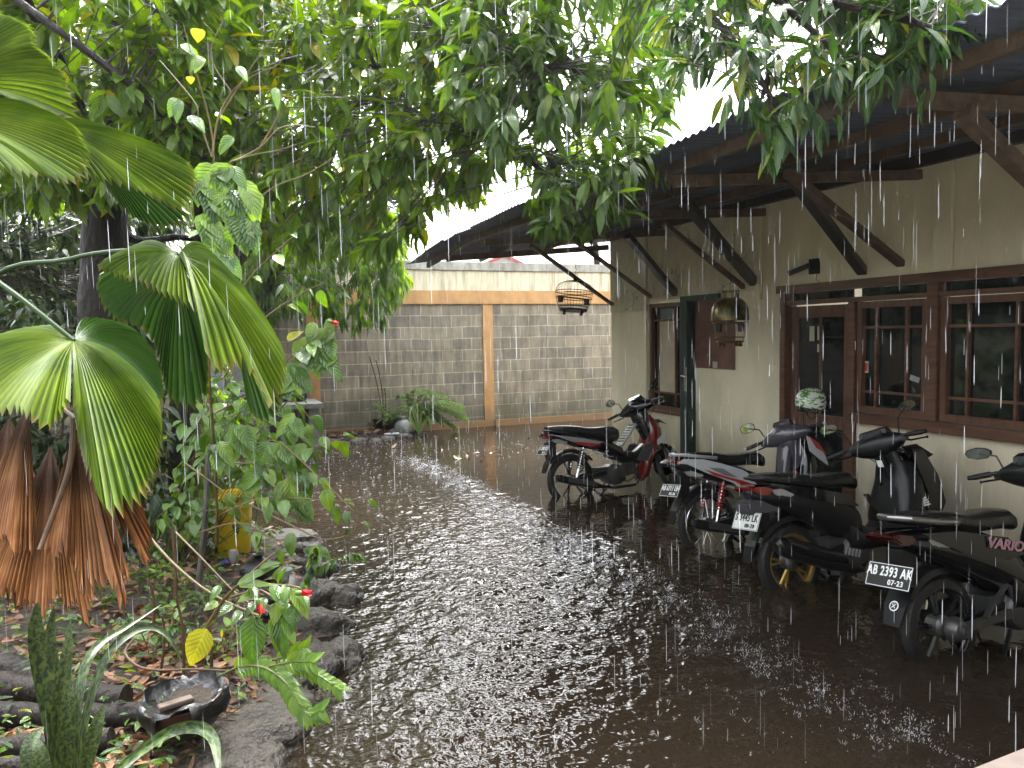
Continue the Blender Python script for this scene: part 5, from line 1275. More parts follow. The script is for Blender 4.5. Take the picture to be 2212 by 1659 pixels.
# ================================================================== fan palm
def frond_material(name, c1, c2, c3, trans, rough, tip=1.0):
    m, nt, b = base_mat(name); L = nt.links
    at = nd(nt, 'ShaderNodeAttribute'); at.attribute_name = 'fan'      # x = across the pleats, y = from hub to tip
    sp = nd(nt, 'ShaderNodeSeparateXYZ'); L.new(at.outputs['Vector'], sp.inputs[0])
    mp = nd(nt, 'ShaderNodeMapping'); mp.inputs['Scale'].default_value = (60, 3.0, 1)
    L.new(at.outputs['Vector'], mp.inputs['Vector'])
    n = nd(nt, 'ShaderNodeTexNoise'); n.inputs['Scale'].default_value = 1.0; n.inputs['Detail'].default_value = 6; L.new(mp.outputs[0], n.inputs['Vector'])
    tc = nd(nt, 'ShaderNodeTexCoord'); n2 = nd(nt, 'ShaderNodeTexNoise'); n2.inputs['Scale'].default_value = 5; n2.inputs['Detail'].default_value = 5; L.new(tc.outputs['Object'], n2.inputs['Vector'])
    ad = nd(nt, 'ShaderNodeMath', operation='ADD'); L.new(n.outputs['Fac'], ad.inputs[0]); L.new(n2.outputs['Fac'], ad.inputs[1])
    hf = nd(nt, 'ShaderNodeMath', operation='MULTIPLY'); hf.inputs[1].default_value = .5; L.new(ad.outputs[0], hf.inputs[0])
    r = nd(nt, 'ShaderNodeValToRGB'); e = r.color_ramp.elements; e[0].position = .36; e[0].color = (*c1, 1); e[1].position = .64; e[1].color = (*c3, 1); x = e.new(.5); x.color = (*c2, 1)
    L.new(hf.outputs[0], r.inputs['Fac'])
    gv = nd(nt, 'ShaderNodeMapRange'); gv.inputs['To Min'].default_value = .35; gv.inputs['To Max'].default_value = 1.15; L.new(sp.outputs['Z'], gv.inputs['Value'])  # pleat shading put into the colour: valleys darkened, ridges lightened
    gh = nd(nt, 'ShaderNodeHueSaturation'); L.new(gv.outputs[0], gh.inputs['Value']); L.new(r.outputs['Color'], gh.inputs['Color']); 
    tg = nd(nt, 'ShaderNodeMapRange'); tg.inputs['To Min'].default_value = 1.0 if tip == 1 else .35; tg.inputs['To Max'].default_value = tip; tg.inputs['From Min'].default_value = .3; L.new(sp.outputs['Y'], tg.inputs['Value'])
    g2 = nd(nt, 'ShaderNodeHueSaturation'); L.new(tg.outputs[0], g2.inputs['Value']); L.new(gh.outputs[0], g2.inputs['Color']); gh = g2; L.new(gh.outputs[0], b.inputs['Base Color'])
    if tip == 1:      # scorched rim
        n3 = nd(nt, 'ShaderNodeTexNoise'); n3.inputs['Scale'].default_value = 22; L.new(tc.outputs['Object'], n3.inputs['Vector'])
        e1 = nd(nt, 'ShaderNodeMath', operation='MULTIPLY_ADD'); e1.inputs[1].default_value = .12; L.new(n3.outputs['Fac'], e1.inputs[0]); L.new(sp.outputs['Y'], e1.inputs[2])
        e2 = nd(nt, 'ShaderNodeMapRange'); e2.inputs['From Min'].default_value = 1.00; e2.inputs['From Max'].default_value = 1.06; e2.inputs['To Max'].default_value = .8; L.new(e1.outputs[0], e2.inputs['Value'])
        e3 = nd(nt, 'ShaderNodeMix', data_type='RGBA'); e3.inputs[7].default_value = (.16, .12, .03, 1); L.new(e2.outputs[0], e3.inputs[0]); L.new(gh.outputs[0], e3.inputs[6]); L.new(e3.outputs[2], b.inputs['Base Color'])
    b.inputs['Roughness'].default_value = rough; b.inputs['Specular IOR Level'].default_value = .20
    bp = nd(nt, 'ShaderNodeBump'); bp.inputs['Strength'].default_value = .5; bp.inputs['Distance'].default_value = .003; L.new(n.outputs['Fac'], bp.inputs['Height']); L.new(bp.outputs[0], b.inputs['Normal'])
    tr = nd(nt, 'ShaderNodeBsdfTranslucent'); hs = nd(nt, 'ShaderNodeHueSaturation'); hs.inputs['Value'].default_value = 1.35; hs.inputs['Saturation'].default_value = 1.0
    L.new(gh.outputs[0], hs.inputs['Color']); L.new(hs.outputs[0], tr.inputs['Color'])
    mx = nd(nt, 'ShaderNodeMixShader'); mx.inputs['Fac'].default_value = trans
    L.new(b.outputs[0], mx.inputs[1]); L.new(tr.outputs[0], mx.inputs[2]); L.new(mx.outputs[0], nt.nodes['Material Output'].inputs['Surface'])
    return m
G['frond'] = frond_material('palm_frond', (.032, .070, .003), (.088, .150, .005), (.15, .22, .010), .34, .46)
G['frond_dark'] = frond_material('palm_frond_shaded', (.025, .07, .012), (.04, .10, .014), (.06, .12, .02), .22, .26)  # darker frond copy: shade of the undersides is in its colour
G['frond_dead'] = frond_material('palm_frond_dead', (.045, .018, .007), (.17, .070, .025), (.36, .18, .075), .06, .5, tip=2.0)
def fan(root, name, hub, tips, mat, pleats=34, bow=.03, amp=.010, tooth=.05, rows=12, ragged=0, droop=0.0, label=None):
    hub = Vector(hub); T = smooth_path(tips, 8)
    seg = [0.0]
    for i in range(1, len(T)): seg.append(seg[-1] + (T[i] - T[i - 1]).length)
    tot = seg[-1]; cols = pleats * 2 + 1; P = []
    j = 0
    for c in range(cols):
        s = tot * c / (cols - 1)
        while j < len(seg) - 2 and seg[j + 1] < s: j += 1
        f = (s - seg[j]) / max(seg[j + 1] - seg[j], 1e-9); P.append(T[j] + (T[j + 1] - T[j]) * min(max(f, 0), 1))
    vs = []; uv = []; rd = random.Random(int(hub.x * 1000) + pleats); rag = 0
    for c in range(cols):
        a = P[max(c - 1, 0)]; b = P[min(c + 1, cols - 1)]
        d = P[c] - hub; nrm = d.cross(b - a)
        if nrm.length < 1e-9: nrm = Vector((0, 0, 1))
        nrm.normalize()
        if nrm.dot(CAM - hub) < 0: nrm = -nrm
        if c % 4 == 0: rag = rd.uniform(0, ragged)
        ext = 1.0 - (tooth if c % 2 else 0) * rd.uniform(.5, 1.4) - rag
        sgn = 1 if c % 2 else -1
        wl_ = (P[min(c + 1, cols - 1)] - P[max(c - 1, 0)]).length * .5
        for r_ in range(rows + 1):
            t = .015 + (ext - .015) * r_ / rows
            am = min(amp, wl_ * t * .55) * min(1, t * 3)
            p = hub + d * t + nrm * (sgn * am) + Vector((0, 0, bow * 4 * t * (1 - t))) + Vector((0, 0, -droop * t * t))
            vs.append(p); uv.append((c / (cols - 1) * (pleats / 34), t, 1.0 if c % 2 else 0.0))
    R1 = rows + 1
    # the blade is torn between pleats near the rim
    fs = []; vs2 = []; uv2 = []
    for c in range(0, cols - 1, 2):          # every pleat = ridge column with two flanks
        split = rows - (2 if rd.random() < .55 else 1) - (rd.randint(0, 3) if ragged else 0)
        for cc in (c, c + 1):
            for r_ in range(rows): fs.append((cc * R1 + r_, (cc + 1) * R1 + r_, (cc + 1) * R1 + r_ + 1, cc * R1 + r_ + 1))
    mb = MB(); mb.v = [tuple(v) for v in vs]; mb.f = fs; mb.m = [0] * len(fs)
    me = bpy.data.meshes.new(name); xf = xfl(root)
    me.from_pydata([tuple(xf @ v) for v in vs], [], fs); me.materials.append(mat)
    at = me.attributes.new('fan', 'FLOAT_VECTOR', 'POINT'); at.data.foreach_set('vector', np.array(uv, dtype=np.float32).ravel())
    me.update(); o = bpy.data.objects.new(name, me); C.objects.link(o); o.parent = root
    if label: o['label'] = label
    return o
PB = at_z(-330, 1640, .1)
palm = thing('fan_palm', 'fan palm at the left edge with pleated green fronds and hanging dead brown ones', 'palm', PB)
D = lambda l: [at_d(*p) for p in l]
mb = MB(); limb(mb, [PB, PB + Vector((.03, .05, .4)), PB + Vector((.0, .1, .9))], .09, .07, 12, .08); mb.build('trunk', G['bark_pale'], palm, xf=xfl(palm))
crown_pt = PB + Vector((0, .1, .9))
def petiole(pts, r=.007, mat=None):
    m = MB(); limb(m, [crown_pt] + D(pts), r * 1.5, r, 8); m.build('petiole', mat or pm('petiole', (.018, .045, .008), .5, spec=.3), palm, xf=xfl(palm))
petiole([(-160, 520, 2.5), (0, 612, 2.35), (160, 736, 2.3)])
hA = at_d(160, 736, 2.30)
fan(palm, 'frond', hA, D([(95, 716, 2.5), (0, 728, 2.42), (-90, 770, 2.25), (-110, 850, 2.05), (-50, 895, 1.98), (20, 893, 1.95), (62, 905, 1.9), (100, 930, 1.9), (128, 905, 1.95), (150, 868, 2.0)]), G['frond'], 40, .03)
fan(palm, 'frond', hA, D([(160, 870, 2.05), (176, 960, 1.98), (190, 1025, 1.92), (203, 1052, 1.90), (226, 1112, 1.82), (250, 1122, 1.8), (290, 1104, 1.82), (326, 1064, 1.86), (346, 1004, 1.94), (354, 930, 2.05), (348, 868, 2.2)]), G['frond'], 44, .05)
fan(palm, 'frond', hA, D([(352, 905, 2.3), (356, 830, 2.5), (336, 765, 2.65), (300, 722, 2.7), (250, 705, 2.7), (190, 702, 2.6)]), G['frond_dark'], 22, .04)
hB = at_d(385, 552, 2.55); petiole([(-60, 640, 3.0), (150, 560, 2.85), (300, 540, 2.7), (385, 552, 2.55)])
fan(palm, 'frond', hB, D([(300, 533, 2.75), (212, 574, 2.6), (232, 592, 2.55), (262, 602, 2.5), (300, 612, 2.45), (342, 634, 2.4), (382, 652, 2.35), (418, 672, 2.3)]), G['frond'], 24, .035)
fan(palm, 'frond', hB, D([(425, 660, 2.34), (446, 740, 2.26), (458, 800, 2.22), (484, 806, 2.22), (520, 800, 2.24), (548, 815, 2.24), (575, 862, 2.24), (596, 888, 2.26), (612, 850, 2.32), (622, 800, 2.4), (614, 760, 2.48), (580, 702, 2.55), (530, 640, 2.62), (470, 580, 2.66)]), G['frond'], 44, .07)
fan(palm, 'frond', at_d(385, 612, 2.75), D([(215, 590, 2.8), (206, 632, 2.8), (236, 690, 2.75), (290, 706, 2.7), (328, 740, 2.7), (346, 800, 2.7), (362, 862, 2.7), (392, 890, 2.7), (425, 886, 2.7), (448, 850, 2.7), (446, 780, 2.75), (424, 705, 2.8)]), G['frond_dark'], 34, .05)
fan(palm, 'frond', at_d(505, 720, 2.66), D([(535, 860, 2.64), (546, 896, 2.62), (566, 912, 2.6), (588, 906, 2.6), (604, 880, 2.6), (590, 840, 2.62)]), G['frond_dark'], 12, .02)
hD = at_d(-110, 190, 2.5)
fan(palm, 'frond', hD, D([(-20, 20, 2.6), (40, 40, 2.5), (76, 62, 2.45), (82, 98, 2.4), (120, 130, 2.35), (150, 180, 2.3), (166, 230, 2.3), (170, 262, 2.3), (130, 250, 2.3), (60, 235, 2.3)]), G['frond'], 34, .03)
hE = at_d(-140, 250, 2.3)
fan(palm, 'frond', hE, D([(60, 222, 2.3), (150, 262, 2.25), (186, 300, 2.2), (196, 345, 2.15), (180, 392, 2.1), (130, 392, 2.05), (90, 384, 2.05), (40, 378, 2.0), (-30, 372, 2.0), (-110, 370, 2.0)]), G['frond'], 40, .03)
hF = at_d(95, 268, 2.65)
fan(palm, 'frond', hF, D([(170, 262, 2.7), (290, 300, 2.7), (372, 330, 2.68), (418, 358, 2.66), (428, 392, 2.6), (420, 430, 2.55), (400, 458, 2.5), (350, 436, 2.5), (300, 412, 2.48), (240, 398, 2.46), (190, 388, 2.46)]), G['frond'], 40, .03)
fan(palm, 'frond', at_d(200, 340, 2.75), D([(228, 410, 2.7), (262, 450, 2.7), (310, 484, 2.7), (350, 492, 2.7), (390, 488, 2.72), (412, 462, 2.75)]), G['frond_dark'], 18, .02)
petiole([(-220, 420, 2.6), (-140, 250, 2.4)]); petiole([(-220, 350, 2.8), (-110, 190, 2.5)]); petiole([(-200, 400, 2.9), (-40, 300, 2.8), (95, 268, 2.65)])
# dead fronds
petiole([(-90, 700, 2.6), (20, 820, 2.45), (62, 868, 2.4)], .007, G['twig_brown'])
fan(palm, 'dead_frond', at_d(62, 868, 2.4), D([(-70, 1180, 2.3), (-20, 1190, 2.25), (12, 1190, 2.2), (36, 1225, 2.15), (60, 1248, 2.15), (76, 1252, 2.15), (80, 1180, 2.2)]), G['frond_dead'], 22, .02, tooth=.05, ragged=.10)
fan(palm, 'dead_frond', at_d(165, 905, 2.35), D([(90, 1215, 2.2), (108, 1262, 2.15), (140, 1240, 2.12), (160, 1290, 2.1), (190, 1335, 2.1), (222, 1310, 2.1), (250, 1300, 2.1), (270, 1330, 2.12), (286, 1300, 2.15), (280, 1245, 2.2), (262, 1185, 2.25)]), G['frond_dead'], 34, .02, tooth=.06, ragged=.12)
fan(palm, 'dead_frond', at_d(175, 920, 2.45), D([(262, 1170, 2.3), (300, 1205, 2.3), (322, 1235, 2.3), (336, 1262, 2.3), (344, 1190, 2.35), (325, 1120, 2.4)]), G['frond_dead'], 12, .02, tooth=.06, ragged=.1)
fan(palm, 'dead_frond', at_d(20, 900, 2.7), D([(-120, 1200, 2.6), (-60, 1290, 2.55), (0, 1310, 2.5), (40, 1330, 2.5), (90, 1300, 2.5), (110, 1230, 2.55), (120, 1150, 2.6)]), G['frond_dead'], 28, .02, tooth=.06, ragged=.12)
fan(palm, 'dead_frond', at_d(110, 960, 2.6), D([(-60, 1340, 2.5), (0, 1330, 2.45), (60, 1350, 2.45), (120, 1345, 2.4), (160, 1375, 2.4), (200, 1370, 2.4), (215, 1340, 2.4)]), G['frond_dead'], 30, .02, tooth=.06, ragged=.12)
m = MB(); limb(m, D([(160, 905, 2.3), (150, 1010, 2.25), (100, 1150, 2.15), (84, 1190, 2.1)]), .010, .006, 8); m.build('petiole', G['twig_brown'], palm, xf=xfl(palm))
petiole([(-60, 760, 2.7), (90, 850, 2.5), (165, 905, 2.35)], .007, G['twig_brown'])
# ================================================================== planting bed, rocks, litter
EDGE = [(560, 1700), (560, 1640), (632, 1572), (690, 1500), (722, 1440), (745, 1400), (718, 1350), (738, 1300), (715, 1245), (690, 1205), (668, 1160), (610, 1140), (560, 1120), (450, 1095)]
EW = [at_z(u, v, 0) for u, v in EDGE]
ey = np.array([p.y for p in EW]); ex = np.array([p.x for p in EW]); o_ = np.argsort(ey); ey, ex = ey[o_], ex[o_]
def edge_x(y): return np.interp(y, ey, ex) - .12
YEND = float(ey[-1])
def soil_h(x, y):
    d = edge_x(y) - x; d = np.minimum(d, (YEND + .25 - y))
    h = .17 * (1 - np.exp(-np.maximum(d, 0) / .22)) + np.where(d < 0, d * .6, 0)
    return h - .02 + .02 * np.sin(x * 5 + 1.3 * np.sin(y * 3)) * np.sin(y * 4.3 + .6) + .012 * np.sin(x * 13 + y * 7) * np.sin(y * 17)
def gz(x, y): return float(soil_h(np.array(x), np.array(y)))
xs = np.linspace(-5.0, 1.4, 190); ys = np.linspace(.6, 8.2, 200)
XX, YY = np.meshgrid(xs, ys, indexing='ij'); ZZ = soil_h(XX, YY) + rng.normal(0, .004, XX.shape); ZZ = np.maximum(ZZ, -.098)
idx = np.arange(XX.size).reshape(XX.shape); q = np.stack([idx[:-1, :-1], idx[1:, :-1], idx[1:, 1:], idx[:-1, 1:]], -1).reshape(-1, 4)
o = np_mesh('planting_bed', np.stack([XX.ravel(), YY.ravel(), ZZ.ravel()], 1), q.ravel(), np.arange(len(q)) * 4, M['soil']); tag(o, kind='structure')

from mathutils import noise as mn
def rock(name, label, c, size, seed, flat=.0, group='rocks edging the planting bed', cat='rock', mat=None, sub=4, rot=0.0):
    bm = bmesh.new(); bmesh.ops.create_icosphere(bm, subdivisions=sub, radius=1)
    off = Vector((seed * 7.3, seed * 3.1, seed * 1.7)); Rz = Matrix.Rotation(rot, 3, 'Z')
    for v in bm.verts:
        n = v.co.normalized(); k = 1 + .28 * mn.noise(n * 1.4 + off) + .12 * mn.noise(n * 3.6 + off) + .045 * mn.noise(n * 9 + off) + .02 * mn.noise(n * 22 + off)
        p = n * k
        if flat: p.z = min(p.z, 1 - flat + .03 * mn.noise(n * 5 + off)); p.x = math.copysign(abs(p.x) ** .8, p.x); p.y = math.copysign(abs(p.y) ** .8, p.y)
        v.co = Rz @ Vector((p.x * size[0], p.y * size[1], p.z * size[2]))
    me = bpy.data.meshes.new(name); bm.to_mesh(me); bm.free(); me.materials.append(mat or M['rock'])
    me.polygons.foreach_set('use_smooth', [True] * len(me.polygons))
    o = bpy.data.objects.new(name, me); C.objects.link(o); o.location = c
    return tag(o, label, cat, group)
RK = [((645, 1172), (.20, .17, .22), .35, 'flat topped grey boulder standing at the far end of the edging rocks'),
      ((690, 1225), (.13, .14, .17), 0, 'small rock just in front of the flat topped boulder'),
      ((728, 1285), (.12, .17, .13), 0, 'rounded rock bulging into the water beside the red flower'),
      ((672, 1290), (.16, .18, .20), 0, 'knobbly rock on the inner side behind the red flower'),
      ((690, 1345), (.18, .14, .15), 0, 'low pale rock between the red flower and the big drooping leaves'),
      ((735, 1412), (.13, .12, .13), 0, 'brown rock reaching farthest into the water'),
      ((668, 1435), (.17, .16, .17), 0, 'rock under the tips of the leafy green shoots'),
      ((545, 1545), (.30, .22, .17), .25, 'large speckled flat boulder right of the black pot'),
      ((455, 1625), (.28, .18, .16), .3, 'dark boulder at the bottom edge below the black pot'),
      ((600, 1480), (.16, .14, .15), 0, 'rock between the large speckled boulder and the green shoots')]
for i, ((u, v), s, fl, lb_) in enumerate(RK):
    p = at_z(u, v, .02); rock('rock', lb_, (p.x - .04, p.y, -.02), (s[0] * 1.3, s[1] * 1.35, s[2] * .85), i + 1, fl, rot=i * .7)
# rubble bed by the back wall
for i, (u, v, s) in enumerate([(705, 958, .16), (742, 962, .13), (775, 957, .17), (812, 955, .12), (838, 951, .13), (878, 945, .14), (915, 940, .10), (722, 955, .10)]):
    p = at_z(u, v, 0); rock('stone', ['stone touching the ochre pillar', 'second stone from the ochre pillar in the rubble row', 'largest stone in the rubble row by the wall', 'stone left of the black pot by the wall', 'stone under the blue and white sandal', 'stone beneath the clear plastic bag', 'last stone of the row under the striped plant', 'small stone tucked behind the first two in the row'][i],
                         (p.x, p.y + .05, -.01), (s, s * .7, s * .6), 30 + i, 0, 'stones in front of the back wall', 'stone', sub=3)
m = MB(); n = 40; vs = []
for i in range(n + 1):
    for j in range(9):
        x = 1.95 + 1.75 * i / n; y = 12.75 + .64 * j / 8; h = .10 * math.sin(min(1, j / 3) * math.pi / 2) * min(1, (n - i) / 6) + rng.normal(0, .012); vs.append((x, y, h - .03))
m.add(vs, [(i * 9 + j, (i + 1) * 9 + j, (i + 1) * 9 + j + 1, i * 9 + j + 1) for i in range(n) for j in range(8)])
o = m.build('soil_strip', M['soil']); tag(o, kind='structure')

def litter(name, N, fn, L, mat, kind='stuff', lift=.012):
    lb = LB()
    for i in range(N):
        x, y, z = fn(); a = rng.uniform(0, 6.28)
        lb.add((x, y, z + lift + rng.uniform(0, .012)), (math.cos(a), math.sin(a), rng.uniform(-.15, .3)), (rng.normal(0, .5), rng.normal(0, .5), 1), L * rng.uniform(.5, 1.2), L * rng.uniform(.2, .42), rng.uniform(-.3, .5))
    o = lb.build(name, None, mat, 'long', .3); tag(o, kind=kind); return o
def on_bed():
    while True:
        x, y = rng.uniform(-2.6, 1.1), rng.uniform(2.2, 6.8)
        if edge_x(y) - x > .12: return x, y, gz(x, y)
def on_bed_near():
    while True:
        x, y = rng.uniform(-1.4, .7), rng.uniform(2.3, 4.3)
        if edge_x(y) - x > .12: return x, y, gz(x, y)
litter('leaf_litter', 2200, on_bed, .10, G['dry']); litter('leaf_litter', 1900, on_bed_near, .08, G['dry'])
litter('leaf_litter', 90, lambda: (rng.uniform(1.95, 3.5), rng.uniform(12.8, 13.3), .07), .14, G['dry'])
def fl_(): 
    if rng.random() < .55: p = at_z(rng.uniform(980, 1100), rng.uniform(980, 995), 0)
    else: p = at_z(rng.uniform(640, 1150), rng.uniform(945, 985), 0)
    return p.x, p.y, 0
litter('floating_leaves', 26, fl_, .12, leaf_mat('wet_orange_leaf', [(0, (.12, .05, .015)), (1, (.20, .10, .03))], .4, .05), lift=.004)

litter('ground_cover', 1500, on_bed, .075, G['hib'], lift=.05)
litter('ground_cover', 600, lambda: (lambda q: (q[0], q[1], q[2] + rng.uniform(0, .18)))(on_bed_near()), .06, G['mid'], lift=.02)
# twigs lying about
m = MB()
for i in range(170):
    x, y, z = on_bed_near() if i % 2 else on_bed(); a = rng.uniform(0, 6.28); l_ = rng.uniform(.08, .35)
    p = Vector((x, y, z + .015)); m.tube([p, p + Vector((math.cos(a), math.sin(a), rng.uniform(.0, .25))) * l_ * .5 + Vector((0, 0, .01)), p + Vector((math.cos(a + .3), math.sin(a + .3), rng.uniform(0, .3))) * l_], rng.uniform(.0015, .004), 5)
o = m.build('fallen_twigs', G['twig_brown']); tag(o, kind='stuff')

# fallen logs
def log(label, a, b, r, seed):
    m = MB(); a, b = Vector(a), Vector(b); rd = random.Random(seed); n = 14; pts = [a + (b - a) * k / n + Vector((0, rd.uniform(-.008, .008), rd.uniform(-.006, .006))) for k in range(n + 1)]
    m.tube(pts, [r * rd.uniform(.9, 1.08) for _ in pts], 16); o = m.build('log', G['bark'], None, angle=60); tag(o, label, 'log', 'fallen logs under the palm')
def gp(u, v, z): p = at_z(u, v, z); return p
log('thick brown log with a cut end pointing at the black pot', gp(-60, 1475, .24), gp(272, 1512, .20), .062, 1)
log('long wet shiny log in front of the cut one', gp(-60, 1545, .2), gp(335, 1545, .17), .05, 2)
log('lowest log at the bottom left corner', gp(-80, 1625, .2), gp(240, 1600, .18), .045, 3)
log('thin reddish log along the bottom edge', gp(-60, 1650, .26), gp(110, 1662, .24), .03, 4)
log('dark log crossing behind the striped blades', gp(-80, 1420, .22), gp(90, 1470, .2), .07, 5)

# shallow pot with black plastic
pc = gp(408, 1560, .16); pt = thing('flower_pot', 'shallow brown pot lined with torn black plastic on the rocks', 'pot', pc)
Mx = Matrix.Rotation(R(-7), 4, 'Y') @ Matrix.Rotation(R(5), 4, 'X')
m = MB(); m.lathe([(.115, 0), (.14, .03), (.152, .09), (.160, .125), (.152, .128), (.142, .10), (.12, .085)], 32, Mx); m.build('pot', pm('brown_pot', (.045, .018, .012), .3, col2=(.02, .012, .01), nscale=6), pt)
m = MB(); vs = []; n = 40
for i, (r_, z) in enumerate(((.10, .09), (.135, .108), (.150, .136), (.163, .130), (.170, .10), (.165, .065))):
    for k in range(n):
        q = 2 * math.pi * k / n; f = 1 + .05 * math.sin(7 * q + i) + rng.uniform(-.03, .03); dz = rng.uniform(-.008, .010) + (.012 * math.sin(3 * q) if i > 1 else 0)
        vs.append(Mx @ Vector((r_ * f * math.cos(q), r_ * f * math.sin(q), z + dz)))
m.add(vs, [(i * n + k, i * n + (k + 1) % n, (i + 1) * n + (k + 1) % n, (i + 1) * n + k) for i in range(5) for k in range(n) if not (i >= 3 and k % 13 < 5)])
m.build('plastic_liner', M['bin_bag'], pt, angle=70)
m = MB(); m.lathe([(.0, .097), (.06, .100), (.125, .094)], 24, Mx, cap=False); m.build('soil', M['soil'], pt)
m = MB(); m.box(Mx @ Vector((-.03, -.03, .115)), (.13, .045, .018), Matrix.Rotation(R(18), 3, 'Z')); m.build('wood_scrap', pm('grey_scrap', (.13, .10, .075), .6, col2=(.08, .06, .045), nscale=12), pt, bevel=.003)

# ---- yellow bin
yb = gp(500, 1198, .12); bn = thing('bin', 'tall yellow plastic bin behind the hibiscus twigs', 'bin', (yb.x, yb.y, .08))
m = MB(); m.lathe([(.128, 0), (.132, .01), (.160, .40), (.170, .405), (.172, .425), (.166, .43), (.170, .475), (.180, .478), (.180, .50), (.168, .502), (.160, .47), (.125, .02)], 40)
m.build('body', pm('yellow_plastic', (.60, .46, .012), .3, col2=(.45, .32, .01), nscale=5, lo=.5, hi=.8), bn)
m = MB(); m.tube([(.172, 0, .455), (.19, .05, .40), (.19, .06, .30), (.175, 0, .25)], .004, 6); m.build('handle', M['dark_metal'], bn)
# rubbish beside it
m = MB(); c = gp(505, 1222, .12); m.lathe([(.028, 0), (.033, .008), (.033, .10), (.026, .115), (.026, .118)], 20, Matrix.Translation(c) @ Matrix.Rotation(R(8), 4, 'X')); o = m.build('can', pm('white_can', (.5, .5, .5), .25, col2=(.4, .05, .04), nscale=14, lo=.58, hi=.62, metal=.3)); tag(o, 'dented white and red drinks can beside the yellow bin', 'can')
m = MB(); c = gp(478, 1228, .12); m.lathe([(.022, 0), (.024, .004), (.024, .05), (.02, .054)], 18, Matrix.Translation(c + Vector((0, 0, .02))) @ Matrix.Rotation(R(55), 4, 'Y')); o = m.build('bottle_cap', pm('blue_plastic', (.01, .07, .36), .3)); tag(o, 'bright blue plastic cap left of the white can', 'cap')
bag('plastic_bag', 'black rubbish bag on the ground right of the yellow bin', tuple(gp(560, 1250, .10)), .24, .17, M['bin_bag'], 8)
bag('plastic_bag', 'small black rubbish bag below the big veined leaf', tuple(gp(590, 1330, .12)), .20, .10, M['bin_bag'], 9)
m = MB(); c = gp(612, 1246, .10); m.lathe([(.045, 0), (.06, .05), (.062, .052), (.045, .004)], 22, Matrix.Translation(c)); m.lathe([(.0, .035), (.05, .038)], 18, Matrix.Translation(c), 1, cap=False); o = m.build('cup', [pm('white_cup', (.5, .5, .52), .3), pm('milky_water', (.3, .34, .4), .1)]); tag(o, 'wide white plastic cup holding rainwater beside the black bag', 'cup')
m = MB(); c = gp(628, 1275, .12); m.lathe([(.022, 0), (.034, .09), (.036, .092), (.022, .004)], 20, Matrix.Translation(c) @ Matrix.Rotation(R(20), 4, 'Y')); o = m.build('cup', pm('white_red_cup', (.55, .52, .5), .35, col2=(.45, .08, .05), nscale=10, lo=.5, hi=.56)); tag(o, 'tilted white and red paper cup just above the red flower', 'cup')
m = MB(); c = gp(297, 1255, .14); m.box(c, (.06, .04, .03), Matrix.Rotation(.4, 3, 'Z')); o = m.build('wrapper', pm('yellow_wrapper', (.55, .42, .03), .3), bevel=.008); tag(o, 'small yellow wrapper under the dead palm frond', 'wrapper')
# sandal and bag by the back wall
c = at_z(846, 938, .06); sd = thing('sandal', 'white sandal with a blue strap on the stones by the wall', 'sandal', c)
m = MB(); out = [(math.cos(q) * .13, math.sin(q) * (.045 + .01 * math.cos(q))) for q in [2 * math.pi * k / 20 for k in range(20)]]
m.add([(x, y, 0) for x, y in out] + [(x, y, .02) for x, y in out], [tuple(reversed(range(20))), tuple(range(20, 40))] + [(k, (k + 1) % 20, 20 + (k + 1) % 20, 20 + k) for k in range(20)]); m.build('sole', pm('white_foam', (.62, .62, .62), .5), sd)
m = MB(); m.tube([(-.02, -.045, .02), (.05, -.01, .05), (.07, 0, .022)], .008, 6); m.tube([(-.02, .045, .02), (.05, .01, .05)], .008, 6); m.build('strap', pm('blue_strap', (.02, .05, .22), .4), sd)
p = at_z(874, 935, .05); bag('plastic_bag', 'knotted clear plastic bag between the black pot and the striped plant', (p.x, p.y + .05, .03), .32, .30, M['clear_bag'], 11)
p = at_z(838, 930, .05); bp = thing('flower_pot', 'round black pot with a ferny plant against the block wall', 'pot', (p.x, p.y + .08, .0))
m = MB(); m.lathe([(.18, 0), (.22, .02), (.235, .24), (.245, .245), (.245, .265), (.225, .262), (.215, .22)], 28); m.build('pot', B['matte'], bp)
m = MB(); m.lathe([(0, .22), (.215, .225)], 20, cap=False); m.build('soil', M['soil'], bp)
q = at_z(795, 925, .1); rock('driftwood', 'weathered driftwood stump left of the black pot', (q.x, q.y + .1, .16), (.14, .12, .24), 51, 0, None, 'stump', G['bark_pale'])
m = MB(); c = at_z(762, 915, .12); m.box((c.x, c.y, .13), (.12, .08, .05), Matrix.Rotation(.5, 3, 'Z')); o = m.build('wrapper', pm('blue_wrapper', (.12, .25, .38), .3, col2=(.5, .5, .5), nscale=20), bevel=.012); tag(o, 'crumpled pale blue wrapper among the rubble', 'wrapper')
m = MB(); c = at_z(735, 925, .12); m.box((c.x, c.y, .12), (.22, .12, .03), Matrix.Rotation(-.3, 3, 'Z') @ Matrix.Rotation(.3, 3, 'X')); o = m.build('cardboard_scrap', pm('scrap', (.30, .22, .17), .6), bevel=.004); tag(o, 'torn pinkish cardboard scrap on the rubble by the wall', 'scrap')

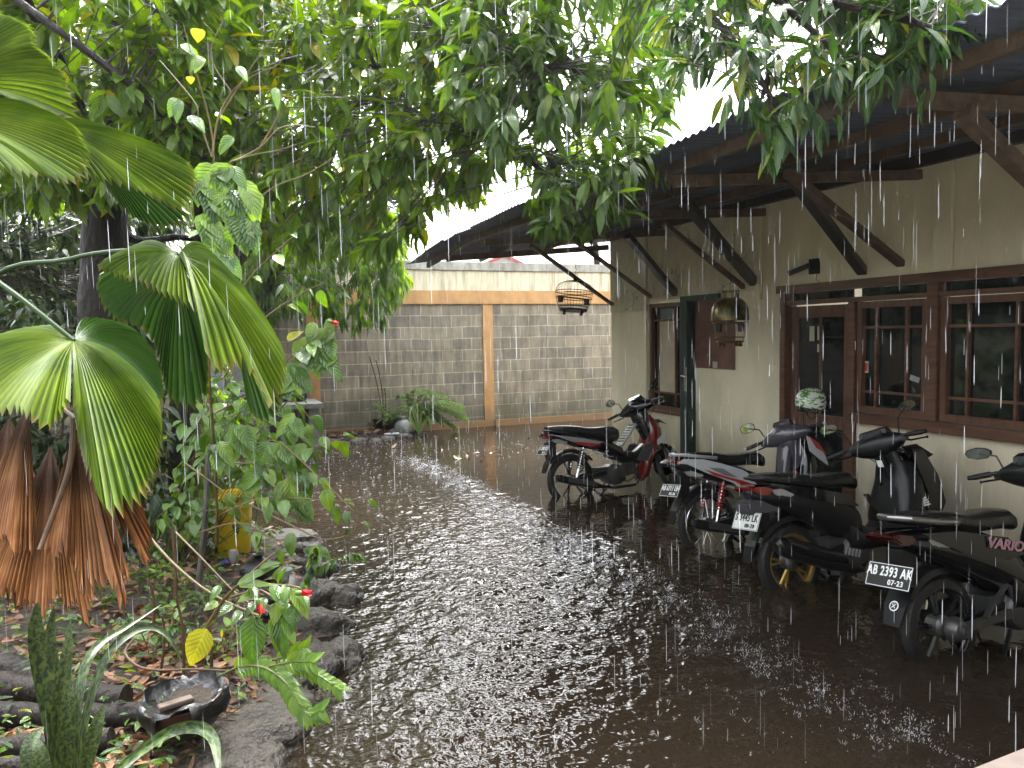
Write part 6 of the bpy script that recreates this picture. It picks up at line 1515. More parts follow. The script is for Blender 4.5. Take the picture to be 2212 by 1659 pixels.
# ================================================================== plants by the back wall
def frondlets(lb, path, lw, n, L, W, droop=.6):
    q = smooth_path(path, 8); N = len(q)
    for i in range(n):
        t = (i + .5) / n; k = t * (N - 1); a = int(k); p = q[a] + (q[min(a + 1, N - 1)] - q[a]) * (k - a); ax = (q[min(a + 1, N - 1)] - q[max(a - 1, 0)]).normalized()
        s = ax.cross(Vector((0, 0, 1))).normalized() if abs(ax.z) < .95 else Vector((1, 0, 0))
        sc = math.sin(math.pi * min(1, .2 + t * .85))
        for sg in (-1, 1): lb.add(p, s * sg + ax * .5 + Vector((0, 0, -droop)), (0, 0, 1), L * sc * rng.uniform(.8, 1.1), W, .25)
ar = thing('feathery_plant', 'arching feathery plant spreading right in front of the block wall', 'plant', at_z(892, 930, 0))
lb = LB(); st = MB(); bs = at_y(885, 915, 13.0)
for (u, v) in ((1008, 900), (995, 870), (960, 850), (930, 842), (905, 838), (985, 920), (950, 905), (870, 850), (1000, 885), (940, 885), (915, 900)):
    e = at_y(u, v, 12.9 + rng.uniform(-.3, .3)); mid = (bs + e) / 2 + Vector((0, 0, .22)); path = [bs, mid, e]; q = smooth_path(path, 8); st.tube(q, .005, 5)
    for k in range(4, len(q) - 1, 1):
        ax = (q[k + 1] - q[k - 1]).normalized(); s = ax.cross(Vector((0, 0, 1))).normalized()
        for sg in (-1, 1):
            tip = q[k] + s * sg * .13 + ax * .10 + Vector((0, 0, -.10)); frondlets(lb, [q[k], (q[k] + tip) / 2 + Vector((0, 0, .02)), tip], 0, 9, .085, .026, .5)
lb.build('foliage', ar, G['fern'], 'far'); st.build('stems', G['twig'], ar, xf=xfl(ar))
ft = thing('fern', 'small green fern growing out of the round black pot', 'fern', at_z(845, 930, .2)); lb = LB(); bs = at_y(842, 915, 13.1)
for i in range(26):
    e = bs + Vector((rng.uniform(-.38, .4), rng.uniform(-.35, .15), rng.uniform(.0, .42))); frondlets(lb, [bs, (bs + e) / 2 + Vector((0, 0, .1)), e], 0, 16, .07, .024, .3)
lb.build('foliage', ft, G['fern'], 'far')
ts = thing('sapling', 'thin orange stemmed sapling leaning against the block wall', 'plant', at_z(828, 932, .2)); st = MB(); lb = LB()
for pth in ([(830, 935), (824, 880), (812, 820), (798, 770)], [(830, 935), (828, 870), (820, 810), (812, 778)], [(832, 930), (833, 860), (830, 838)]): 
    pp = [at_y(u, v, 13.15) for u, v in pth]; st.tube(smooth_path(pp, 5), .010, 6)
for i in range(40): 
    u, v = rng.uniform(818, 842), rng.uniform(830, 900); 
    lb.add(at_y(u, v, 13.1), (rng.normal(), rng.normal(), rng.normal() * .4), (0, 0, 1), .06, .035)
for i in range(30): lb.add(at_y(rng.uniform(785, 822), rng.uniform(868, 895), 13.1), (rng.normal(), rng.normal(), -.2), (0, 0, 1), .06, .025)
st.build('stems', G['twig_brown'], ts, xf=xfl(ts)); lb.build('foliage', ts, G['fern'], 'far')

# strap leaved (striped) plants
def strap_material():
    m, nt, b = base_mat('striped_blade'); L = nt.links
    at = nd(nt, 'ShaderNodeAttribute'); at.attribute_name = 'fan'; mp = nd(nt, 'ShaderNodeMapping'); mp.inputs['Scale'].default_value = (4, 80, 1)
    L.new(at.outputs['Vector'], mp.inputs['Vector']); n = nd(nt, 'ShaderNodeTexNoise'); n.inputs['Scale'].default_value = 1; n.inputs['Detail'].default_value = 3; n.inputs['Distortion'].default_value = .8
    L.new(mp.outputs[0], n.inputs['Vector']); r = nd(nt, 'ShaderNodeValToRGB'); e = r.color_ramp.elements
    e[0].position = .40; e[0].color = (.005, .018, .004, 1); e[1].position = .60; e[1].color = (.070, .115, .025, 1); L.new(n.outputs['Fac'], r.inputs['Fac'])
    L.new(r.outputs['Color'], b.inputs['Base Color']); b.inputs['Roughness'].default_value = .42; return m
G['strap'] = strap_material()
def blade(root, pts, w, mat=None, face=None, fold=.18, tw=0):
    q = smooth_path(pts, 8); N = len(q); vs = []; uv = []
    for i, p in enumerate(q):
        t = i / (N - 1); ax = (q[min(i + 1, N - 1)] - q[max(i - 1, 0)]).normalized(); f = face or (CAM - p)
        s = ax.cross(f).normalized(); n_ = s.cross(ax).normalized(); a = tw * t; s, n_ = s * math.cos(a) + n_ * math.sin(a), n_ * math.cos(a) - s * math.sin(a)
        ww = w * (.55 + .45 * math.sin(min(1, t * 1.6) * math.pi / 2)) * (1 if t < .5 else max(0, 1 - ((t - .5) / .5) ** 1.7) * .97 + .03)
        for k, (a_, b_) in enumerate(((-1, fold), (-.5, fold * .3), (0, 0), (.5, fold * .3), (1, fold))): vs.append(p + s * (a_ * ww / 2) + n_ * (b_ * ww)); uv.append((a_ * .5 + .5, t * .35, 0))
    nb = len(vs)
    fs = [(i * 5 + k, i * 5 + k + 1, (i + 1) * 5 + k + 1, (i + 1) * 5 + k) for i in range(N - 1) for k in range(4)]
    me = bpy.data.meshes.new('blade'); xf = xfl(root)
    me.from_pydata([tuple(xf @ v) for v in vs], [], fs); me.materials.append(mat or G['strap']); me.polygons.foreach_set('use_smooth', [True] * len(me.polygons))
    at = me.attributes.new('fan', 'FLOAT_VECTOR', 'POINT'); at.data.foreach_set('vector', np.array(uv, dtype=np.float32).ravel()); me.update()
    o = bpy.data.objects.new('blade', me); C.objects.link(o); o.parent = root; return o
s1 = thing('snake_plant', 'clump of tall mottled snake plant blades at the bottom left corner', 'plant', gp(150, 1640, .15))
def bl(root, pts, w, **k): blade(root, D(pts), w, **k)
bl(s1, [(128, 1690, 2.42), (112, 1560, 2.40), (92, 1440, 2.38), (78, 1360, 2.36), (82, 1300, 2.35)], .062)
bl(s1, [(140, 1690, 2.44), (122, 1560, 2.44), (112, 1460, 2.44), (108, 1380, 2.45), (116, 1310, 2.46)], .048)
bl(s1, [(122, 1700, 2.35), (124, 1560, 2.32), (136, 1470, 2.30), (148, 1400, 2.30), (152, 1335, 2.32)], .042, tw=.5)
bl(s1, [(142, 1690, 2.33), (144, 1600, 2.30), (147, 1520, 2.29), (146, 1442, 2.30)], .046)
bl(s1, [(160, 1690, 2.40), (165, 1580, 2.40), (172, 1500, 2.42), (188, 1430, 2.48), (222, 1385, 2.56), (280, 1350, 2.66), (348, 1306, 2.78)], .030, tw=.4)
bl(s1, [(172, 1690, 2.42), (180, 1580, 2.45), (205, 1480, 2.5), (240, 1405, 2.58), (290, 1362, 2.66), (335, 1356, 2.7), (370, 1385, 2.7), (396, 1440, 2.7)], .030, tw=.3)
bl(s1, [(176, 1700, 2.3), (192, 1630, 2.28), (208, 1570, 2.28), (226, 1520, 2.3)], .044)
bl(s1, [(70, 1700, 2.2), (62, 1640, 2.2), (70, 1600, 2.22), (95, 1570, 2.26)], .045, tw=.6)
bl(s1, [(100, 1700, 2.2), (95, 1660, 2.18), (84, 1620, 2.18), (78, 1595, 2.2)], .04)
s2 = thing('snake_plant', 'arching mottled blade bending down right of the flower pot', 'plant', gp(300, 1640, .1))
bl(s2, [(230, 1690, 2.2), (300, 1625, 2.35), (370, 1580, 2.5), (425, 1571, 2.5), (458, 1592, 2.4), (470, 1640, 2.3), (474, 1700, 2.2)], .040)
s3 = thing('striped_plant', 'pale striped strap leaved plant at the right end of the rubble by the wall', 'plant', at_z(905, 942, 0)); c = at_z(905, 938, .02)
for (u, v, mu, mv) in ((885, 905, 890, 880), (932, 935, 925, 900), (918, 895, 912, 890), (900, 870, 902, 890), (895, 930, 885, 900), (940, 915, 930, 895)):
    blade(s3, [c, at_y(mu, mv, c.y), at_y(u, v, c.y - .1)], .04, mat=G['fern'])

# ================================================================== hibiscus shrub and vines
def hleaf(lb, u, v, d, tu, tv, wpx, td=None, c=.2):
    a = at_d(u, v, d); b = at_d(tu, tv, td or d); L_ = (b - a).length
    lb.add(a, b - a, (CAM - a).normalized() * .9 + Vector((0, 0, .5)), L_, wpx / 1660 * d, c)
def flower(root_label, u, v, d, dirv):
    c = at_d(u, v, d); f = thing('hibiscus_flower', root_label, 'flower', c, 'red buds on the hibiscus'); rot = Vector(dirv).to_track_quat('Z', 'Y').to_matrix().to_4x4()
    m = MB()
    for k in range(5):
        q = 2 * math.pi * k / 5; s = Matrix.Rotation(q, 4, 'Z')
        m.add([rot @ s @ Vector(p) for p in ((0, -.002, 0), (.011, -.006, .018), (.013, .004, .034), (.006, .010, .048), (.001, .006, .046), (.004, .008, .02))], [(0, 1, 5), (1, 2, 5), (2, 3, 4, 5)])
    m.build('petals', pm('red_petal', (.55, .012, .012), .4), f, angle=70)
    m = MB(); m.lathe([(.003, -.014), (.009, -.008), (.010, .006), (.008, .012)], 10, rot); m.build('calyx', pm('calyx', (.10, .20, .03), .5), f)
hb_ = gp(400, 1225, .1)
hs = thing('hibiscus_shrub', 'sprawling hibiscus shrub of orange twigs and glossy leaves over the bin', 'shrub', hb_)
tw = MB(); lb = LB(); stems = []
rd = random.Random(21)
def proj(p):
    w = Vector(p) - CAM; z = w.dot(fwd); return 1106 + 1660 * w.dot(rgt) / z, 829.5 - 1660 * w.dot(upv) / z
def hstem(pts, r0, r1, nleaf, L_=.11, jit=1.0, tgt=None, start=.3):
    q = limb(tw if tgt is None else tgt, pts, r0, r1, 6, .05, 7); N = len(q)
    for i in range(nleaf):
        k = int(N * (start + (1 - start) * rd.random())); k = min(k, N - 2); ax = (q[k + 1] - q[k]).normalized(); s = Vector((rd.gauss(0, 1), rd.gauss(0, 1), rd.gauss(0, .5))).normalized()
        p = q[k] + s * .015
        pu, pv = proj(p)
        if 448 < pu < 552 and 1030 < pv < 1215 and rd.random() < .8: continue
        tw_ = s * .6 + ax * .5 + Vector((0, 0, -.7)); l_ = L_ * rd.uniform(.6, 1.25); st_ = p + tw_.normalized() * .02
        lb.add(st_, tw_, s * .5 + Vector((0, 0, .8)) + (CAM - p).normalized() * .5, l_, l_ * rd.uniform(.48, .66), rd.uniform(.1, .45))
    return q
for i in range(54):
    u = rd.uniform(370, 600); v = rd.uniform(800, 1100); d = rd.uniform(4.2, 5.4); e = at_d(u + rd.uniform(-10, 70), v, d); b0 = hb_ + Vector((rd.uniform(-.2, .12), rd.uniform(-.2, .5), 0))
    mid = (b0 + e) / 2 + Vector((rd.uniform(-.12, .12), rd.uniform(-.1, .1), rd.uniform(0, .2))); hstem([b0, mid, e], rd.uniform(.003, .006), .0018, 8)
for pts, nl in (([(520, 1000, 4.4), (588, 951, 4.2), (673, 1016, 4.0), (764, 1104, 3.9)], 6), ([(480, 1110, 4.4), (558, 1078, 4.2), (639, 1076, 4.1), (731, 1083, 4.0), (785, 1074, 4.0)], 7), ([(500, 1000, 4.5), (590, 900, 4.4), (640, 870, 4.3), (720, 985, 4.2)], 9),
                ([(540, 1090, 4.4), (640, 1140, 4.1), (700, 1165, 4.0), (760, 1150, 3.95), (772, 1112, 3.95)], 3), ([(560, 980, 4.4), (640, 975, 4.2), (700, 960, 4.1), (745, 945, 4.1)], 7), ([(450, 900, 4.4), (540, 850, 4.3), (600, 800, 4.2), (640, 770, 4.1)], 8),
                ([(500, 900, 4.4), (560, 860, 4.3), (620, 780, 4.2), (680, 730, 4.1), (712, 700, 4.1)], 12), ([(480, 1000, 4.4), (600, 1005, 4.2), (690, 1030, 4.1)], 8), ([(430, 1150, 4.5), (520, 1130, 4.3), (600, 1170, 4.2), (680, 1190, 4.1)], 6),
                ([(400, 1000, 4.6), (480, 1060, 4.4), (560, 1140, 4.3), (610, 1110, 4.2)], 8), ([(520, 960, 4.3), (600, 960, 4.2), (640, 1010, 4.2), (650, 1080, 4.2)], 12), ([(540, 900, 4.3), (640, 940, 4.2), (700, 1000, 4.2)], 8)):
    hstem(pix(pts), .0055, .0018, nl, start=.25)
for (u, v) in ((690, 720), (710, 760), (660, 740), (700, 700), (640, 800), (620, 900), (560, 860), (600, 960), (620, 1040), (640, 1070), (560, 1010), (470, 960), (520, 930)):
    for k in range(5):
        a = rd.uniform(0, 6.28); l_ = rd.uniform(38, 62); hleaf(lb, u + rd.uniform(-22, 22), v + rd.uniform(-18, 18), 4.15, u + l_ * .7 * math.cos(a), v + 14 + l_ * (.55 + .4 * abs(math.sin(a))), l_ * .55, 4.1)
tw.build('twigs', G['twig'], hs, xf=xfl(hs)); lb.build('foliage', hs, G['hib'], 'oval', .22)
flower('red hibiscus bud high on the shrub against the block wall', 712, 694, 4.1, rgt + Vector((0, 0, -.3)))

# climbing vine with bare yellow twigs in front of the trunks
vn = thing('climbing_vine', 'bare yellow twigged vine with a bright leafy tuft before the dark trunks', 'vine', gp(470, 1180, .1)); tw2 = MB(); lb = LB()
S = lambda pts, r=.0042, nl=0, **k: hstem(pix(pts), r, .0016, nl, tgt=tw2, **k)
S([(470, 1180, 4.6), (465, 1000, 4.4), (452, 800, 4.0), (458, 620, 3.8), (455, 480, 3.6), (462, 340, 3.5), (450, 250, 3.5), (425, 160, 3.45), (395, 48, 3.4)], .010, 4)
S([(458, 340, 3.5), (470, 260, 3.5), (500, 200, 3.5), (545, 165, 3.5), (600, 140, 3.5), (617, 108, 3.5)], .006)
S([(470, 260, 3.5), (520, 180, 3.5), (560, 120, 3.5), (605, 60, 3.5)]); S([(500, 200, 3.5), (455, 120, 3.45), (485, 40, 3.4)]); S([(458, 340, 3.5), (430, 260, 3.5), (420, 220, 3.5), (345, 130, 3.5)])
S([(500, 350, 3.55), (560, 320, 3.5), (600, 280, 3.5), (640, 270, 3.5), (680, 275, 3.5)], .005); S([(500, 350, 3.55), (545, 335, 3.5), (600, 325, 3.5), (640, 312, 3.5)]); S([(560, 320, 3.5), (600, 250, 3.5), (608, 190, 3.5)])
S([(460, 480, 3.6), (540, 440, 3.6), (600, 400, 3.6), (665, 375, 3.6), (720, 340, 3.6)], .005, 2); S([(470, 700, 3.9), (540, 600, 3.8), (600, 540, 3.7), (640, 505, 3.7)], .005, 3); S([(480, 820, 4.0), (560, 700, 3.9), (640, 640, 3.9), (700, 610, 3.9)], .005, 3)
for (u, v, k) in ((430, 390, 5), (465, 355, 4), (500, 370, 4), (455, 420, 5), (440, 470, 4), (495, 420, 5), (520, 470, 5), (470, 500, 4), (540, 480, 4), (535, 400, 3), (480, 540, 4), (395, 215, 2), (410, 250, 2), (445, 120, 2), (520, 135, 1), (395, 95, 1), (600, 195, 1), (500, 300, 2)):
    for j in range(k):
        l_ = rd.uniform(45, 80) if v > 330 else rd.uniform(34, 48); a = rd.uniform(-1.0, 1.0); hleaf(lb, u + rd.uniform(-14, 14), v + rd.uniform(-14, 14), 3.45, u + l_ * math.sin(a) + rd.uniform(-6, 6), v + l_ * math.cos(a), l_ * rd.uniform(.5, .62), 3.4, .25)
tw2.build('twigs', G['twig'], vn, xf=xfl(vn)); lb.build('foliage', vn, G['hib'], 'oval', .2)
lb = LB(); hleaf(lb, 428, 62, 3.4, 427, 92, 30); hleaf(lb, 411, 165, 3.4, 412, 182, 18); hleaf(lb, 620, 735, 4.1, 655, 712, 18); hleaf(lb, 480, 1360, 3, 478, 1380, 6); lb.build('yellow_leaves', vn, G['yellow'], 'oval')

# near hibiscus branch low on the right of the bed
hb2 = thing('hibiscus_branch', 'low hibiscus branch with large drooping veined leaves above the rocks', 'shrub', gp(440, 1400, .15)); tw3 = MB(); lb = LB()
def T3(pts, r=.006): limb(tw3, pix(pts), r, r * .5, 7)
T3([(440, 1365, 3.1), (480, 1300, 3.05), (521, 1257, 3.0), (560, 1222, 3.0), (592, 1195, 3.0)], .008); T3([(521, 1257, 3.0), (580, 1262, 2.95), (640, 1268, 2.9), (655, 1280, 2.9)]); T3([(500, 1290, 3.0), (560, 1275, 2.95), (600, 1300, 2.9)]); T3([(441, 1362, 3.0), (470, 1335, 2.95), (520, 1300, 2.9), (548, 1330, 2.85)], .003)
T3([(280, 1100, 3.6), (340, 1180, 3.5), (400, 1240, 3.4), (470, 1290, 3.3), (560, 1330, 3.2)], .008); T3([(380, 1150, 3.6), (440, 1210, 3.5), (520, 1290, 3.4), (600, 1330, 3.3)], .005)
for t_ in ((512, 1262, 592, 1214, 20), (516, 1264, 586, 1256, 20), (560, 1228, 600, 1210, 15), (590, 1262, 600, 1300, 24), (604, 1270, 622, 1306, 26), (618, 1262, 612, 1302, 20), (630, 1270, 668, 1336, 30), (600, 1300, 590, 1352, 28), (618, 1305, 632, 1350, 28), (560, 1275, 510, 1298, 22), (570, 1290, 560, 1330, 22),
           (600, 1325, 618, 1432, 34), (612, 1330, 640, 1395, 26), (640, 1300, 628, 1372, 30), (586, 1335, 600, 1410, 24), (500, 1305, 470, 1330, 22), (540, 1262, 560, 1300, 20), (650, 1275, 668, 1316, 22), (520, 1320, 500, 1350, 20), (470, 1300, 440, 1316, 20), (550, 1300, 530, 1330, 18), (588, 1250, 604, 1222, 12), (600, 1260, 612, 1228, 12), (476, 1265, 450, 1300, 18)):
    u, v, a, b, w_ = t_; hleaf(lb, u, v, 2.92, a, b, w_, 2.86)
hleaf(lb, 548, 1334, 2.82, 541, 1440, 60, 2.78, .15)
lb.build('foliage', hb2, G['hib'], 'oval', .18); tw3.build('twigs', G['twig'], hb2, xf=xfl(hb2))
lb = LB(); hleaf(lb, 446, 1358, 2.92, 404, 1444, 58, 2.88, .15); lb.build('yellow_leaf', hb2, G['yellow'], 'oval', .16)
flower('red hibiscus bud left of the leaf tuft, pointing down', 556, 1300, 2.84, Vector((.3, -.3, -1))); flower('red hibiscus bud at the right edge of the branch, lying level over the rocks', 645, 1281, 2.86, rgt)

# pinnate shoots over the water
zz = thing('leafy_shoots', 'bright green shoots with paired leaflets hanging over the rocks and water', 'plant', gp(480, 1455, .15)); st = MB(); lb = LB()
for pts, L_ in (([(470, 1462, 3.1), (520, 1440, 3.0), (569, 1442, 2.95), (612, 1470, 2.9), (640, 1510, 2.86), (662, 1540, 2.84), (690, 1536, 2.84)], .058), ([(560, 1450, 3.0), (620, 1440, 2.95), (680, 1455, 2.9), (735, 1490, 2.86)], .046), ([(560, 1430, 3.0), (610, 1420, 2.95), (660, 1400, 2.92)], .05), ([(580, 1440, 2.95), (630, 1430, 2.9), (672, 1430, 2.88)], .06)):
    q = limb(st, pix(pts), .005, .002, 7); N = len(q)
    for i in range(5, N):
        ax = (q[i] - q[i - 1]).normalized(); s = ax.cross((CAM - q[i]).normalized()).normalized()
        for sg in (-1, 1): l_ = L_ * rd.uniform(.85, 1.15); lb.add(q[i], s * sg * .8 + ax * .7 + Vector((0, 0, -.25)), (CAM - q[i]).normalized() + Vector((0, 0, .6)), l_, l_ * .42, .15)
G['shoot'] = leaf_mat('shoot_leaf', [(0, (.09, .20, .02)), (1, (.18, .30, .035))], .16, .35)
lb.build('foliage', zz, G['shoot'], 'oval', .2); st.build('stems', pm('green_stem', (.10, .12, .03), .4), zz, xf=xfl(zz))
# dark leafy twig at the water edge
dk = thing('leafy_twig', 'thin twig with small dark shiny leaves reaching over the water behind the rocks', 'plant', gp(640, 1290, .1)); st = MB(); lb = LB()
for pts in ([(648, 1285, 3.4), (665, 1240, 3.4), (700, 1220, 3.4), (745, 1200, 3.4), (775, 1196, 3.4)], [(665, 1250, 3.4), (676, 1215, 3.4), (680, 1180, 3.4)]):
    q = limb(st, pix(pts), .003, .0012, 6)
    for i in range(3, len(q)):
        for sg in (-1, 1): lb.add(q[i], Vector((rd.uniform(-1, 1), rd.uniform(-1, 1), -.6)), (0, 0, 1), .05 * rd.uniform(.7, 1.3), .024, .3)
lb.build('foliage', dk, G['dark'], 'oval'); st.build('stems', G['twig_brown'], dk, xf=xfl(dk))

# seedlings and low growth over the litter
SEED = [(300, 1270, 'under the right edge of the dead palm frond'), (330, 1265, 'just left of the bare cut brown stem'), (365, 1290, 'at the foot of the bare cut brown stem'), (350, 1330, 'above the arching mottled blades'), (400, 1280, 'below and left of the yellow bin'), (440, 1300, 'straight below the yellow bin'), (270, 1310, 'beside the tip of the long pale mottled blade'), (380, 1350, 'left of the big yellow leaf'),
    (230, 1300, 'hidden low under the brown frond tips'), (420, 1330, 'just above the big yellow leaf'), (360, 1400, 'in the bend of the dry vine'), (470, 1400, 'between the yellow leaf and the veined leaf'), (400, 1200, 'on the left side of the yellow bin'), (360, 1230, 'farthest back against the dark shrub'), (330, 1420, 'nearest the black pot'), (500, 1380, 'right of the yellow leaf'), (460, 1250, 'in front of the blue cap'), (540, 1360, 'behind the big veined leaf')]
for i, (u, v, where) in enumerate(SEED):
    p = gp(u, v + 26, .13); s = thing('seedling', 'green pointed leaved seedling ' + where, 'plant', p, 'seedlings among the leaf litter'); lb = LB(); st = MB()
    for j in range(rd.randint(2, 3)):
        a = rd.uniform(0, 6.28); tip = p + Vector((.07 * math.cos(a), .07 * math.sin(a), rd.uniform(.12, .26))); st.tube([p, (p + tip) / 2 + Vector((0, 0, .03)), tip], .003, 5)
        for k in range(rd.randint(4, 7)):
            b = rd.uniform(0, 6.28); t = rd.uniform(.35, 1); l_ = rd.uniform(.05, .095); lb.add(p + (tip - p) * t, (math.cos(b), math.sin(b), rd.uniform(.1, .9)), (math.cos(b) * -.3, math.sin(b) * -.3, 1), l_, l_ * .42, .3)
    st.build('stem', G['twig'], s, xf=xfl(s)); lb.build('foliage', s, G['hib'] if i % 3 else G['dark'], 'oval')
# thin woody stems standing in the bed
for i, (u0, v0, u1, v1, d, r_) in enumerate([(375, 1330, 372, 1140, 4.0, .012), (425, 1260, 450, 980, 4.6, .02), (330, 1330, 318, 1250, 3.6, .008), (395, 1440, 380, 1290, 3.4, .008), (455, 1420, 440, 1330, 3.4, .007), (345, 1420, 350, 1330, 3.4, .006)]):
    m = MB(); a = at_d(u0, v0, d); b = at_d(u1, v1, d); limb(m, [a - Vector((0, 0, .08)), (a + b) / 2 + Vector((.015, 0, 0)), b], r_, r_ * .7, 8, .06)
    o = m.build('woody_stem', G['twig_brown'] if i != 1 else G['bark_pale']); tag(o, ['bare cut brown stem standing left of the yellow bin', 'thick pale orange stem rising beside the yellow bin', 'short stem under the dead palm frond', 'bare stem in front of the seedlings, left of the yellow leaf', 'thin bare stem directly under the yellow leaf', 'short thin stem left of the yellow leaf among dry leaves'][i], 'stem')
# coiled dry vine on the litter
m = MB(); limb(m, D([(290, 1380, 3.2), (270, 1410, 3.15), (300, 1440, 3.1), (350, 1448, 3.1), (420, 1446, 3.1), (500, 1450, 3.1)]), .006, .004, 7); o = m.build('dry_vine', G['twig_brown']); tag(o, 'curling dry vine lying over the leaf litter', 'vine')
# ================================================================== bird cages
def cage(label, c, r, h, dome, M4):
    root = thing('bird_cage', label, 'bird cage', c, 'bird cages hanging under the eaves')
    cm = pm('cage_wood', (.03, .02, .015), .45) if not dome else pm('cage_wood_brown', (.09, .045, .02), .4)
    wires = MB(); n = 34
    prof = [(.72, 0), (.90, .25), (1.0, .5), (1.0, .68), (.86, .86), (.5, .97), (.12, 1.0)]
    for k in range(n):
        q = 2 * math.pi * k / n; wires.tube(smooth_path([(r * a * math.cos(q), r * a * math.sin(q), h * z) for a, z in prof], 3), .0014, 4, cap=False)
    w = wires.build('bars', cm, root, xf=M4)
    if 'kind' not in w: w['kind'] = 'stuff'
    hoop = MB()
    for a, z, t in ((.72, 0, .010), (.80, .1, .006), (.97, .42, .005), (1.0, .62, .005), (.13, 1.0, .008)): hoop.tube([(r * a * math.cos(q), r * a * math.sin(q), h * z) for q in [2 * math.pi * k / 36 for k in range(36)]], t, 6, closed=True)
    hoop.build('hoops', cm, root, xf=M4)
    b = MB(); b.lathe([(r * .70, -.012), (r * .72, 0), (0, .004)], 30, cap=True); b.build('base', cm, root, xf=M4)
    for q in (R(20), R(110), R(200), R(290)):
        f = MB(); f.lathe([(.018, -.045), (.022, -.03), (.012, -.012), (.02, 0)], 10, Matrix.Translation((r * .66 * math.cos(q), r * .66 * math.sin(q), 0))); f.build('foot', cm, root, xf=M4)
    p = MB(); p.tube([(-r * .95, 0, h * .42), (r * .95, 0, h * .42)], .009, 8); p.tube([(-r * .5, .02, h * .62), (r * .4, -.02, h * .64)], .006, 6); p.build('perch', cm, root, xf=M4)
    f = MB(); f.lathe([(.018, h * 1.0), (.014, h * 1.03), (.022, h * 1.06), (.012, h * 1.09), (.02, h * 1.12), (.008, h * 1.15)], 12); f.build('finial', cm, root, xf=M4)
    fcm = pm('black_cup', (.012, .012, .014), .3)
    for sx in (-1, 1): cu = MB(); cu.lathe([(.03, h * .22), (.036, h * .40), (.034, h * .40), (.028, h * .24)], 12, Matrix.Translation((sx * r * .78, 0, 0))); cu.build('feed_cup', fcm, root, xf=M4)
    if 0: cu.build('feed_cup', pm('black_cup', (.012, .012, .014), .3), root, xf=M4)
    hk = MB(); hk.tube([(0, 0, h * 1.15), (0, 0, h * 1.15 + .06), (.015, 0, h * 1.15 + .08), (0, 0, h * 1.15 + .10), (0, 0, 0 + h * 1.15 + .34)], .003, 6); hk.build('hook', M['dark_metal'], root, xf=M4)
    if dome:
        d = MB(); d.lathe([(r * 1.06, h * .48), (r * 1.07, h * .56), (r * 1.03, h * .74), (r * .88, h * .88), (r * .62, h * .96), (r * .50, h * .985), (r * .50, h * 1.10), (r * .54, h * 1.12), (r * .54, h * 1.145), (.02, h * 1.15)], 36, cap=False)
        d.build('dome_cover', pm('brass_dome', (.16, .125, .06), .28, metal=.55, col2=(.045, .06, .02), nscale=7, lo=.45, hi=.6), root, xf=M4)
    return root
c1 = at_d(1238, 670, 8.9); cage('open barred bird cage hanging tilted in front of the block wall', c1, .215, .34, False, Matrix.Rotation(R(6), 4, 'Y') @ Matrix.Rotation(R(-3), 4, 'X'))
c2 = at_d(1577, 738, 7.3); cage('bird cage under a brass dome cover hanging before the green door', c2, .165, .42, True, Matrix.Identity(4))
def bird(c, s):
    m = MB(); c = Vector(c)
    m.loft([(c + Vector((x, 0, z)) * s, Vector((0, w, 0)) * s, Vector((0, 0, h)) * s) for x, z, w, h in ((-.9, -.55, .05, .03), (-.5, -.3, .12, .10), (-.1, 0, .26, .28), (.2, .12, .28, .30), (.42, .34, .2, .2), (.55, .44, .17, .17), (.68, .44, .08, .07), (.82, .42, .01, .01))], n=14, e=2.0)
    o = m.build('bird', pm('green_bird', (.03, .08, .025), .5, col2=(.015, .03, .015), nscale=30)); tag(o, 'small dark green bird perching inside the dome covered cage', 'bird')
bird(c2 + Vector((.03, 0, .21)), .09)

# ================================================================== rain: falling drops, drips off the eave, splashes
def rain_material(name, alpha, rough=.15):
    m, nt, b = base_mat(name); b.inputs['Base Color'].default_value = (.80, .83, .88, 1); b.inputs['Roughness'].default_value = rough; b.inputs['Specular IOR Level'].default_value = 1.0
    tr = nd(nt, 'ShaderNodeBsdfTranslucent'); tr.inputs['Color'].default_value = (.8, .83, .88, 1)
    mx = nd(nt, 'ShaderNodeMixShader'); mx.inputs['Fac'].default_value = .45
    nt.links.new(b.outputs[0], mx.inputs[1]); nt.links.new(tr.outputs[0], mx.inputs[2])
    tp = nd(nt, 'ShaderNodeBsdfTransparent'); m2 = nd(nt, 'ShaderNodeMixShader'); m2.inputs['Fac'].default_value = alpha
    nt.links.new(tp.outputs[0], m2.inputs[1]); nt.links.new(mx.outputs[0], m2.inputs[2]); nt.links.new(m2.outputs[0], nt.nodes['Material Output'].inputs['Surface'])
    return m
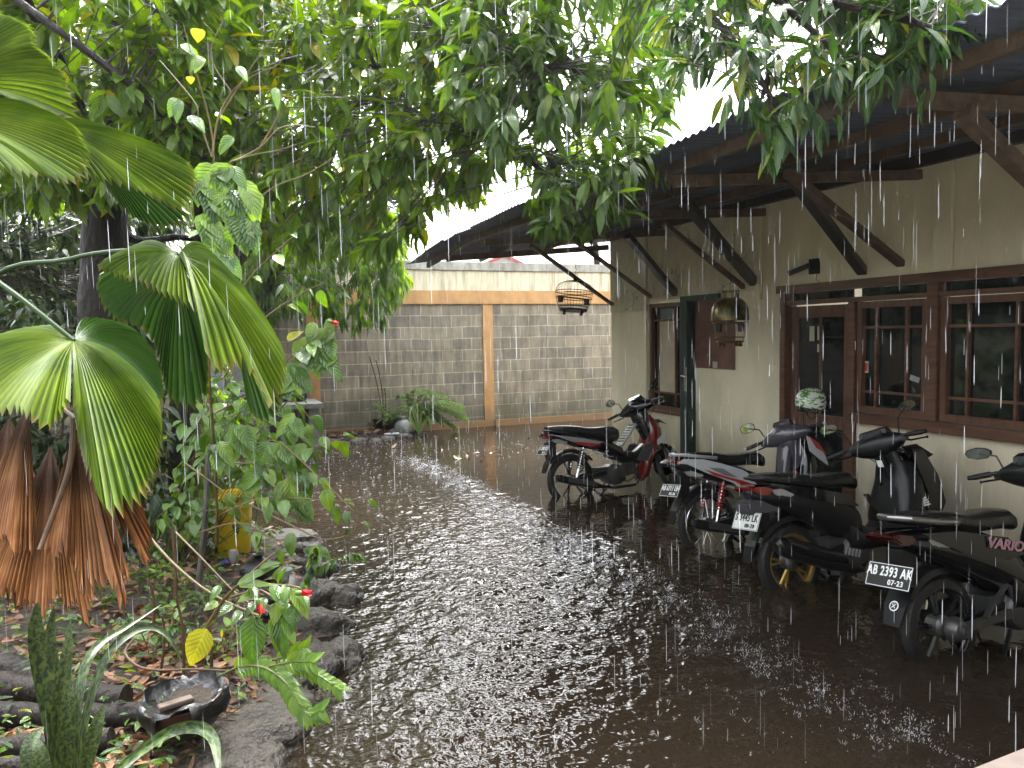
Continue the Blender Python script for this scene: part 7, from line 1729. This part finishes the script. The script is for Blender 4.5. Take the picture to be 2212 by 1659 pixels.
def drops(name, P, Ls, Rs, mat, label=None, tilt=None):
    """slender spindles of falling water, 4 sided"""
    P = np.asarray(P); N = len(P); Ls = np.asarray(Ls); Rs = np.asarray(Rs)
    if tilt is None: tilt = rng.normal(0, .008, (N, 2)) + np.array([[-.008, 0]])
    V = []
    def ring(t, rr):
        for k in range(4):
            q = math.pi / 2 * k; V.append(np.stack([P[:, 0] + tilt[:, 0] * Ls * t + Rs * rr * math.cos(q), P[:, 1] + tilt[:, 1] * Ls * t + Rs * rr * math.sin(q), P[:, 2] + Ls * t], 1))
    ring(0, .25); ring(.12, 1); ring(.75, .8); ring(1, .1)
    V = np.stack(V, 1); nv = 16; f = [(3, 2, 1, 0), (12, 13, 14, 15)]
    for i in range(3):
        for k in range(4): f.append((i * 4 + k, i * 4 + (k + 1) % 4, (i + 1) * 4 + (k + 1) % 4, (i + 1) * 4 + k))
    lo_ = np.array([i for q in f for i in q]); b = np.arange(N)[:, None]
    o = np_mesh(name, V.reshape(-1, 3), (lo_[None] + b * nv).ravel(), (np.arange(len(f) * N) * 4), mat); tag(o, kind='stuff'); return o
RM = rain_material('rain_water', .45); RM2 = rain_material('drip_water', .85); RM3 = rain_material('splash_water', .55)
P = []; Ls = []; Rs = []
while len(P) < 1200:
    u, v = rng.uniform(-100, 2300), rng.uniform(-50, 1650); d = rng.uniform(1.6, 12.5); p = at_d(u, v, d)
    if p.z < .02 or p.x > 2.6 or p.y > 13.2: continue
    P.append(tuple(p)); Ls.append(rng.uniform(.03, .20) * min(1, d / 5 + .3)); Rs.append(rng.uniform(.0002, .0006))
drops('rain', P, Ls, Rs, RM)
P = []; Ls = []; Rs = []
for i in range(900):      # drips from the valleys of the corrugated sheet
    y = 1.3 + 9.0 * rng.random() ** 1.4; y = round(y / .076) * .076 + rng.normal(0, .006); x = 2.70 - abs(rng.normal(0, .035)); z = rng.uniform(.02, 2.84)
    big = rng.random() < (.30 if y < 4.5 else .10)
    P.append((x, y, z)); Ls.append(rng.uniform(.07, .18) if big else rng.uniform(.02, .10)); Rs.append(rng.uniform(.0014, .0024) if big else rng.uniform(.0004, .0010))
drops('eave_drips', P, Ls, Rs, RM2)
# splashes: crowns and thrown droplets
def droplets(name, P, Rs, mat):
    P = np.asarray(P); Rs = np.asarray(Rs); N = len(P); base = np.array([(1, 0, 0), (-1, 0, 0), (0, 1, 0), (0, -1, 0), (0, 0, 1.3), (0, 0, -1)])
    V = P[:, None, :] + base[None] * Rs[:, None, None] * rng.uniform(.7, 1.3, (N, 6, 1)); f = [(0, 2, 4), (2, 1, 4), (1, 3, 4), (3, 0, 4), (2, 0, 5), (1, 2, 5), (3, 1, 5), (0, 3, 5)]
    lo_ = np.array([i for q in f for i in q]); b = np.arange(N)[:, None]
    o = np_mesh(name, V.reshape(-1, 3), (lo_[None] + b * 6).ravel(), np.arange(8 * N) * 3, mat); tag(o, kind='stuff'); return o
P = []; Rs = []; SP = []; SL = []; SR = []; ST = []
for i in range(760):
    y = 1.4 + 8.9 * rng.random() ** 1.25; y = y if rng.random() < .35 else round(y / .45) * .45 + rng.normal(0, .09); x = 2.70 + rng.normal(0, .12) + .05 * math.sin(y * 1.7); s = rng.uniform(.4, 1.0)
    for k in range(rng.integers(4, 11)):
        a = rng.uniform(0, 6.28); rr = rng.uniform(.005, .07) * s; P.append((x + rr * math.cos(a), y + rr * math.sin(a), rng.uniform(.003, .075) * s)); Rs.append(rng.uniform(.0007, .0034) * rng.uniform(.5, 1) * (.7 + y * .13))
    for k in range(rng.integers(2, 6)):
        a = rng.uniform(0, 6.28); rr = .012 * s; SP.append((x + rr * math.cos(a), y + rr * math.sin(a), 0.0)); SL.append(rng.uniform(.006, .022) * s); SR.append(rng.uniform(.0009, .0018)); ST.append((math.cos(a) * .8, math.sin(a) * .8))
for i in range(2600):
    y = rng.uniform(2.2, 12.8); x = rng.uniform(-1, 2.75) if rng.random() < .8 or y < 9.8 else rng.uniform(2.6, 5)
    P.append((x, y, rng.uniform(.002, .02))); Rs.append(rng.uniform(.0012, .0030) * (1 if y < 8 else 2.0))
    if i % 3 == 0:
        for k in range(4):
            a = rng.uniform(0, 6.28); SP.append((x + .006 * math.cos(a), y + .006 * math.sin(a), 0.0)); SL.append(rng.uniform(.008, .022)); SR.append(.0010); ST.append((math.cos(a) * .7, math.sin(a) * .7))
droplets('splash_droplets', P, Rs, RM3); drops('splash_crowns', SP, SL, SR, RM3, tilt=np.array(ST))
# ================================================================== dense dark shrubs behind the palm
sh = tree('shrub', 'dense dark green shrub filling the shade behind the fan palm', 'shrub', gp(120, 1200, .1))  # added to deepen the shade behind the palm
mb = MB(); LS = []
for (u, v, d) in ((-60, 800, 6.2), (60, 720, 6.4), (150, 780, 6.0), (260, 760, 5.8), (330, 850, 5.6), (20, 950, 6.0), (220, 950, 5.6)):
    LS.append(limb(mb, [Vector(sh.location), (Vector(sh.location) + at_d(u, v, d)) / 2 + Vector((0, 0, .15)), at_d(u, v, d)], .015, .005, 6))
mb.build('stems', G['twig_brown'], sh, xf=xfl(sh))
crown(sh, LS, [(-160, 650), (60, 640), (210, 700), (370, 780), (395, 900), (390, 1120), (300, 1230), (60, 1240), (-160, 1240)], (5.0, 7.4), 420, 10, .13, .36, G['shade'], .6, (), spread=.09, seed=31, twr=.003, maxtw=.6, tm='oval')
sh2 = tree('shrub', 'leafy dark shrub between the tree stems and the concrete counter', 'shrub', gp(500, 1110, .1))
mb = MB(); LS = []
for (u, v, d) in ((430, 820, 7.6), (500, 780, 7.8), (560, 860, 7.6), (480, 950, 7.2), (420, 960, 7.4)):
    LS.append(limb(mb, [Vector(sh2.location), (Vector(sh2.location) + at_d(u, v, d)) / 2 + Vector((0, 0, .15)), at_d(u, v, d)], .012, .004, 6))
mb.build('stems', G['twig'], sh2, xf=xfl(sh2))
crown(sh2, LS, [(360, 700), (470, 730), (520, 880), (560, 960), (560, 1060), (440, 1090), (360, 1060)], (6.8, 8.2), 95, 9, .13, .4, G['hib'], .7, (), spread=.08, seed=33, twr=.003, maxtw=.5, tm='oval')

# ================================================================== unseen terrace house behind the camera, added to keep sky glare off the bikes
nh = thing('unseen_terrace_house', 'unseen cream house with a roof over the terrace, added behind the viewer to block sky light', 'house', (0, -3.4, 0))
nx_ = Matrix.Translation(-Vector(nh.location))
m = MB(); m.span((-7, -3.5, -.1), (8.5, -3.35, 3.3)); m.build('wall', M['plaster'], nh, False, xf=nx_)
m = MB(); m.prism([(-.5, 3.7), (1.7, 3.1), (1.7, 3.02), (-.5, 3.62)], 15.6, Matrix.Translation((.75, -3.4, 0)) @ Matrix.Rotation(R(90), 4, 'Z')); m.build('roof', M['beam'], nh, False, xf=nx_)
m = MB(); m.span((-7, -3.34, -.1), (8.5, .35, .12)); m.build('terrace_floor', M['concrete'], nh, False, xf=nx_)
m = MB(); m.span((-1.2, -3.36, .12), (-.3, -3.30, 2.15)); m.build('door', M['wood'], nh, bevel=.005, xf=nx_)
m = MB(); m.span((.6, -3.36, 1.0), (2.6, -3.30, 2.1)); m.build('window', M['glass'], nh, bevel=.005, xf=nx_)

# ================================================================== rain haze in the air of the yard
hz = MB(); hz.span((-28, -12, -1.35), (28, 62, 16))
me = bpy.data.meshes.new('haze'); me.from_pydata(hz.v, [], hz.f)
hm = bpy.data.materials.new('rain_haze'); hm.use_nodes = True; nt = hm.node_tree
for n in list(nt.nodes): nt.nodes.remove(n)
out = nt.nodes.new('ShaderNodeOutputMaterial'); pv = nt.nodes.new('ShaderNodeVolumePrincipled')
pv.inputs['Color'].default_value = (.90, .94, 1, 1); pv.inputs['Density'].default_value = .0005; pv.inputs['Anisotropy'].default_value = .3
nt.links.new(pv.outputs[0], out.inputs['Volume']); me.materials.append(hm)
ho = bpy.data.objects.new('haze', me); C.objects.link(ho); tag(ho, kind='stuff')
bm_ = bmesh.new(); bm_.from_mesh(me); bmesh.ops.recalc_face_normals(bm_, faces=bm_.faces); bm_.to_mesh(me); bm_.free()
scene.cycles.volume_bounces = 1
